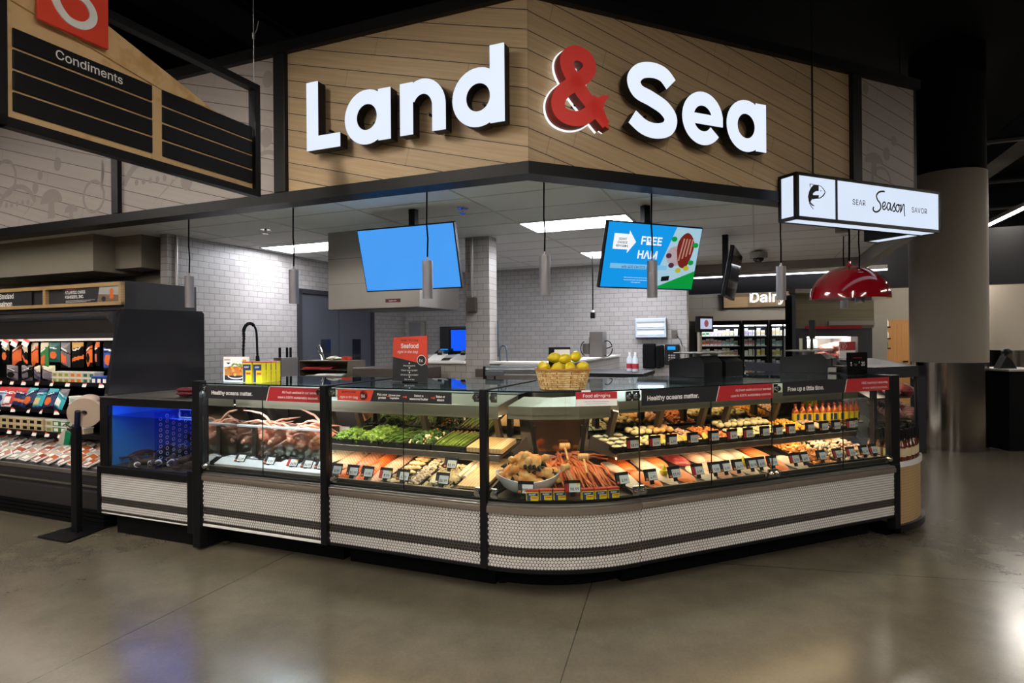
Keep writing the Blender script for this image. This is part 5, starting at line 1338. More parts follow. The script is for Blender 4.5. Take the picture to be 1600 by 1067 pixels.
part('sign_frame', mb, BLACK, sg)
part('front_panel', MB().box(X0 + .03, X1 - .03, -.094, -.088, ZS0 + .025, ZS1 - .025), GW, sg)
part('end_panel', MB().box(X0 + .004, X0 + .01, -.07, .05, ZS0 + .025, ZS1 - .025), GW, sg)
part('underside_panel', MB().box(X0 + .03, X1 - .03, -.07, .055, .004, .01).box(X1 - .18, X1 - .025, .06, .48, .004, .01), GW, sg)
mb = MB()
mb.text('SEAR', .088, FACE(-.166, -.0955, .165), 0, .006, 'CENTER', sx=.96, space=1.06).text('SAVOR', .088, FACE(.608, -.0955, .158), 0, .006, 'CENTER', sx=.96, space=1.06)
part('sign_lettering', mb, INK, sg); mb = MB()
def pen(pts, w):
    o, i = offs(smooth_path(pts, 6), w); n = len(o)
    mb.add([(x, -.0955, z) for x, z in o] + [(x, -.0955, z) for x, z in i], [(k, k + 1, n + k + 1, n + k) for k in range(n - 1)], 0)
sc = lambda pts, x0, z0, k: [(x0 + x * k, z0 + z * k) for x, z in pts]
pen(sc([(1.55, 1.72), (1.25, 1.72), (.8, 1.6), (.5, 1.3), (.62, .95), (.95, .65), (1.0, .25), (.65, -.05), (.25, -.08), (.05, .1), (.15, .3)], .0, .135, .10), .015)
pen(sc([(.05, .35), (.4, .45), (.55, .75), (.35, .85), (.12, .6), (.15, .2), (.4, .1), (.75, .4)], .115, .145, .085), .012)
pen(sc([(.75, .8), (.4, .85), (.2, .45), (.35, .12), (.6, .3), (.75, .8), (.7, .3), (.85, .12), (1.0, .3)], .165, .142, .085), .012)
pen(sc([(.1, .3), (.55, .95), (.45, .6), (.68, .35), (.45, .08), (.2, .15)], .235, .140, .085), .012)
pen(sc([(.55, .85), (.25, .7), (.2, .3), (.45, .1), (.7, .35), (.65, .7), (.5, .85), (.95, .75)], .280, .138, .085), .012)
pen(sc([(.1, .05), (.25, .95), (.2, .2), (.55, .9), (.72, .85), (.72, .3), (.80, -.25)], .345, .136, .085), .012)
part('script_lettering', mb, INK, sg)
mb = MB()
def zp(p, y=-.0955): return (-.855 + (p[0] - 205) / 260 * .415, y, .347 - (p[1] - 110 - (p[0] - 330) * .13) / 278 * .322)
def zpoly(pts): mb.poly([zp(p) for p in pts])
def zstrip(o, i): mb.add([zp(p) for p in o] + [zp(p) for p in i], [(k, k + 1, len(o) + k + 1, len(o) + k) for k in range(len(o) - 1)])
zstrip([(310, 158), (290, 178), (276, 205), (268, 240), (272, 272), (280, 292)], [(343, 162), (330, 188), (322, 205), (304, 218), (300, 252), (286, 276)])
zpoly([(322, 205), (343, 203), (343, 162), (330, 182)]); zpoly([(300, 232), (343, 232), (343, 256), (318, 258), (298, 262)])
zstrip([(278, 284), (292, 302), (308, 308)], [(284, 278), (298, 294), (314, 306)]); zstrip([(273, 282), (284, 306), (304, 330)], [(280, 288), (290, 306), (306, 326)])
zstrip([(343, 161), (362, 170), (380, 190), (392, 212), (380, 236), (362, 250), (343, 258)], [(343, 165), (360, 174), (376, 193), (386, 212), (372, 232), (358, 244), (343, 252)])
zstrip([(280, 153), (308, 156)], [(280, 157), (306, 160)]); zstrip([(280, 153), (281, 176)], [(285, 153), (286, 174)])
zpoly([(358 + 4 * math.cos(2 * PI * t_ / 10), 202 + 4 * math.sin(2 * PI * t_ / 10)) for t_ in range(10)])
part('fish_emblem', mb, INK, sg)
part('hanger', MB().cyl((X0 + .3, 0, ZS1), (X0 + .3, 0, 1.9), .008, n=6).cyl((X1 - .1, .2, ZS1), (X1 - .1, .2, 1.9), .008, n=6), BLACK, sg)

dm = thing('dome_lamp', 'glossy red dome pendant lamp with white inside, right end of the counter', 'pendant lamp', 'R', 3.56, .85, 1.955)
pr = [(.345 * math.cos(a), .315 * math.sin(a)) for a in [PI / 2 * i / 14 for i in range(15)]][:-1] + [(.03, .317)]
part('lamp_shade', MB().lathe(pr, 48), M('gloss_red', '#8f0f1a', .12, var=.03, coat=1.0), dm, 60)
part('inner_shade', MB().lathe([(r * .985, z * .985 + .001) for r, z in pr], 48), M('white_enamel', '#f2efe8', .5), dm, 60)
part('finial', MB().lathe([(.03, .316), (.028, .33), (.014, .34), (.012, .365)], 16), MATS['gloss_red'], dm, 40)
part('bulb', MB().blob((0, 0, .16), .05, 0, 0, 2), glow('dome_bulb', '#fff0da', 8.0), dm, 60)
part('cord', MB().tube([(0, 0, .36), (.004, 0, .6), (0, 0, ZC - 1.957)], .008, 8), BLKM, dm)
solo('junction_box', MB().lathe([(.07, -.05), (.07, 0)], 6), GREYW, 'small grey junction box on the ceiling behind the lit box sign', 'junction box', 'C', (3.4, 6.15, ZC - .001))

ai = thing('aisle_sign', 'large hanging aisle six sign with black slats reading condiments', 'sign', 'L', -2.0, -1.03, 2.56)
Yo, Zo = 1.03, -2.56
def AP(name, mb, mats): 
    mb.v = [(x, y + Yo, z + Zo) for x, y, z in mb.v]; return part(name, mb, mats, ai)
AP('sign_frame', MB().box(-.03, .03, -1.80, -1.755, 2.555, 3.42, b=.003).box(-.03, .03, -.35, -.305, 2.565, 3.295, b=.003).box(-.03, .03, -1.80, -.305, 2.555, 2.598, b=.003).box(-.03, .03, -1.80, -.305, 3.255, 3.298, b=.003), BLACK)
AP('pine_gable', MB().prism([(-1.755, 2.60), (-.35, 2.60), (-.35, 2.94), (-.62, 3.0), (-1.32, 3.225), (-1.755, 3.36)], -.012, .0, 'X'), PINE)
AP('pine_batten', MB().prism([(-1.755, 3.13), (-1.0, 3.005), (-.75, 3.01), (-.62, 3.0), (-1.32, 3.225), (-1.755, 3.36)], .0, .012, 'X').box(-.001, .004, -1.06, -.985, 2.60, 3.02), PINE)
for c, (ya, yb) in enumerate(((-1.725, -1.062), (-1.0, -.36))):
    for k in range(4):
        z = 2.637 + k * .0955
        mb = MB().box(.001, .013, ya, yb, z, z + .083, 0, b=.002)
        if c == 0 and k == 3: mb.text('Condiments', .083, FACE(.0136, -1.39, z + .022, PI / 2), 1, .008, 'CENTER', sx=1.0)
        AP('slat', mb, [BLACK, PRINT])
mb = MB().box(.03, .05, -1.645, -1.325, 3.078, 3.41, 0, b=.002)
AP('number_panel', mb, M('aisle_red', '#e2432a', .5, var=.02))
mb = MB()
six = smooth_path([(-1.44, 3.375), (-1.53, 3.34), (-1.575, 3.26), (-1.57, 3.19), (-1.52, 3.135), (-1.455, 3.135), (-1.41, 3.175), (-1.405, 3.225), (-1.44, 3.265), (-1.50, 3.275), (-1.555, 3.235)])
o_, i_ = offs(six, .036); n = len(o_)
for xx, fl in ((.058, 0),):
    vs = [(xx, y, z) for y, z in o_] + [(xx, y, z) for y, z in i_] + [(.05, y, z) for y, z in o_] + [(.05, y, z) for y, z in i_]
    mb.add(vs, [(k, k + 1, n + k + 1, n + k) for k in range(n - 1)] + [(k, k + 1, 2 * n + k + 1, 2 * n + k) for k in range(n - 1)] + [(n + k, n + k + 1, 3 * n + k + 1, 3 * n + k) for k in range(n - 1)], 0)
AP('number_six', mb, PRINT)
AP('hanging_wire', MB().cyl((0, -.33, 3.29), (0, -.33, 5.6), .003, n=6).cyl((0, -1.77, 3.41), (0, -1.77, 5.6), .003, n=6).tube([(0, -.33, 3.62), (0, -.30, 3.68), (0, -.285, 3.74)], .003, 5).box(-.006, .006, -.336, -.324, 3.60, 3.64), M('wire_grey', '#8d8d8d', .4, .6))

# ================================================================== hood, pillars
hd = thing('extractor_hood', 'big brushed steel extractor hood behind the blue screen', 'extractor hood', 'L', -2.51, 2.1, 1.925)
part('hood_body', MB().box(-.545, .55, -.41, .42, 0, ZC - 1.927), M('hood_steel', '#b0aca6', .36, .85, var=.12, vs=2.5), hd)
part('seam', MB().box(-.547, .552, -.412, .421, .515, .519).box(-.547, .552, -.412, .421, .255, .258), STEELD, hd)
part('hood_recess', MB().box(-.51, .52, -.38, .40, -.003, 0), M('hood_filter', '#3d3b3a', .5, .5), hd)
mb = MB().box(.16, .33, -.416, -.41, .05, .085, 0); mb.text('CaptiveAire', .026, FACE(.245, -.4165, .06), 1, .01, 'CENTER', sx=.95)
part('badge', mb, [M('badge_maroon', '#6b2a2c', .5), PRINT], hd)
COLP = M('greige_column_wrap', '#8c8377', .7, var=.03, vs=3)
def column(x, y, r, lab):
    c = thing('round_column', lab, 'column', 'C', x, y, 0)
    part('steel_sleeve', MB().lathe([(r * .99, 0), (r * .99, 1.225)], 64), M('polished_steel_sleeve', '#aaa298', .15, 1.0, var=.05, vs=3), c, 60)
    part('painted_shaft', MB().lathe([(r, 1.225), (r, 3.905)], 64), COLP, c, 60)
    part('black_top', MB().lathe([(r * .97, 3.905), (r * .97, 5.7)], 48), BLKM, c, 60)
    c['kind'] = 'thing'; return c
column(6.31, 8.66, .47, 'big round column with polished steel base right of the counter')
column(12.95, 15.3, .62, 'distant round column with steel base at the right edge')
ks = thing('checkout_kiosk', 'black counter block at the right edge beside the steel column base', 'counter', 'C', 7.47, 8.6, 0)
part('kiosk_body', MB().box(-.62, .9, -.35, .35, 0, 1.10, b=.01), BLKM, ks)
part('kiosk_top', MB().box(-.64, .0, -.37, .37, 1.10, 1.13, b=.004), M('pale_top', '#a9a5a0', .4), ks)
sc_ = thing('hand_scanner', 'small black device standing on the black counter block', 'scanner', 'C', 7.0, 8.5, 1.131)
part('device_base', MB().prism([(-.12, 0), (.12, 0), (.05, .12), (-.02, .18)], -.06, .06, 'Y'), BLACK, sc_)
part('device_head', MB().blob((.03, 0, .24), (.07, .04, .05), 0, .1, 2), BLACK, sc_, 50)
part('device_neck', MB().cyl((0, 0, .12), (.02, 0, .22), .02, n=8), BLACK, sc_)
# ================================================================== things standing on the counter
ZTOP = 1.2865
bk = thing('wicker_basket', 'woven wicker basket of lemons on the corner case', 'basket', 'C', .315, 3.74, ZTOP)
def sup(a, rx, ry):
    c, s_ = math.cos(a), math.sin(a); return (rx * math.copysign(abs(c) ** .6, c), ry * math.copysign(abs(s_) ** .6, s_))
mb = MB(); rows = 9; N = 44
for k in range(rows):
    t_ = k / (rows - 1); rx, ry = .132 + .028 * t_, .082 + .022 * t_
    pts = []
    for j in range(N * 2 + 1):
        a = 2 * PI * j / (N * 2); x, y = sup(a, rx, ry); w_ = 1 + .035 * math.cos(PI * j / 2 + PI * (k % 2))
        pts.append((x * w_, y * w_, .008 + .108 * t_))
    mb.tube(pts, .0068, 6, 0, False)
part('weave', mb, two('wicker', '#c79a55', '#e6cb93', 30, rough=.6), bk, 60)
mb = MB()
for j in range(26):
    a = 2 * PI * j / 26; x0, y0 = sup(a, .132, .082); x1, y1 = sup(a, .162, .106); mb.tube([(x0, y0, 0), (x1, y1, .122)], .0042, 5)
part('stakes', mb, M('wicker_dark', '#8f6531', .6), bk, 60)
part('rim', MB().tube([(*sup(2 * PI * j / 60, .166, .110), .124) for j in range(61)], .008, 6, 0, False), M('wicker_rim', '#b07a3c', .6), bk, 60)
part('basket_floor', MB().prism([sup(2 * PI * j / 30, .13, .08) for j in range(30)], 0, .006, 'Z'), MATS['wicker_dark'], bk)
part('liner', MB().prism([sup(2 * PI * j / 30, .152, .098) for j in range(30)], .085, .10, 'Z'), BLACK, bk)
LP = [(-.115, -.055, .135, 'front row lemon at the left end'), (-.035, -.065, .135, 'front row lemon, second from the left'), (.04, -.06, .137, 'front row lemon, third from the left'), (.118, -.045, .138, 'front row lemon at the right end'),
      (-.12, .035, .142, 'lemon at the back left'), (-.05, .0, .196, 'upper lemon at the left'), (.015, -.01, .188, 'upper lemon in the middle'), (.082, .0, .202, 'tilted upper lemon at the right'), (.05, .05, .14, 'half hidden lemon at the back right')]
for k, (x, y, z, l) in enumerate(LP):
    o = put('lemon', LEM, None, 'C', (.315 + x, 3.74 + y, ZTOP + z), rot=(PI / 2 * .9 + rnd.uniform(-.4, .4), 0, (0.2, 1.4, 2.6, 1.2, .4, 1.5, 1.7, 2.4, .3)[k]))
    tag(o, '%s of the wicker basket' % l, 'lemon', 'lemons in the basket')
cs = thing('price_sign', 'black holder with a white three for two dollars card behind the lemons', 'price sign', 'C', .30, 3.85, ZTOP)
part('sign_holder', MB().box(-.065, .075, .0, .006, .0, .26).box(-.05, .05, -.03, .05, 0, .006), BLACK, cs)
mb = MB().box(-.028, .072, -.003, 0, .13, .245, 0); mb.text('3/', .062, FACE(.008, -.0036, .175), 1, .012, 'CENTER', sx=.85).text('$', .032, FACE(.030, -.0036, .197), 1, .012, 'CENTER').text('2', .062, FACE(.052, -.0036, .175), 1, .012, 'CENTER', sx=.85)
part('price_card', mb, [PRINT, INK], cs)
sf = thing('counter_card', 'tall orange and black ready to cook seafood card on the vegetable case', 'sign', 'L', -1.31, .46, ZTOP)
mb = MB().prism([(-.155, .012), (.145, .0), (.150, .345), (-.140, .335)], 0, .008, 'Y', 0)
mb.poly([(-.1495, -.0012, .19), (.1475, -.0012, .13), (.150, -.0012, .345), (-.140, -.0012, .335)], 1)
mb.text('READY TO COOK', .026, FACE(.0, -.0024, .305), 0, .01, 'CENTER').text('Seafood', .062, FACE(.0, -.0024, .255), 2, .016, 'CENTER', sx=.9).text('right in the bag', .036, FACE(-.02, -.0024, .218), 2, .004, 'CENTER', shear=.3)
mb.poly([(.10 + .038 * math.cos(2 * PI * j / 24), -.0020, .165 + .038 * math.sin(2 * PI * j / 24)) for j in range(24)], 2).poly([(.10 + .034 * math.cos(2 * PI * j / 24), -.0024, .165 + .034 * math.sin(2 * PI * j / 24)) for j in range(24)], 0)
mb.text('$6', .038, FACE(.095, -.003, .152), 2, .016, 'CENTER')
for k, t_ in enumerate(('Pick your protein', 'Choose your vegetable', 'Select a seasoned butter', 'Bake or steam')):
    z = .125 - .034 * k; mb.text(t_, .0205, FACE(-.004, -.0024, z - .006), 2, .012, 'CENTER', sx=.9)
    mb.poly([(-.004 + .006 * math.cos(2 * PI * j / 12), -.0024, z + .017 + .006 * math.sin(2 * PI * j / 12)) for j in range(12)], 2)
part('card_panel', mb, [CHALK, ORED, PRINT], sf)
part('card_foot', MB().box(-.15, .15, -.03, .06, 0, .004), ACRYL, sf)
rc = thing('recipe_card', 'white framed shrimp dish picture card beside the yellow tins', 'sign', 'L', -2.66, .12, ZTOP)
mb = MB().box(-.13, .13, 0, .008, 0, .195, 0)
mb.poly([(-.12, -.001, .05), (.12, -.001, .05), (.12, -.001, .125), (-.12, -.001, .115)], 1).poly([(-.12, -.001, .012), (.12, -.001, .012), (.12, -.001, .05), (-.12, -.001, .05)], 2)
for k in range(26): 
    cx_, cz_, r_ = rnd.uniform(-.11, .11), rnd.uniform(.055, .115), rnd.uniform(.008, .016)
    mb.poly([(cx_ + r_ * math.cos(2 * PI * j / 10), -.0016 - .00005 * k, cz_ + r_ * .8 * math.sin(2 * PI * j / 10)) for j in range(10)], (3, 4, 5)[k % 3])
for k in range(10): cx_, cz_ = rnd.uniform(-.06, .06), rnd.uniform(.118, .145); mb.poly([(cx_ + .012 * math.cos(2 * PI * j / 8), -.0014, cz_ + .007 * math.sin(2 * PI * j / 8)) for j in range(8)], 6)
mb.poly([(.06, -.0014, .13), (.115, -.0014, .13), (.105, -.0014, .175), (.07, -.0014, .175)], 4).poly([(-.1, -.0014, .15), (-.055, -.0014, .15), (-.078, -.0014, .135)], 7).box(-.12, -.06, -.0015, 0, .168, .174, 8)
arc = [(.085 * math.cos(a), -.0025, .05 + .028 * math.sin(a)) for a in [PI + PI * j / 12 for j in range(13)]]
mb.add(arc + [(x * .93, y, .05 + (z - .05) * .72) for x, y, z in arc], [(j, j + 1, 14 + j, 13 + j) for j in range(12)], 0)
part('picture_panel', mb, [PRINT, M('dish_brown', '#b87a35', .6), CHALK, ORANGEP, M('dish_gold', '#d9a24a', .6), M('dish_rust', '#b5521e', .6), M('dish_green', '#86963a', .6), INK, RED], rc)
part('card_foot', MB().box(-.12, .12, -.02, .06, 0, .004), ACRYL, rc)
for k, (x, y) in enumerate(((-2.53, .12), (-2.425, .12), (-2.425, .17), (-2.425, .22), (-2.53, .17), (-2.425, .27))):
    seasoning('L', .088, .042, .15, 'seasoning_tin', 'tall yellow and blue seasoning tin beside the picture card, %s' % ('front left', 'front right', 'second behind the front right one', 'third behind the front right one', 'behind the front left one', 'rearmost')[k], (x, y, ZTOP), 0, True)
fo = thing('price_sign', 'black three for twenty dollars card on the right end of the counter', 'price sign', 'R', 2.86, .25, ZTOP)
mb = MB().box(-.12, .12, 0, .008, 0, .185, 0, b=.002).text('COMPLETE MEAL', .018, FACE(0, -.001, .135), 1, .006, 'CENTER').text('3', .062, FACE(-.075, -.001, .075), 2, .012, 'CENTER', sx=.8).text('for', .042, FACE(-.022, -.001, .075), 3, .0, 'CENTER', sx=.9).text('$', .032, FACE(.020, -.001, .095), 2, .012, 'CENTER').text('20', .062, FACE(.065, -.001, .075), 2, .012, 'CENTER', sx=.8)
part('card_panel', mb, [BLKM, RED, PRINT, GREYW], fo); part('card_foot', MB().box(-.12, .12, -.03, .06, 0, .004), BLACK, fo)
al = part('allergy_sign', MB().box(-.125, .125, -.004, 0, -.042, .042, 0).box(-.125, .125, -.0045, -.0035, .0, .042, 1).box(-.09, -.035, -.004, 0, .042, .052, 0)
    .text('Food allergies', .036, FACE(0, -.005, .010), 0, .012, 'CENTER').text('Please inform us before you order if you have any', .009, FACE(0, -.005, -.018), 2, .008, 'CENTER').text('food allergy. We handle fish and shellfish here.', .008, FACE(0, -.005, -.03), 2, .0, 'CENTER'),
    [PRINT, RED, INK], corner, None, (.497 - AX - .03, 3.545 - AY - .55, 1.243), TR * .25, 'red and white food allergies notice')
def scale_machine(fr, x, y, rz, label, tall):
    s = thing('weighing_scale', label, 'scale', fr, x, y, ZTOP, rz)
    part('scale_body', MB().prism([(-.19, 0), (.19, 0), (.19, .13), (-.14, .17), (-.19, .12)], -.22, -.02, 'X').prism([(-.19, 0), (.19, 0), (.19, .13), (-.14, .15), (-.19, .12)], .02, .22, 'X').box(-.02, .02, -.1, .15, 0, .08), BLACK, s)
    part('weighing_plate', MB().box(-.2, -.03, -.16, .16, .185, .195, b=.003).box(-.01, .2, -.16, .16, .185, .195, b=.003).cyl((-.1, 0, .15), (-.1, 0, .185), .03).cyl((.1, 0, .15), (.1, 0, .185), .03), STEEL, s)
    part('display_pole', MB().box(-.012, .012, .05, .075, 0, tall), M('pole_cream', '#a9a596', .4), s)
    return s
s1 = scale_machine('R', 1.76, .78, .1, 'black weighing scale with a small lit screen on a pole', .36)
mb = MB().box(-.085, .085, -.01, .03, .36, .49, 0, b=.004).box(-.065, .065, -.012, -.009, .385, .47, 1).poly([(.0 + .025 * math.cos(2 * PI * j / 12), -.0128, .43 + .03 * math.sin(2 * PI * j / 12)) for j in range(12)], 2)
part('customer_display', mb, [BLACK, glow('scale_screen', '#cfd8f5', .8), glow('scale_meat', '#a05a66', .8)], s1)
s2 = scale_machine('R', 2.98, .82, .5, 'black weighing scale with its display turned away, right end of the counter', .30)
part('customer_display', MB().box(.16, .20, -.02, .03, .30, .47, b=.006).box(.17, .19, 0, .02, .0, .3), BLACK, s2)
part('front_ledge', MB().box(-.2, .18, -.26, -.18, .0, .05, b=.004), STEEL, s2)
solo('folded_cloth', MB().blob((0, 0, .03), (.09, .06, .025), 0, .2, 3, 3).blob((0, 0, .06), (.085, .055, .02), 0, .2, 3, 4), M('maroon_cloth', '#5a1620', .9, bump=.4), 'folded dark red cloth on the lobster tank top', 'cloth', 'L', (-3.24, .16, 1.148), smooth=60)
solo('paper_roll', MB().lathe([(.0005, -.1), (.035, -.1), (.035, .1), (.0005, .1)], 16, mx=Matrix.Rotation(PI / 2, 4, 'Y')), PRINT, 'white wrapping paper roll lying behind the corner case', 'paper roll', 'L', (-.05, 1.35, 1.10), -.1, smooth=40)

# ================================================================== service area equipment
def table(name, label, fr, x0, x1, y0, y1, z, mat, legs=True, th=.04):
    xm, ym = (x0 + x1) / 2, (y0 + y1) / 2
    r = thing(name, label, 'counter', fr, xm, ym, 0)
    part('worktop', MB().box(x0 - xm, x1 - xm, y0 - ym, y1 - ym, z - th, z, b=.004), mat, r)
    if legs:
        for a in (x0 - xm + .03, x1 - xm - .03):
            for b_ in (y0 - ym + .03, y1 - ym - .03): part('leg', MB().cyl((a, b_, 0), (a, b_, z - th), .02, n=10), STEEL, r)
        part('undershelf', MB().box(x0 - xm + .02, x1 - xm - .02, y0 - ym + .02, y1 - ym - .02, .3, .32), STEELD, r)
    return r
table('sink_counter', 'steel sink counter along the tiled side wall', 'L', -4.55, -3.95, 1.2, 2.75, 1.10, STEEL)
fa = thing('spray_faucet', 'black spring neck kitchen faucet against the white side wall', 'faucet', 'L', -4.4, 1.85, 1.10)
arc = [(0, 0, .02), (0, 0, .4), (0, .01, .55)] + [(0, .10 - .10 * math.cos(a), .58 + .13 * math.sin(a)) for a in [PI * j / 10 for j in range(1, 11)]] + [(0, .205, .45), (0, .21, .33)]
part('spring_neck', MB().tube(arc, .013, 8), BLACK, fa, 60)
mb = MB()
for j in range(34):
    i = j / 34 * 9; k = int(i); p = Vector(arc[k]).lerp(Vector(arc[min(k + 1, len(arc) - 1)]), i - k); d_ = (Vector(arc[k + 1]) - Vector(arc[k])).normalized() * .004
    mb.cyl(p - d_, p + d_, .019, n=10)
part('spring_coils', mb, BLKM, fa, 60)
part('spray_head', MB().cyl((0, .21, .33), (0, .215, .22), .02, .028), BLACK, fa, 50)
part('tap_base', MB().cyl((0, 0, 0), (0, 0, .05), .03).box(-.02, .02, -.01, .1, .05, .08), CHROME, fa, 50)
kb = thing('knife_holder', 'steel knife holder with black handled knives near the tall faucet', 'knife holder', 'L', -4.25, 2.36, 1.10)
part('holder_box', MB().box(-.06, .06, -.14, .14, 0, .30, b=.003), STEEL, kb)
for k, (y, t_) in enumerate(((-.10, .05), (.02, -.1), (.08, .1))): part('knife_handle', MB().box(-.01, .01, y - .013, y + .013, .29, .42, b=.004), BLKM, kb)
table('prep_counter', 'steel prep counter in front of the slate double doors', 'L', -3.85, -3.06, 2.0, 2.55, 1.18, M('brown_steel', '#6a625a', .35, .8))
rk = thing('paper_rack', 'open steel shelf box full of papers on the prep counter', 'rack', 'L', -3.44, 2.22, 1.181)
part('rack_shell', MB().box(-.34, .34, -.16, .16, .185, .195).box(-.34, -.33, -.16, .16, 0, .19).box(.33, .34, -.16, .16, 0, .19).box(-.33, .33, .15, .16, 0, .19).box(-.33, .33, -.16, .15, .09, .095), M('warm_steel', '#8a8272', .4, .7), rk)
for k, (x, y, z, lab, m) in enumerate(((-.05, -.05, .012, 'loose white papers on the lower shelf of the steel rack', PRINT), (.12, -.08, .03, 'white paper pad sticking out of the steel rack', PRINT), (-.1, -.03, .10, 'red folder in the upper shelf of the steel rack', RED))):
    solo('paper_stack', MB().box(-.17, .17, -.11, .11, 0, .012).box(-.16, .18, -.1, .12, .012, .02), m, lab, 'paper', 'L', (-3.44 + x, 2.22 + y - .05, 1.181 + z), .15 * k)
solo('glove_pack', MB().blob((0, 0, .02), (.10, .06, .025), 0, .3, 3, 2), M('clear_film', '#b9b5a0', .3), 'crumpled clear packet on top of the steel paper rack', 'packet', 'L', (-3.40, 2.2, 1.377), smooth=60)
solo('orange_box', MB().box(-.05, .05, -.03, .03, 0, .04, b=.002), ORED, 'small orange box on top of the steel paper rack', 'box', 'L', (-3.22, 2.2, 1.377))
solo('tongs', MB().tube([(0, 0, 0), (-.05, 0, .1), (-.1, 0, .16)], .01, 6).tube([(0, .02, 0), (-.03, .02, .12), (-.07, .02, .18)], .008, 6), CHROME, 'steel tongs standing on the paper rack', 'tongs', 'L', (-3.56, 2.2, 1.377), smooth=50)
gr = thing('flat_grill', 'dark steel grill unit behind the seafood card', 'grill', 'L', -2.62, 2.0, 0)
part('grill_body', MB().box(-.42, .5, -.25, .4, .5, 1.20, b=.006), M('grill_steel', '#3f3b3d', .4, .7), gr)
part('grill_top', MB().box(-.30, .5, -.1, .4, 1.20, 1.31, b=.006), STEELD, gr)
for a in (-.38, .46): part('leg', MB().cyl((a, -.2, 0), (a, -.2, .9), .025), STEEL, gr)
solo('office_chair_back', MB().box(-.1, .1, -.03, .03, 0, .32, b=.03), BLKM, 'black seat back showing left of the orange seafood card', 'chair', 'L', (-2.55, 2.45, 1.181))
# office behind the pass-through
mo = thing('monitor', 'small bright blue monitor in the dark office', 'monitor', 'L', -3.32, 5.3, 1.36)
part('monitor_panel', MB().box(-.26, .2, 0, .04, .03, .42), BLACK, mo); part('screen_panel', MB().box(-.22, .2, -.004, 0, .06, .40), glow('deep_blue_screen', '#1a5cff', 1.0), mo); part('stand', MB().box(-.05, .05, 0, .1, 0, .04), BLACK, mo)
ph = thing('desk_phone', 'black desk phone with a lit strip in the dark office', 'phone', 'L', -3.62, 5.2, 1.36)
part('phone_body', MB().prism([(-.1, 0), (.1, 0), (.1, .10), (-.1, .03)], -.12, .12, 'X'), BLACK, ph); part('lit_strip', MB().box(-.06, .06, -.02, .03, .078, .092), glow('cyan_strip', '#2aa0ff', 1.0), ph)
table('office_desk', 'pale desk behind the half wall opening', 'L', -4.0, -2.9, 4.9, 5.45, 1.36, PLAS)
for k, x in enumerate((-2.32, -2.02)):
    c = thing('clipboard', 'white clipboard leaning in the pass-through, %s' % ('left one', 'right one next to the pillar')[k], 'clipboard', 'L', x, 2.66, 1.362)
    part('board', MB().prism([(-.10, 0), (.10, .07), (.10, .075), (-.10, .006)], -.09, .09, 'X'), PRINT, c)
    part('clip', MB().prism([(.06, .06), (.10, .075), (.10, .12), (.07, .09)], -.03, .03, 'X'), CHROME, c)
solo('keypad_panel', MB().box(-.16, .16, -.05, 0, -.15, .14, 0, b=.006).box(-.14, .08, -.054, -.05, -.13, .12, 1), [GREYW, M('perforated_grey', '#77767c', .5)], 'grey perforated wall unit on the back wall under the hood', 'wall unit', 'L', (-4.31, 5.545, 1.775))
solo('wall_outlet', MB().box(-.06, .06, -.01, 0, -.04, .05, b=.003), STEELD, 'small grey outlet plate low on the half wall', 'outlet', 'L', (-1.72, 2.555, 1.23))
sw = thing('switch_box', 'grey conduit and switch box on the tiled pillar', 'switch', 'L', -1.80, 2.55, 1.98)
part('box_body', MB().box(-.05, .05, -.05, 0, -.08, .08, b=.004), STEELD, sw); part('conduit', MB().tube([(0, -.02, .08), (0, -.02, ZC - 1.985)], .012, 8), STEEL, sw)
# L-shaped half wall and the equipment beyond it
struct('wall_half_return', MB().box(-.98, -.80, 2.75, 5.4, 0, 1.335), TY, 'L')
struct('trim_sill_return', MB().box(-1.0, -.78, 2.78, 5.4, 1.335, 1.36, b=.004), WHITE, 'L')
cu = thing('meat_tenderizer', 'grey upright machine with a hand wheel on the half wall', 'machine', 'L', -.86, 4.3, 1.36)
part('machine_body', MB().box(-.07, .10, -.12, .12, 0, .33, b=.004), M('machine_grey', '#77726d', .4, .4), cu)
part('gear_head', MB().box(-.17, -.08, -.1, .1, .04, .18, b=.01).box(-.10, -.08, -.03, .03, .0, .26), STEELD, cu)
part('hand_wheel', MB().tube([(.12 + .0, .0, .11)] + [(.10 + .07 * math.cos(a) + .03, 0, .11 + .10 * math.sin(a)) for a in [2 * PI * j / 24 for j in range(25)]][1:], .007, 6), BLKM, cu, 60)
part('side_loop', MB().tube([(-.17 + .05 * math.cos(a), 0, .11 + .09 * math.sin(a)) for a in [PI / 2 + PI * j / 12 for j in range(13)]], .006, 6), BLKM, cu, 60)
table('work_table', 'black topped work table behind the lemon basket', 'L', -.82, .02, 2.65, 3.4, 1.245, BLACK)
WB = None
for x, y, l in ((-.20, 3.1, 'left one'), (-.13, 3.05, 'right one')):
    if WB is None:
        WB = solo('spray_bottle', MB().lathe([(.0005, 0), (.033, 0), (.035, .01), (.035, .13), (.014, .17), (.012, .185)], 16), M('clear_plastic', '#c9d4dd', .2), 'clear bottle with a red label on the black work table, ' + l, 'bottle', 'L', (x, y, 1.246), smooth=40, group='water bottles on the work table')
        part('bottle_label', MB().lathe([(.0355, .03), (.0355, .085)], 16), M('bottle_red', '#b03040', .5), WB, 40); part('bottle_cap', MB().lathe([(.0005, .205), (.013, .205), (.013, .18)], 12), PRINT, WB, 40)
    else: dup(WB, 'L', (x, y, 1.246), 1.0, 'clear bottle with a red label on the black work table, ' + l)
wr = thing('wrapping_station', 'grey tilted wrapping machine left of the lemon basket', 'machine', 'L', -1.16, 2.3, 0)
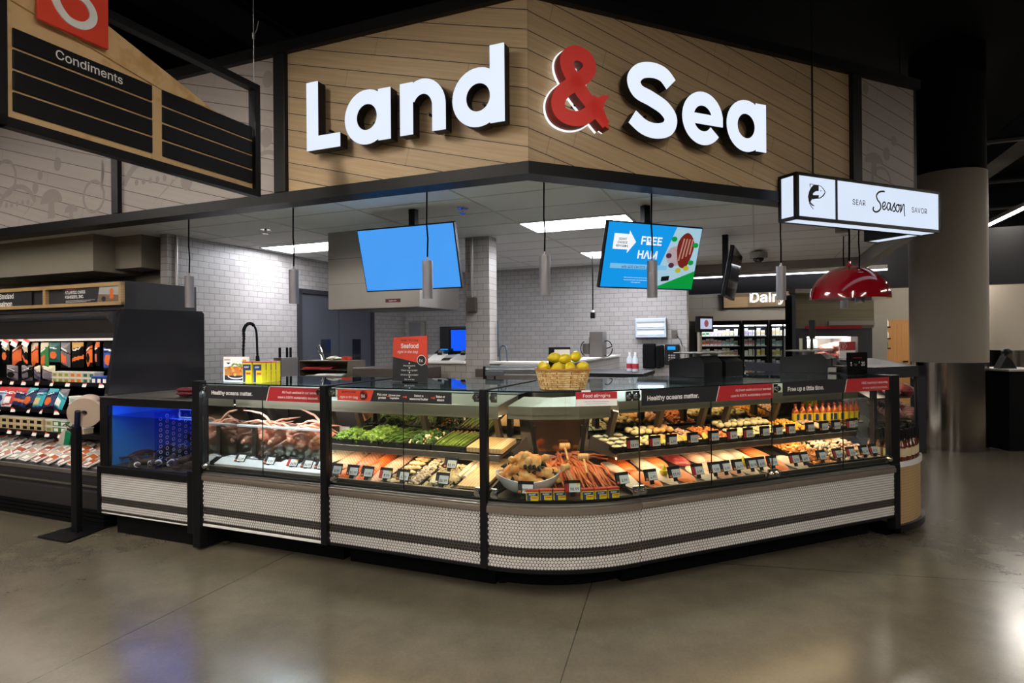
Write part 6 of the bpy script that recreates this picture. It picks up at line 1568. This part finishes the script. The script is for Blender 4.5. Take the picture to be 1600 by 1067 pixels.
part('machine_body', MB().prism([(-.2, 1.0), (.2, 1.0), (.2, 1.34), (-.2, 1.24)], -.28, .28, 'X'), M('machine_grey', '#77726d', .4, .4), wr)
part('side_frame', MB().box(-.31, -.28, -.22, .22, .0, 1.33).box(.28, .31, -.22, .22, 0, 1.33), BLACK, wr)
part('film_roll', MB().cyl((-.27, -.21, 1.30), (.27, -.21, 1.30), .04), M('film_silver', '#9fa3a6', .2, .7), wr, 50)
rs = thing('customer_reader', 'small grey reader on a thin stem behind the corner case', 'card reader', 'L', -.93, 1.15, 0)
part('reader_head', MB().box(-.07, .07, -.04, .04, 1.30, 1.34, b=.006), M('reader_grey', '#4e5058', .4), rs); part('stem', MB().cyl((0, 0, .0), (0, 0, 1.3), .008, n=8), BLACK, rs)
hs = solo('spray_hose', MB().tube([(0, 0, 0), (0, 0, .12), (.01, 0, .16), (.04, 0, .175), (.07, 0, .16), (.08, 0, .10), (.085, 0, 0)], .011, 8).tube([(-.03, .02, .05), (-.03, .02, .45)], .012, 8), M('hose_grey', '#4b5560', .5), 'grey curved hose hanging beside the tiled pillar', 'hose', 'L', (-1.54, 2.68, 1.36), smooth=60)
cdr = thing('power_drop', 'black power cord hanging from the ceiling before the back wall', 'power cord', 'L', -.955, 4.46, 1.90)
part('cord', MB().tube([(0, 0, .05), (.003, 0, .4), (0, 0, ZC - 1.90)], .009, 6), BLKM, cdr); part('socket', MB().box(-.03, .03, -.025, .025, -.03, .05, b=.006), BLACK, cdr); part('collar', MB().cyl((0, 0, .05), (0, 0, .08), .02), PRINT, cdr)
bz = thing('insect_light', 'pale wall insect light with two glowing tubes on the back wall', 'insect light', 'L', -.355, 5.55, 1.75)
part('light_body', MB().box(-.22, .22, -.10, 0, -.14, .14, b=.006), M('pale_blue_steel', '#b9c3cc', .4, .2), bz)
for z in (.035, -.075): part('light_tube', MB().cyl((-.18, -.112, z), (.18, -.112, z), .016, n=12), glow('uv_tube', '#d6e8ff', 5.0), bz)
part('grille', MB().box(-.2, .2, -.108, -.10, .07, .09).box(-.2, .2, -.108, -.10, -.03, -.015), GREYW, bz)
wp = thing('wall_phone', 'black wall phone with a cyan display on the back wall', 'phone', 'L', -.06, 5.55, 1.36)
part('phone_body', MB().box(-.10, .10, -.07, 0, -.15, .15, b=.01), BLACK, wp); part('display', MB().box(-.06, .05, -.074, -.069, .07, .12), glow('cyan_display', '#28a8ff', 1.0), wp)
part('handset', MB().box(-.17, -.11, -.10, -.02, -.18, .14, b=.02), BLKM, wp); part('label_strip', MB().box(.12, .17, -.03, 0, -.13, .12), GREYW, wp)
for i in range(3):
    for j in range(3): part('key', MB().box(-.05 + j * .035, -.025 + j * .035, -.074, -.069, -.02 - i * .035, 0 - i * .035), GREYW, wp)
solo('paper_towel_holder', MB().box(-.09, .09, -.12, 0, 0, .36, b=.02).box(.10, .16, -.1, 0, 0, .33, b=.01), BLKM, 'black wall dispenser left of the wall phone', 'dispenser', 'L', (-.38, 5.54, 1.16))
solo('wall_socket', MB().box(-.04, .04, -.012, 0, -.06, .06, b=.004).tube([(.02, -.03, 0), (.08, -.03, -.08), (.12, -.02, -.2)], .006, 6), STEELD, 'socket with a dangling plug right of the insect light', 'outlet', 'L', (-.03, 5.548, 1.66))
sp = None
for fr_, x, y, l in (('L', -3.466, 1.253, 'left'), ('L', -1.239, 1.203, 'middle')):
    if sp is None:
        sp = thing('fire_sprinkler', 'small chrome ceiling sprinkler, %s one' % l, 'sprinkler', fr_, x, y, ZC - .05, group='ceiling sprinklers')
        part('deflector', MB().lathe([(.0005, 0), (.03, 0), (.03, .004), (.0005, .006)], 12), CHROME, sp); part('stem', MB().cyl((0, 0, .0), (0, 0, .05), .012, n=8).lathe([(.05, .042), (.05, .05)], 16), CHROME, sp, 40)
    else: dup(sp, fr_, (x, y, ZC - .05), 0, 'small chrome ceiling sprinkler, %s one' % l)
cm = thing('dome_camera', 'black dome camera on the ceiling near the dairy lettering', 'camera', 'L', 1.1, 5.0, ZC - .13)
part('dome', MB().blob((0, 0, .03), (.07, .07, .06), 0, 0, 2), M('camera_black', '#101013', .1), cm, 60); part('housing', MB().lathe([(.11, .03), (.11, .10), (.03, .11), (.03, .125)], 20), GREYW, cm, 40)

# ================================================================== background right: dairy, deli shop, wooden door
struct('wall_dairy', MB().box(-3, .25, 13.9, 14.0, 1.95, 3.2).box(-3, 6, 14.6, 14.7, 0, 3.6), brick('grey_wide_tile', 'X', '#8f8f8e', '#999998', '#6a6a6a', .6, .3), 'L')
struct('beam_dark', MB().box(-4, 6, 10.3, 10.5, 2.55, 3.6), BLACK, 'L')
struct('beam_ledge', MB().box(-4, 6, 13.4, 13.8, 2.05, 2.3), GREYW, 'L')
ln_ = thing('linear_light', 'thin linear light in front of the dark beam over the dairy aisle', 'linear light', 'L', 1.2, 10.0, 2.87)
part('housing', MB().box(-3, 2.2, -.04, .04, .02, .1), MATS['light_housing'], ln_); part('diffuser', MB().box(-3, 2.2, -.035, .035, 0, .02), glow('far_linear_light', '#f2f4ff', 10.0), ln_)
ds = thing('wall_sign', 'brown dairy sign with glowing white letters beyond the counter', 'sign', 'L', 1.16, 13.8, 2.68)
part('sign_board', MB().box(-.92, .92, -.03, .05, -.29, .30), planks('brown_boards', '#8a7458', '#9a8365', '#5a4a38', 0, 5), ds)
part('sign_frame', MB().box(-.94, -.90, -.05, .05, -.31, .32).box(.90, .94, -.05, .05, -.31, .32).box(-.94, .94, -.05, .05, -.32, -.28).box(-.94, .94, -.05, .05, .29, .32), BLACK, ds)
part('sign_lettering', MB().text('Dairy', .50, FACE(.18, -.09, -.15), 0, .02, 'CENTER', ext=.03, sx=1.05), glow('dairy_light', '#ffffff', 1.3), ds)
CART = None
QC = [PRINT, YELL, ORANGEP, M('pack_pink', '#d98a94', .5), M('pack_teal', '#7fb0b8', .5), GREENP, M('pack_lilac', '#b9a9cf', .5), M('pack_buff', '#d6c08a', .5)]
CARTM = [MB().box(-.045, .045, -.04, .04, 0, .15, b=.004).box(-.04, .04, -.042, -.039, .03, .1, 1).mesh('dairy_carton', [PRINT, QC[(k + 1) % 8]]) for k in range(8)]
for c_, (xa, xb, lab) in enumerate(((-.48, .68, 'left open cooler'), (.72, 1.36, 'middle glass door cooler'), (1.40, 2.02, 'right glass door cooler'))):
    cl = thing('dairy_cooler', 'bright %s of the far dairy wall' % lab, 'cooler', 'L', (xa + xb) / 2, 14.1, 0)
    w = (xb - xa) / 2
    part('cooler_shell', MB().box(-w, w, .3, .4, 0, 2.0).box(-w, -w + .03, -.3, .4, 0, 2.0).box(w - .03, w, -.3, .4, 0, 2.0).box(-w, w, -.3, .4, 1.93, 2.05).box(-w, w, -.3, .4, 0, .35), BLACK, cl)
    part('cooler_light', MB().box(-w + .05, w - .05, -.26, -.2, 1.9, 1.925), glow('cooler_light', '#f4f6ff', 30.0), cl)
    for s in range(5): part('cooler_shelf', MB().box(-w + .03, w - .03, -.15, .3, .55 + .27 * s, .57 + .27 * s), PLAS, cl)
    if c_: pane('cooler_door', cl, -w + .02, w - .02, -.31, .36, 1.92); part('door_frame', MB().box(-w, -w + .05, -.33, -.30, .3, 1.96).box(w - .05, w, -.33, -.30, .3, 1.96).box(-.02, .02, -.33, -.31, .3, 1.96), BLACK, cl)
    n = int((xb - xa - .1) / .105)
    for s in range(5):
        for i in range(n):
            o = put('dairy_carton', CARTM[(i // 3 + s * 3 + c_) % 8], None, 'L', (xa + .09 + i * .105, 14.06, .571 + .27 * s)); o.scale = (1, 1, rnd.uniform(.8, 1.35))
            tag(o, 'small carton on the shelves of the %s' % lab, 'carton', 'cartons in the ' + lab)
# deli shop front
struct('wall_deli', MB().box(4.74, 6.05, 10.0, 10.2, 1.74, 2.33), planks('olive_boards', '#6b6250', '#777058', '#5a5242', 0, .12), 'C')
struct('wall_deli_lower', MB().box(4.70, 4.93, 10.0, 10.2, 0, 1.74).box(5.78, 6.02, 10.0, 10.2, 0, 1.74).box(4.93, 5.78, 10.0, 10.2, 1.60, 1.74).box(4.93, 5.78, 10.0, 10.2, 0, .9), M('deli_charcoal', '#33333a', .6), 'C')
struct('trim_red_stripe', MB().box(4.9, 5.84, 9.985, 10.0, 1.735, 1.785), RED, 'C'); struct('trim_white_rail', MB().box(5.28, 6.05, 9.97, 10.0, 1.79, 1.86), GREYW, 'C')
struct('trim_deli_top', MB().box(4.72, 6.07, 9.96, 10.2, 2.33, 2.40), GREYW, 'C'); struct('trim_deli_post', MB().box(4.66, 4.72, 9.95, 10.2, 0, 2.3), CHROME, 'C')
dc = thing('meat_cooler', 'lit meat cooler with white packs and large meat in the dark far wall', 'cooler', 'C', 5.355, 10.3, 0)
part('cooler_shell', MB().box(-.43, .43, .55, .6, .9, 1.6).box(-.43, .43, -.1, .6, .88, .9).box(-.43, -.42, -.1, .6, .9, 1.6).box(.42, .43, -.1, .6, .9, 1.6), PLAS, dc)
part('cooler_light', MB().box(-.4, .4, 0, .1, 1.58, 1.6), glow('meat_cooler_light', '#fff0e4', 22.0), dc)
for z in (.98, 1.2, 1.4): part('cooler_shelf', MB().box(-.42, -.04 if z > 1.1 else .42, .05, .5, z - .012, z), CHROME, dc)
part('meat_tray', MB().box(-.03, .42, .05, .5, 1.19, 1.2), CHROME, dc)
for z in (1.2, 1.4):
    for i in range(5): tag(put('white_pack', MB().box(-.03, .03, -.03, .03, 0, .15, b=.006).mesh('white_pack', PRINT), None, 'C', (4.99 + i * .07, 10.42, z)), 'white pack in the far lit meat cooler', 'pack', 'white packs in the meat cooler')
for i, (x, z, m) in enumerate(((5.42, 1.27, 0), (5.58, 1.26, 2), (5.68, 1.29, 1), (5.50, 1.40, 1), (5.64, 1.43, 1))):
    solo('beef_slab', MB().blob((0, 0, 0), (.13, .1, .08), 0, .15, 3, i), MEATM[m], 'large slab of meat in the far lit cooler, %s' % ('lower left', 'lower middle dark', 'lower right', 'upper left', 'upper right')[i], 'meat', 'C', (x, 10.45, z), smooth=60, group='beef slabs in the far cooler')
for i in range(5): tag(put('white_pack', MB().box(-.025, .025, -.03, .03, 0, .13, b=.006).mesh('white_pack', PRINT), None, 'C', (5.36 + i * .06, 10.42, .98)), 'white pack on the lowest shelf of the far meat cooler', 'pack', 'low white packs in the meat cooler')
struct('wall_far', MB().box(7.6, 10.2, 14.2, 14.3, 0, 3.05), M('far_beige', '#8e867b', .7, var=.03), 'C')
struct('wall_far_dark', MB().box(-30, 30, 24, 24.1, 0, 5.7), M('far_dark', '#121110', .8), 'C')
struct('trim_far_post', MB().box(6.35, 6.65, 10.6, 10.9, 0, 1.98), GREYW, 'C'); struct('trim_far_conduit', MB().box(6.5, 6.62, 11.1, 11.2, 1.9, 3.0), GREYW, 'C')
struct('door_2', MB().box(8.75, 9.45, 14.14, 14.2, 0, 1.98), banded('door_oak', '#a8743c', '#b98650', 10, 'X', 4, .5, .3, .9), 'C')
part('door_handle', MB().box(9.2, 9.32, 14.08, 14.14, .98, 1.02), CHROME, bpy.data.objects['door_2'])
sh = thing('wall_shelf', 'small dark shelf unit of white and green bottles beside the far oak door', 'shelf', 'C', 8.3, 13.5, 0)
part('shelf_back', MB().box(-.14, .18, .1, .12, .9, 2.0), BLACK, sh)
for z in (1.02, 1.34, 1.56, 1.82): part('shelf_board', MB().box(-.14, .18, -.1, .1, z - .03, z), BLACK, sh)
for z, m, l in ((1.34, M('wine_green', '#48702c', .3), 'green'), (1.56, PRINT, 'white'), (1.82, PRINT, 'upper white')):
    me = MB().lathe([(.0005, 0), (.035, 0), (.035, .11), (.015, .15), (.015, .18)], 10).mesh('shelf_bottle', m, 40)
    for i in range(4): tag(put('shelf_bottle', me, None, 'C', (8.2 + i * .075, 13.45, z)), '%s bottle on the small shelf beside the far oak door' % l, 'bottle', l + ' bottles on the far shelf')
pc = thing('price_sign', 'red and white price card standing beyond the deli case', 'price sign', 'R', 4.05, 1.25, 1.336)
mb = MB().box(-.12, .12, 0, .006, .04, .21, 0).box(-.12, .12, -.001, .001, .12, .21, 1).poly([(-.11, -.002, .13), (-.04, -.002, .13), (-.01, -.002, .165), (-.04, -.002, .2), (-.11, -.002, .2)], 0).poly([(-.105, -.0026, .135), (-.042, -.0026, .135), (-.016, -.0026, .165), (-.042, -.0026, .195), (-.105, -.0026, .195)], 1)
mb.text('BONUS\nBUY', .027, FACE(-.065, -.0032, .168), 0, .008, 'CENTER', sx=.8).text('7', .06, FACE(-.01, -.001, .06), 2, .012, 'CENTER').text('99', .028, FACE(.035, -.001, .08), 2, .008, 'CENTER')
part('card_panel', mb, [PRINT, RED, INK], pc); part('card_foot', MB().box(-.05, .05, -.04, .05, 0, .02).box(-.01, .01, 0, .01, .02, .05), BLACK, pc)

# ================================================================== open cooler on the left
mx0, mx1 = -7.2, -4.132
md = thing('open_cooler', 'long dark open cooler of packaged seafood left of the lobster tank', 'cooler', 'L', -5.6, .6, 0)
ml_ = (5.6, -.6, 0)
def PM(name, mb, mats, smooth=None): return part(name, mb, mats, md, smooth, ml_)
GUN = M('gunmetal', '#38363a', .45, .3)
PM('base_kick', MB().box(mx0, mx1, .12, 1.0, 0, .10), BLKM)
mb = MB()
for k in range(4): mb.box(mx0, mx1, .075, .12, .015 + k * .035, .04 + k * .035)
PM('base_grille', mb, BLKM)
PM('lower_front', MB().prism([(.09, .14), (.06, .30), (.07, .32), (.045, .40), (.04, .46), (.09, .50), (.15, .50), (.15, .14)], mx0, mx1, 'X'), GUN)
PM('front_rail', MB().box(mx0, mx1, .03, .05, .455, .49, b=.004).box(mx0, mx1, .035, .06, .355, .365), M('rail_silver', '#9c9893', .3, .8))
PM('deck', MB().prism([(.10, .47), (.10, .50), (.80, .64), (.80, .60)], mx0, mx1, 'X'), M('cooler_white', '#bdbab4', .5))
PM('back_wall', MB().box(mx0, mx1, .85, .9, .5, 1.8).box(mx0, mx1, .9, 1.05, .1, 1.85), BLKM)
for z, y in ((1.215, .45), (.95, .38), (.74, .32)):
    PM('cooler_shelf', MB().box(mx0, mx1 - .02, y, .85, z - .035, z - .012).box(mx0, mx1 - .02, y - .012, y, z - .04, z), BLACK)
PM('peg_rail', MB().box(mx0, mx1 - .02, .48, .49, 1.62, 1.66), PRINT)
PM('canopy', MB().prism([(.2, 1.88), (.12, 1.84), (.12, 1.80), (.22, 1.68), (.45, 1.66), (.9, 1.68), (.9, 1.88)], mx0, mx1, 'X'), GUN)
PM('canopy_lip', MB().box(mx0, mx1, .215, .225, 1.64, 1.69), GUN)
PM('canopy_trim', MB().box(mx0, mx1, .11, .125, 1.805, 1.825), CHROME)
PM('cooler_light', MB().box(mx0 + .1, mx1 - .08, .30, .36, 1.655, 1.667), glow('open_cooler_light', '#fff3e4', 13.0))
PM('end_panel', MB().prism([(.075, .12), (.085, 1.17), (.20, 1.86), (.235, 1.895), (1.03, 1.905), (1.057, 1.88), (1.057, .1), (.2, .1)], mx1, mx1 + .045, 'X'), M('gloss_charcoal', '#27272c', .14, var=.04))
PM('header_box', MB().box(mx0, mx1 + .03, .24, .98, 1.89, 2.145), M('header_dark', '#2c2b2f', .5))
PM('wood_frame', MB().box(mx0, mx1 + .045, .205, .24, 2.10, 2.135, b=.003).box(mx0, mx1 + .045, .205, .24, 1.93, 1.962, b=.003).box(mx1 + .01, mx1 + .045, .205, .24, 1.93, 2.135, b=.003).box(-5.18, -5.14, .205, .24, 1.93, 2.135, b=.003), OAK)
mb = MB().box(-5.95, -5.37, .218, .226, 1.962, 2.10, 0); mb.text('Smoked\nsalmon', .092, FACE(-5.88, .2165, 2.038), 1, .018, 'LEFT', sx=.95)
PM('salmon_sign', mb, [CHALK, PRINT])
mb = MB().box(-4.88, -4.13, .218, .226, 1.962, 2.10, 0).text('ATLANTIC CAPES\nFISHERIES, INC.', .050, FACE(-4.87, .2165, 2.05), 1, .022, 'LEFT', sx=.95).box(-4.86, -4.72, .2165, .218, 2.088, 2.093, 2)
for k in range(3): mb.box(-4.86, -4.45 - .06 * k, .2165, .218, 1.987 - k * .008, 1.989 - k * .008, 1)
mb.poly([(-4.42, .216, 1.962), (-4.13, .216, 1.962), (-4.13, .216, 2.10), (-4.385, .216, 2.10)], 3)
mb.poly([(-4.42, .2155, 1.962), (-4.13, .2155, 1.962), (-4.13, .2155, 2.02), (-4.40, .2155, 2.035)], 4).poly([(-4.25, .215, 1.99), (-4.20, .215, 1.99), (-4.20, .215, 2.07), (-4.225, .215, 2.085), (-4.25, .215, 2.07)], 5).poly([(-4.33 + .03 * math.cos(2 * PI * j / 12), .2148, 1.99 + .024 * math.sin(2 * PI * j / 12)) for j in range(12)], 0)
PM('fisheries_sign', mb, [CHALK, PRINT, RED, M('photo_sky', '#a9abad', .6), M('photo_deck', '#7a6250', .6, var=.3, vs=60), ORANGEP])
# hanging packs
def pack(name, w, h, cols, label, x, y, z, seed, hang=True):
    q = random.Random(seed); n, m = 16, 24; mb = MB(); 
    for sgn, mat in ((-1, 0), (1, 1)):
        vs = []
        for i in range(m + 1):
            for j in range(n + 1):
                u, v = j / n, i / m; e = min(u, 1 - u, v, 1 - v); d = .018 * min(1, e * 5) + .0015 * math.sin(17 * u + seed) * math.sin(13 * v)
                vs.append(((u - .5) * w, sgn * d, -h + v * h))
        fs = [(i * (n + 1) + j, i * (n + 1) + j + 1, (i + 1) * (n + 1) + j + 1, (i + 1) * (n + 1) + j) for i in range(m) for j in range(n)]
        ms = []
        kind = seed % 5; slant = q.uniform(-.4, .4)
        for f in range(len(fs)):
            v_, u_ = (f // n + .5) / m, (f % n + .5) / n
            w_ = v_ + slant * (u_ - .5)
            win = ((u_ - .5) / .3) ** 2 + ((v_ - .36) / .2) ** 2 < 1 if kind in (0, 3) else .16 < w_ < .5 and .2 < u_ < .75 if kind in (1, 4) else .28 < w_ < .42
            ms.append(2 if win else 3 if w_ > .76 else 1 if (w_ < .08 or .62 < w_ < .66) else 4 if .69 < w_ < .74 and .2 < u_ < .8 else 0)
        mb.add(vs, fs if sgn < 0 else [f[::-1] for f in fs], ms if sgn < 0 else 1)
    r = thing(name, label, 'food pack', 'L', x, y, z, q.uniform(-.25, .25), 'hanging packs in the open cooler')
    part('pack_pouch', mb, cols + [PRINT], r, 60)
    if hang: part('peg_hook', MB().tube([(0, -.04, .015), (0, .30, .015)], .003, 5), CHROME, r)
    return r
KB, KG, KO, KP, KBL = BLKM, GREENP, ORANGEP, M('pack_cream', '#d9cdb0', .5), M('pack_blue', '#2e55b4', .4)
KGR, KT, KGO = M('pack_grey', '#6d6670', .4), M('pack_teal_dark', '#1f5a58', .4), M('pack_gold', '#b98a2c', .4)
SAL = M('pack_salmon', '#dd6a35', .4, var=.2, vs=40)
HP = [(-6.36, .13, .22, [KB, KB, SAL, KP], 'dark salmon'), (-6.17, .13, .24, [SAL, KB, SAL, KB], 'orange salmon at the left edge'), (-6.02, .12, .25, [KB, KB, SAL, KP], 'black topped salmon'), (-5.86, .12, .25, [SAL, KB, KO, KP], 'orange and cream'), (-5.70, .14, .27, [KG, KG, SAL, KP], 'green and cream'), (-5.54, .14, .2, [KT, KT, SAL, KT], 'dark teal'), (-5.37, .15, .25, [KGR, KB, SAL, KGR], 'grey'),
      (-5.18, .16, .25, [KB, KB, KO, KGO], 'gold edged black'), (-5.00, .11, .24, [KO, KB, KB, KB], 'orange and black'), (-4.88, .08, .23, [KB, KB, M('pack_rose', '#c9645e', .4), KO], 'narrow rose and black'), (-4.71, .17, .27, [KBL, KB, SAL, KB], 'wide blue and salmon'), (-4.52, .13, .25, [KBL, KB, SAL, M('pack_sky', '#9ab8cf', .4)], 'blue with pale top'), (-4.42, .08, .24, [KBL, KB, KBL, M('pack_sky', '#9ab8cf', .4)], 'narrow blue'), (-4.28, .14, .24, [KBL, KB, SAL, M('pack_sky', '#9ab8cf', .4)], 'blue and orange next to the end panel')]
for k, (x, w, h, c, l) in enumerate(HP): pack('hanging_pack', w, h, c, '%s pouch hanging from the open cooler rail' % l, x, .52, 1.605, k)
# tubs and small boxes
def box_stack(name, label, x, y, z, w, d, h, cols, grp, cat='tub', lid=True):
    r = thing(name, label, cat, 'L', x, y, z, 0, grp)
    part('tub_body', MB().box(-w / 2, w / 2, -d / 2, d / 2, 0, h * .8, 0, b=.004).box(-w * .3, w * .3, -d / 2 - .001, -d / 2, h * .15, h * .65, 1), cols, r)
    if lid: part('tub_lid', MB().box(-w / 2 - .003, w / 2 + .003, -d / 2 - .003, d / 2 + .003, h * .8, h, b=.002), cols[2], r)
def rowtubs(x0, n, step, layers, y, z, w, h, colf, what):
    for l in range(layers):
        for i in range(n): box_stack('food_tub', '%s tub in the open cooler, %s from the left, %s layer' % (what, ORD[i], ('bottom', 'second', 'top')[l]), x0 + i * step, y, z + l * h, w, .09, h, colf(i, l), what + ' tubs')
OLV = M('pack_olive', '#8a8f3a', .5); 
rowtubs(-5.47, 3, .092, 2, .52, 1.204, .085, .055, lambda i, l: [CREAM, OLV, PLAS], 'olive green')
rowtubs(-5.19, 2, .092, 2, .52, 1.204, .085, .055, lambda i, l: [CREAM, KO, PLAS], 'rust orange')
rowtubs(-5.00, 2, .092, 2, .52, 1.204, .085, .055, lambda i, l: [CREAM, KT, PLAS], 'cream and teal')
rowtubs(-4.93 + .1, 5, .078, 1, .49, 1.204, .074, .075, lambda i, l: [LBLUE, PRINT, KBL], 'deep blue')
rowtubs(-4.42, 2, .12, 3, .55, 1.204, .11, .045, lambda i, l: [M('pack_amber', '#e0942c', .5), PRINT, PRINT], 'amber banded')
rowtubs(-4.19, 1, .1, 3, .55, 1.204, .10, .045, lambda i, l: [CREAM, OLV, PRINT], 'cream and olive')
for k, (x, c, l) in enumerate(((-6.25, [KGR, KB, KB, KGR], 'grey bag'), (-6.0, [KB, KGR, KGR, KGR], 'dark grey bag'), (-5.82, [KGR, KB, LBLUE, KP], 'grey and navy bag'), (-5.64, [M('pack_mauve', '#8d7d86', .4), KB, KGR, KP], 'mauve bag'))):
    pack('shelf_pouch', .16, .16, c, l + ' standing on the second shelf of the open cooler', x, .52, 1.205 + .165, k + 20, False)
BG = [([M('pack_ice', '#9fb8c8', .4), KBL, LBLUE, RED], 'pale blue frosted bag'), ([RED, PRINT, PRINT, RED], 'red and white bag'), ([LBLUE, KB, SAL, RED], 'navy shrimp bag, left one'), ([LBLUE, KB, SAL, M('pack_cyan', '#2aa7b5', .4)], 'navy shrimp bag, right one'),
      ([M('pack_cyan', '#2aa7b5', .4), LBLUE, M('pack_buff', '#d6c08a', .5), LBLUE], 'cyan and navy bag'), ([LBLUE, KB, KO, M('pack_cyan', '#2aa7b5', .4)], 'dark blue bag with orange'), ([M('pack_cyan', '#2aa7b5', .4), LBLUE, PRINT, KGR], 'cyan and white bag')]
for k, (c, l) in enumerate(BG):
    r = pack('frozen_bag', .19, .21, c, l + ' leaning on the third shelf of the open cooler', -6.25 + k * .165, .45, .945 + .20, k + 40, False); r.rotation_euler = (-.35, 0, TL + rnd.uniform(-.15, .15))
rowtubs(-5.08, 3, .115, 2, .45, .94, .108, .07, lambda i, l: [PLAS, M('pack_mist', '#a9b4b5', .5), PRINT], 'white chowder')
rowtubs(-4.72, 3, .11, 2, .45, .94, .105, .06, lambda i, l: [M('pack_caramel', '#b97a3a', .5), CREAM, PLAS], 'caramel dip')
r = pack('frozen_bag', .24, .22, [PRINT, KO, M('pack_peach', '#eeb07a', .5, var=.3, vs=40), PRINT], 'large peach and white bag leaning by the end panel', -4.30, .42, .95 + .25, 61, False); r.rotation_euler = (-.4, 0, TL + .2)
r = pack('frozen_bag', .2, .18, [M('pack_amber', '#e0942c', .5), KO, M('pack_peach', '#eeb07a', .5), PRINT], 'amber bag below the large peach bag', -4.32, .36, .95 + .16, 62, False); r.rotation_euler = (-.6, 0, TL)
rowtubs(-6.20, 7, .115, 2, .40, .73, .108, .06, lambda i, l: [M('pack_sand', '#c9ae84', .5), KB, CREAM], 'sand coloured')
rowtubs(-5.36, 3, .11, 2, .40, .73, .105, .06, lambda i, l: [CREAM, OLV, PLAS] if i == 0 else [KG, PRINT, PLAS], 'green labelled')
rowtubs(-5.00, 2, .11, 1, .40, .73, .105, .06, lambda i, l: [CREAM, KO, PLAS], 'small cream')
# trays of packaged fish on the deck
PKT = [M('film_salmon', '#d87545', .2, var=.25, vs=30), M('film_pink', '#d9a493', .2, var=.2, vs=30), M('film_white', '#d3cabd', .2, var=.15, vs=30), M('film_red', '#b4523c', .2, var=.25, vs=30)]
base_pk = [MB().box(-.085, .085, -.055, .055, 0, .018, 0, b=.006).box(-.075, .075, -.047, .047, .014, .026, 1, b=.008).box(-.02, .075, -.045, .0, .026, .028, 2).mesh('fish_pack', [PRINT, m, PRINT]) for m in PKT]
NM = ('salmon', 'pink fish', 'white fish', 'red fish'); 
for j in range(6):
    for i in range(13):
        m = (0 if i > 7 and (i + j) % 3 else (2, 1, 2, 1, 3)[(i * 2 + j) % 5]); y = .135 + j * .082; x = -6.35 + i * .178 + (j % 2) * .06
        if x > mx1 - .1: continue
        o = put('fish_pack', base_pk[m], None, 'L', (x, y, .51 + (y - .1) * .2 + .004), rot=(.42, rnd.uniform(-.1, .1), rnd.uniform(-.5, -.1)))
        tag(o, 'film wrapped fish tray on the open cooler deck, %s row, %s from left' % (ORD[j], ORD[i]), 'fish pack', 'fish trays on the cooler deck')
tm = None
for k, (y, z, xs_) in enumerate(((.43, 1.17, (-6.3, -6.1, -5.9, -5.68, -5.45, -5.2, -4.95, -4.7, -4.45, -4.2)), (.36, .90, (-6.2, -5.95, -5.7, -5.5, -5.25, -5.0, -4.75)), (.30, .69, (-6.25, -6.1, -5.9, -5.75, -5.5, -5.3, -5.1)))):
    for i, x in enumerate(xs_):
        lab = 'white and red tag on the open cooler %s shelf edge, %s from left' % (('second', 'third', 'fourth')[k], ORD[i])
        if tm is None: tm = solo('shelf_tag', MB().box(-.03, .03, -.003, 0, 0, .045, 0).box(-.03, .03, -.0035, -.0005, .03, .045, 1), [PRINT, ORED], lab, 'price tag', 'L', (x, y, z), group='shelf tags in the open cooler', rot=(-.3, 0, 0))
        else: dup(tm, 'L', (x, y, z), 0, lab, rot=(-.3, 0, rnd.uniform(-.3, .3)))
for i, x in enumerate((-6.28, -6.12, -5.93)):
    dup(tm, 'L', (x, .46, 1.57), 0, 'white and red tag hanging at the white peg rail, %s from the left' % ORD[i], rot=(-.2, .35, 0), scale=1.6)
# bag roll stand
st = thing('bag_stand', 'black stand with a large roll of produce bags by the open cooler', 'bag dispenser', 'L', -4.235, -.085, 0)
part('base_plate', MB().prism([(-.18, -.20), (.20, -.20), (.10, .22), (-.19, .18)], 0, .012, 'Z'), BLACK, st)
part('post', MB().box(-.035, .035, -.025, .025, .012, .90, b=.003), BLACK, st)
part('arm', MB().tube([(.01, 0, .87), (.07, -.03, 1.03)], .022, 10), M('blue_black_tube', '#22284a', .2, .5), st, 50)
part('bracket', MB().box(-.09, .03, -.02, .02, .84, .88).tube([(-.02, -.02, .88), (-.07, -.04, .92), (-.12, -.03, .90)], .006, 6), CHROME, st, 40)
rl = MB().lathe([(.022, -.075), (.125, -.075), (.128, -.07), (.128, .07), (.125, .075), (.022, .075), (.022, -.075)], 40, mx=Matrix.Translation((.02, .08, 1.02)) @ Matrix.Rotation(.7, 4, 'Z') @ Matrix.Rotation(PI / 2 + .15, 4, 'X'))
for k in range(5): rl.lathe([(.04 + k * .018, -.0762), (.043 + k * .018, -.0766), (.046 + k * .018, -.0762)], 32, 1, mx=Matrix.Translation((.02, .08, 1.02)) @ Matrix.Rotation(.7, 4, 'Z') @ Matrix.Rotation(PI / 2 + .15, 4, 'X'))
part('bag_roll', rl, [M('roll_film', '#bda795', .35, var=.05), M('roll_rings', '#a08873', .4)], st, 40)
part('loose_bag', MB().add([(-.10, .02, .93), (-.03, .02, .95), (-.10, -.01, .85), (-.16, -.03, .83), (-.19, -.03, .74), (-.12, -.01, .74)], [(0, 1, 2, 3), (3, 2, 5, 4)]), M('loose_film', '#b9b4a6', .3), st)
part('green_pouch', MB().prism([(-.12, .74), (-.05, .74), (-.02, .84), (-.09, .86)], -.03, -.005, 'Y'), M('green_pouch', '#0f7a52', .3), st)
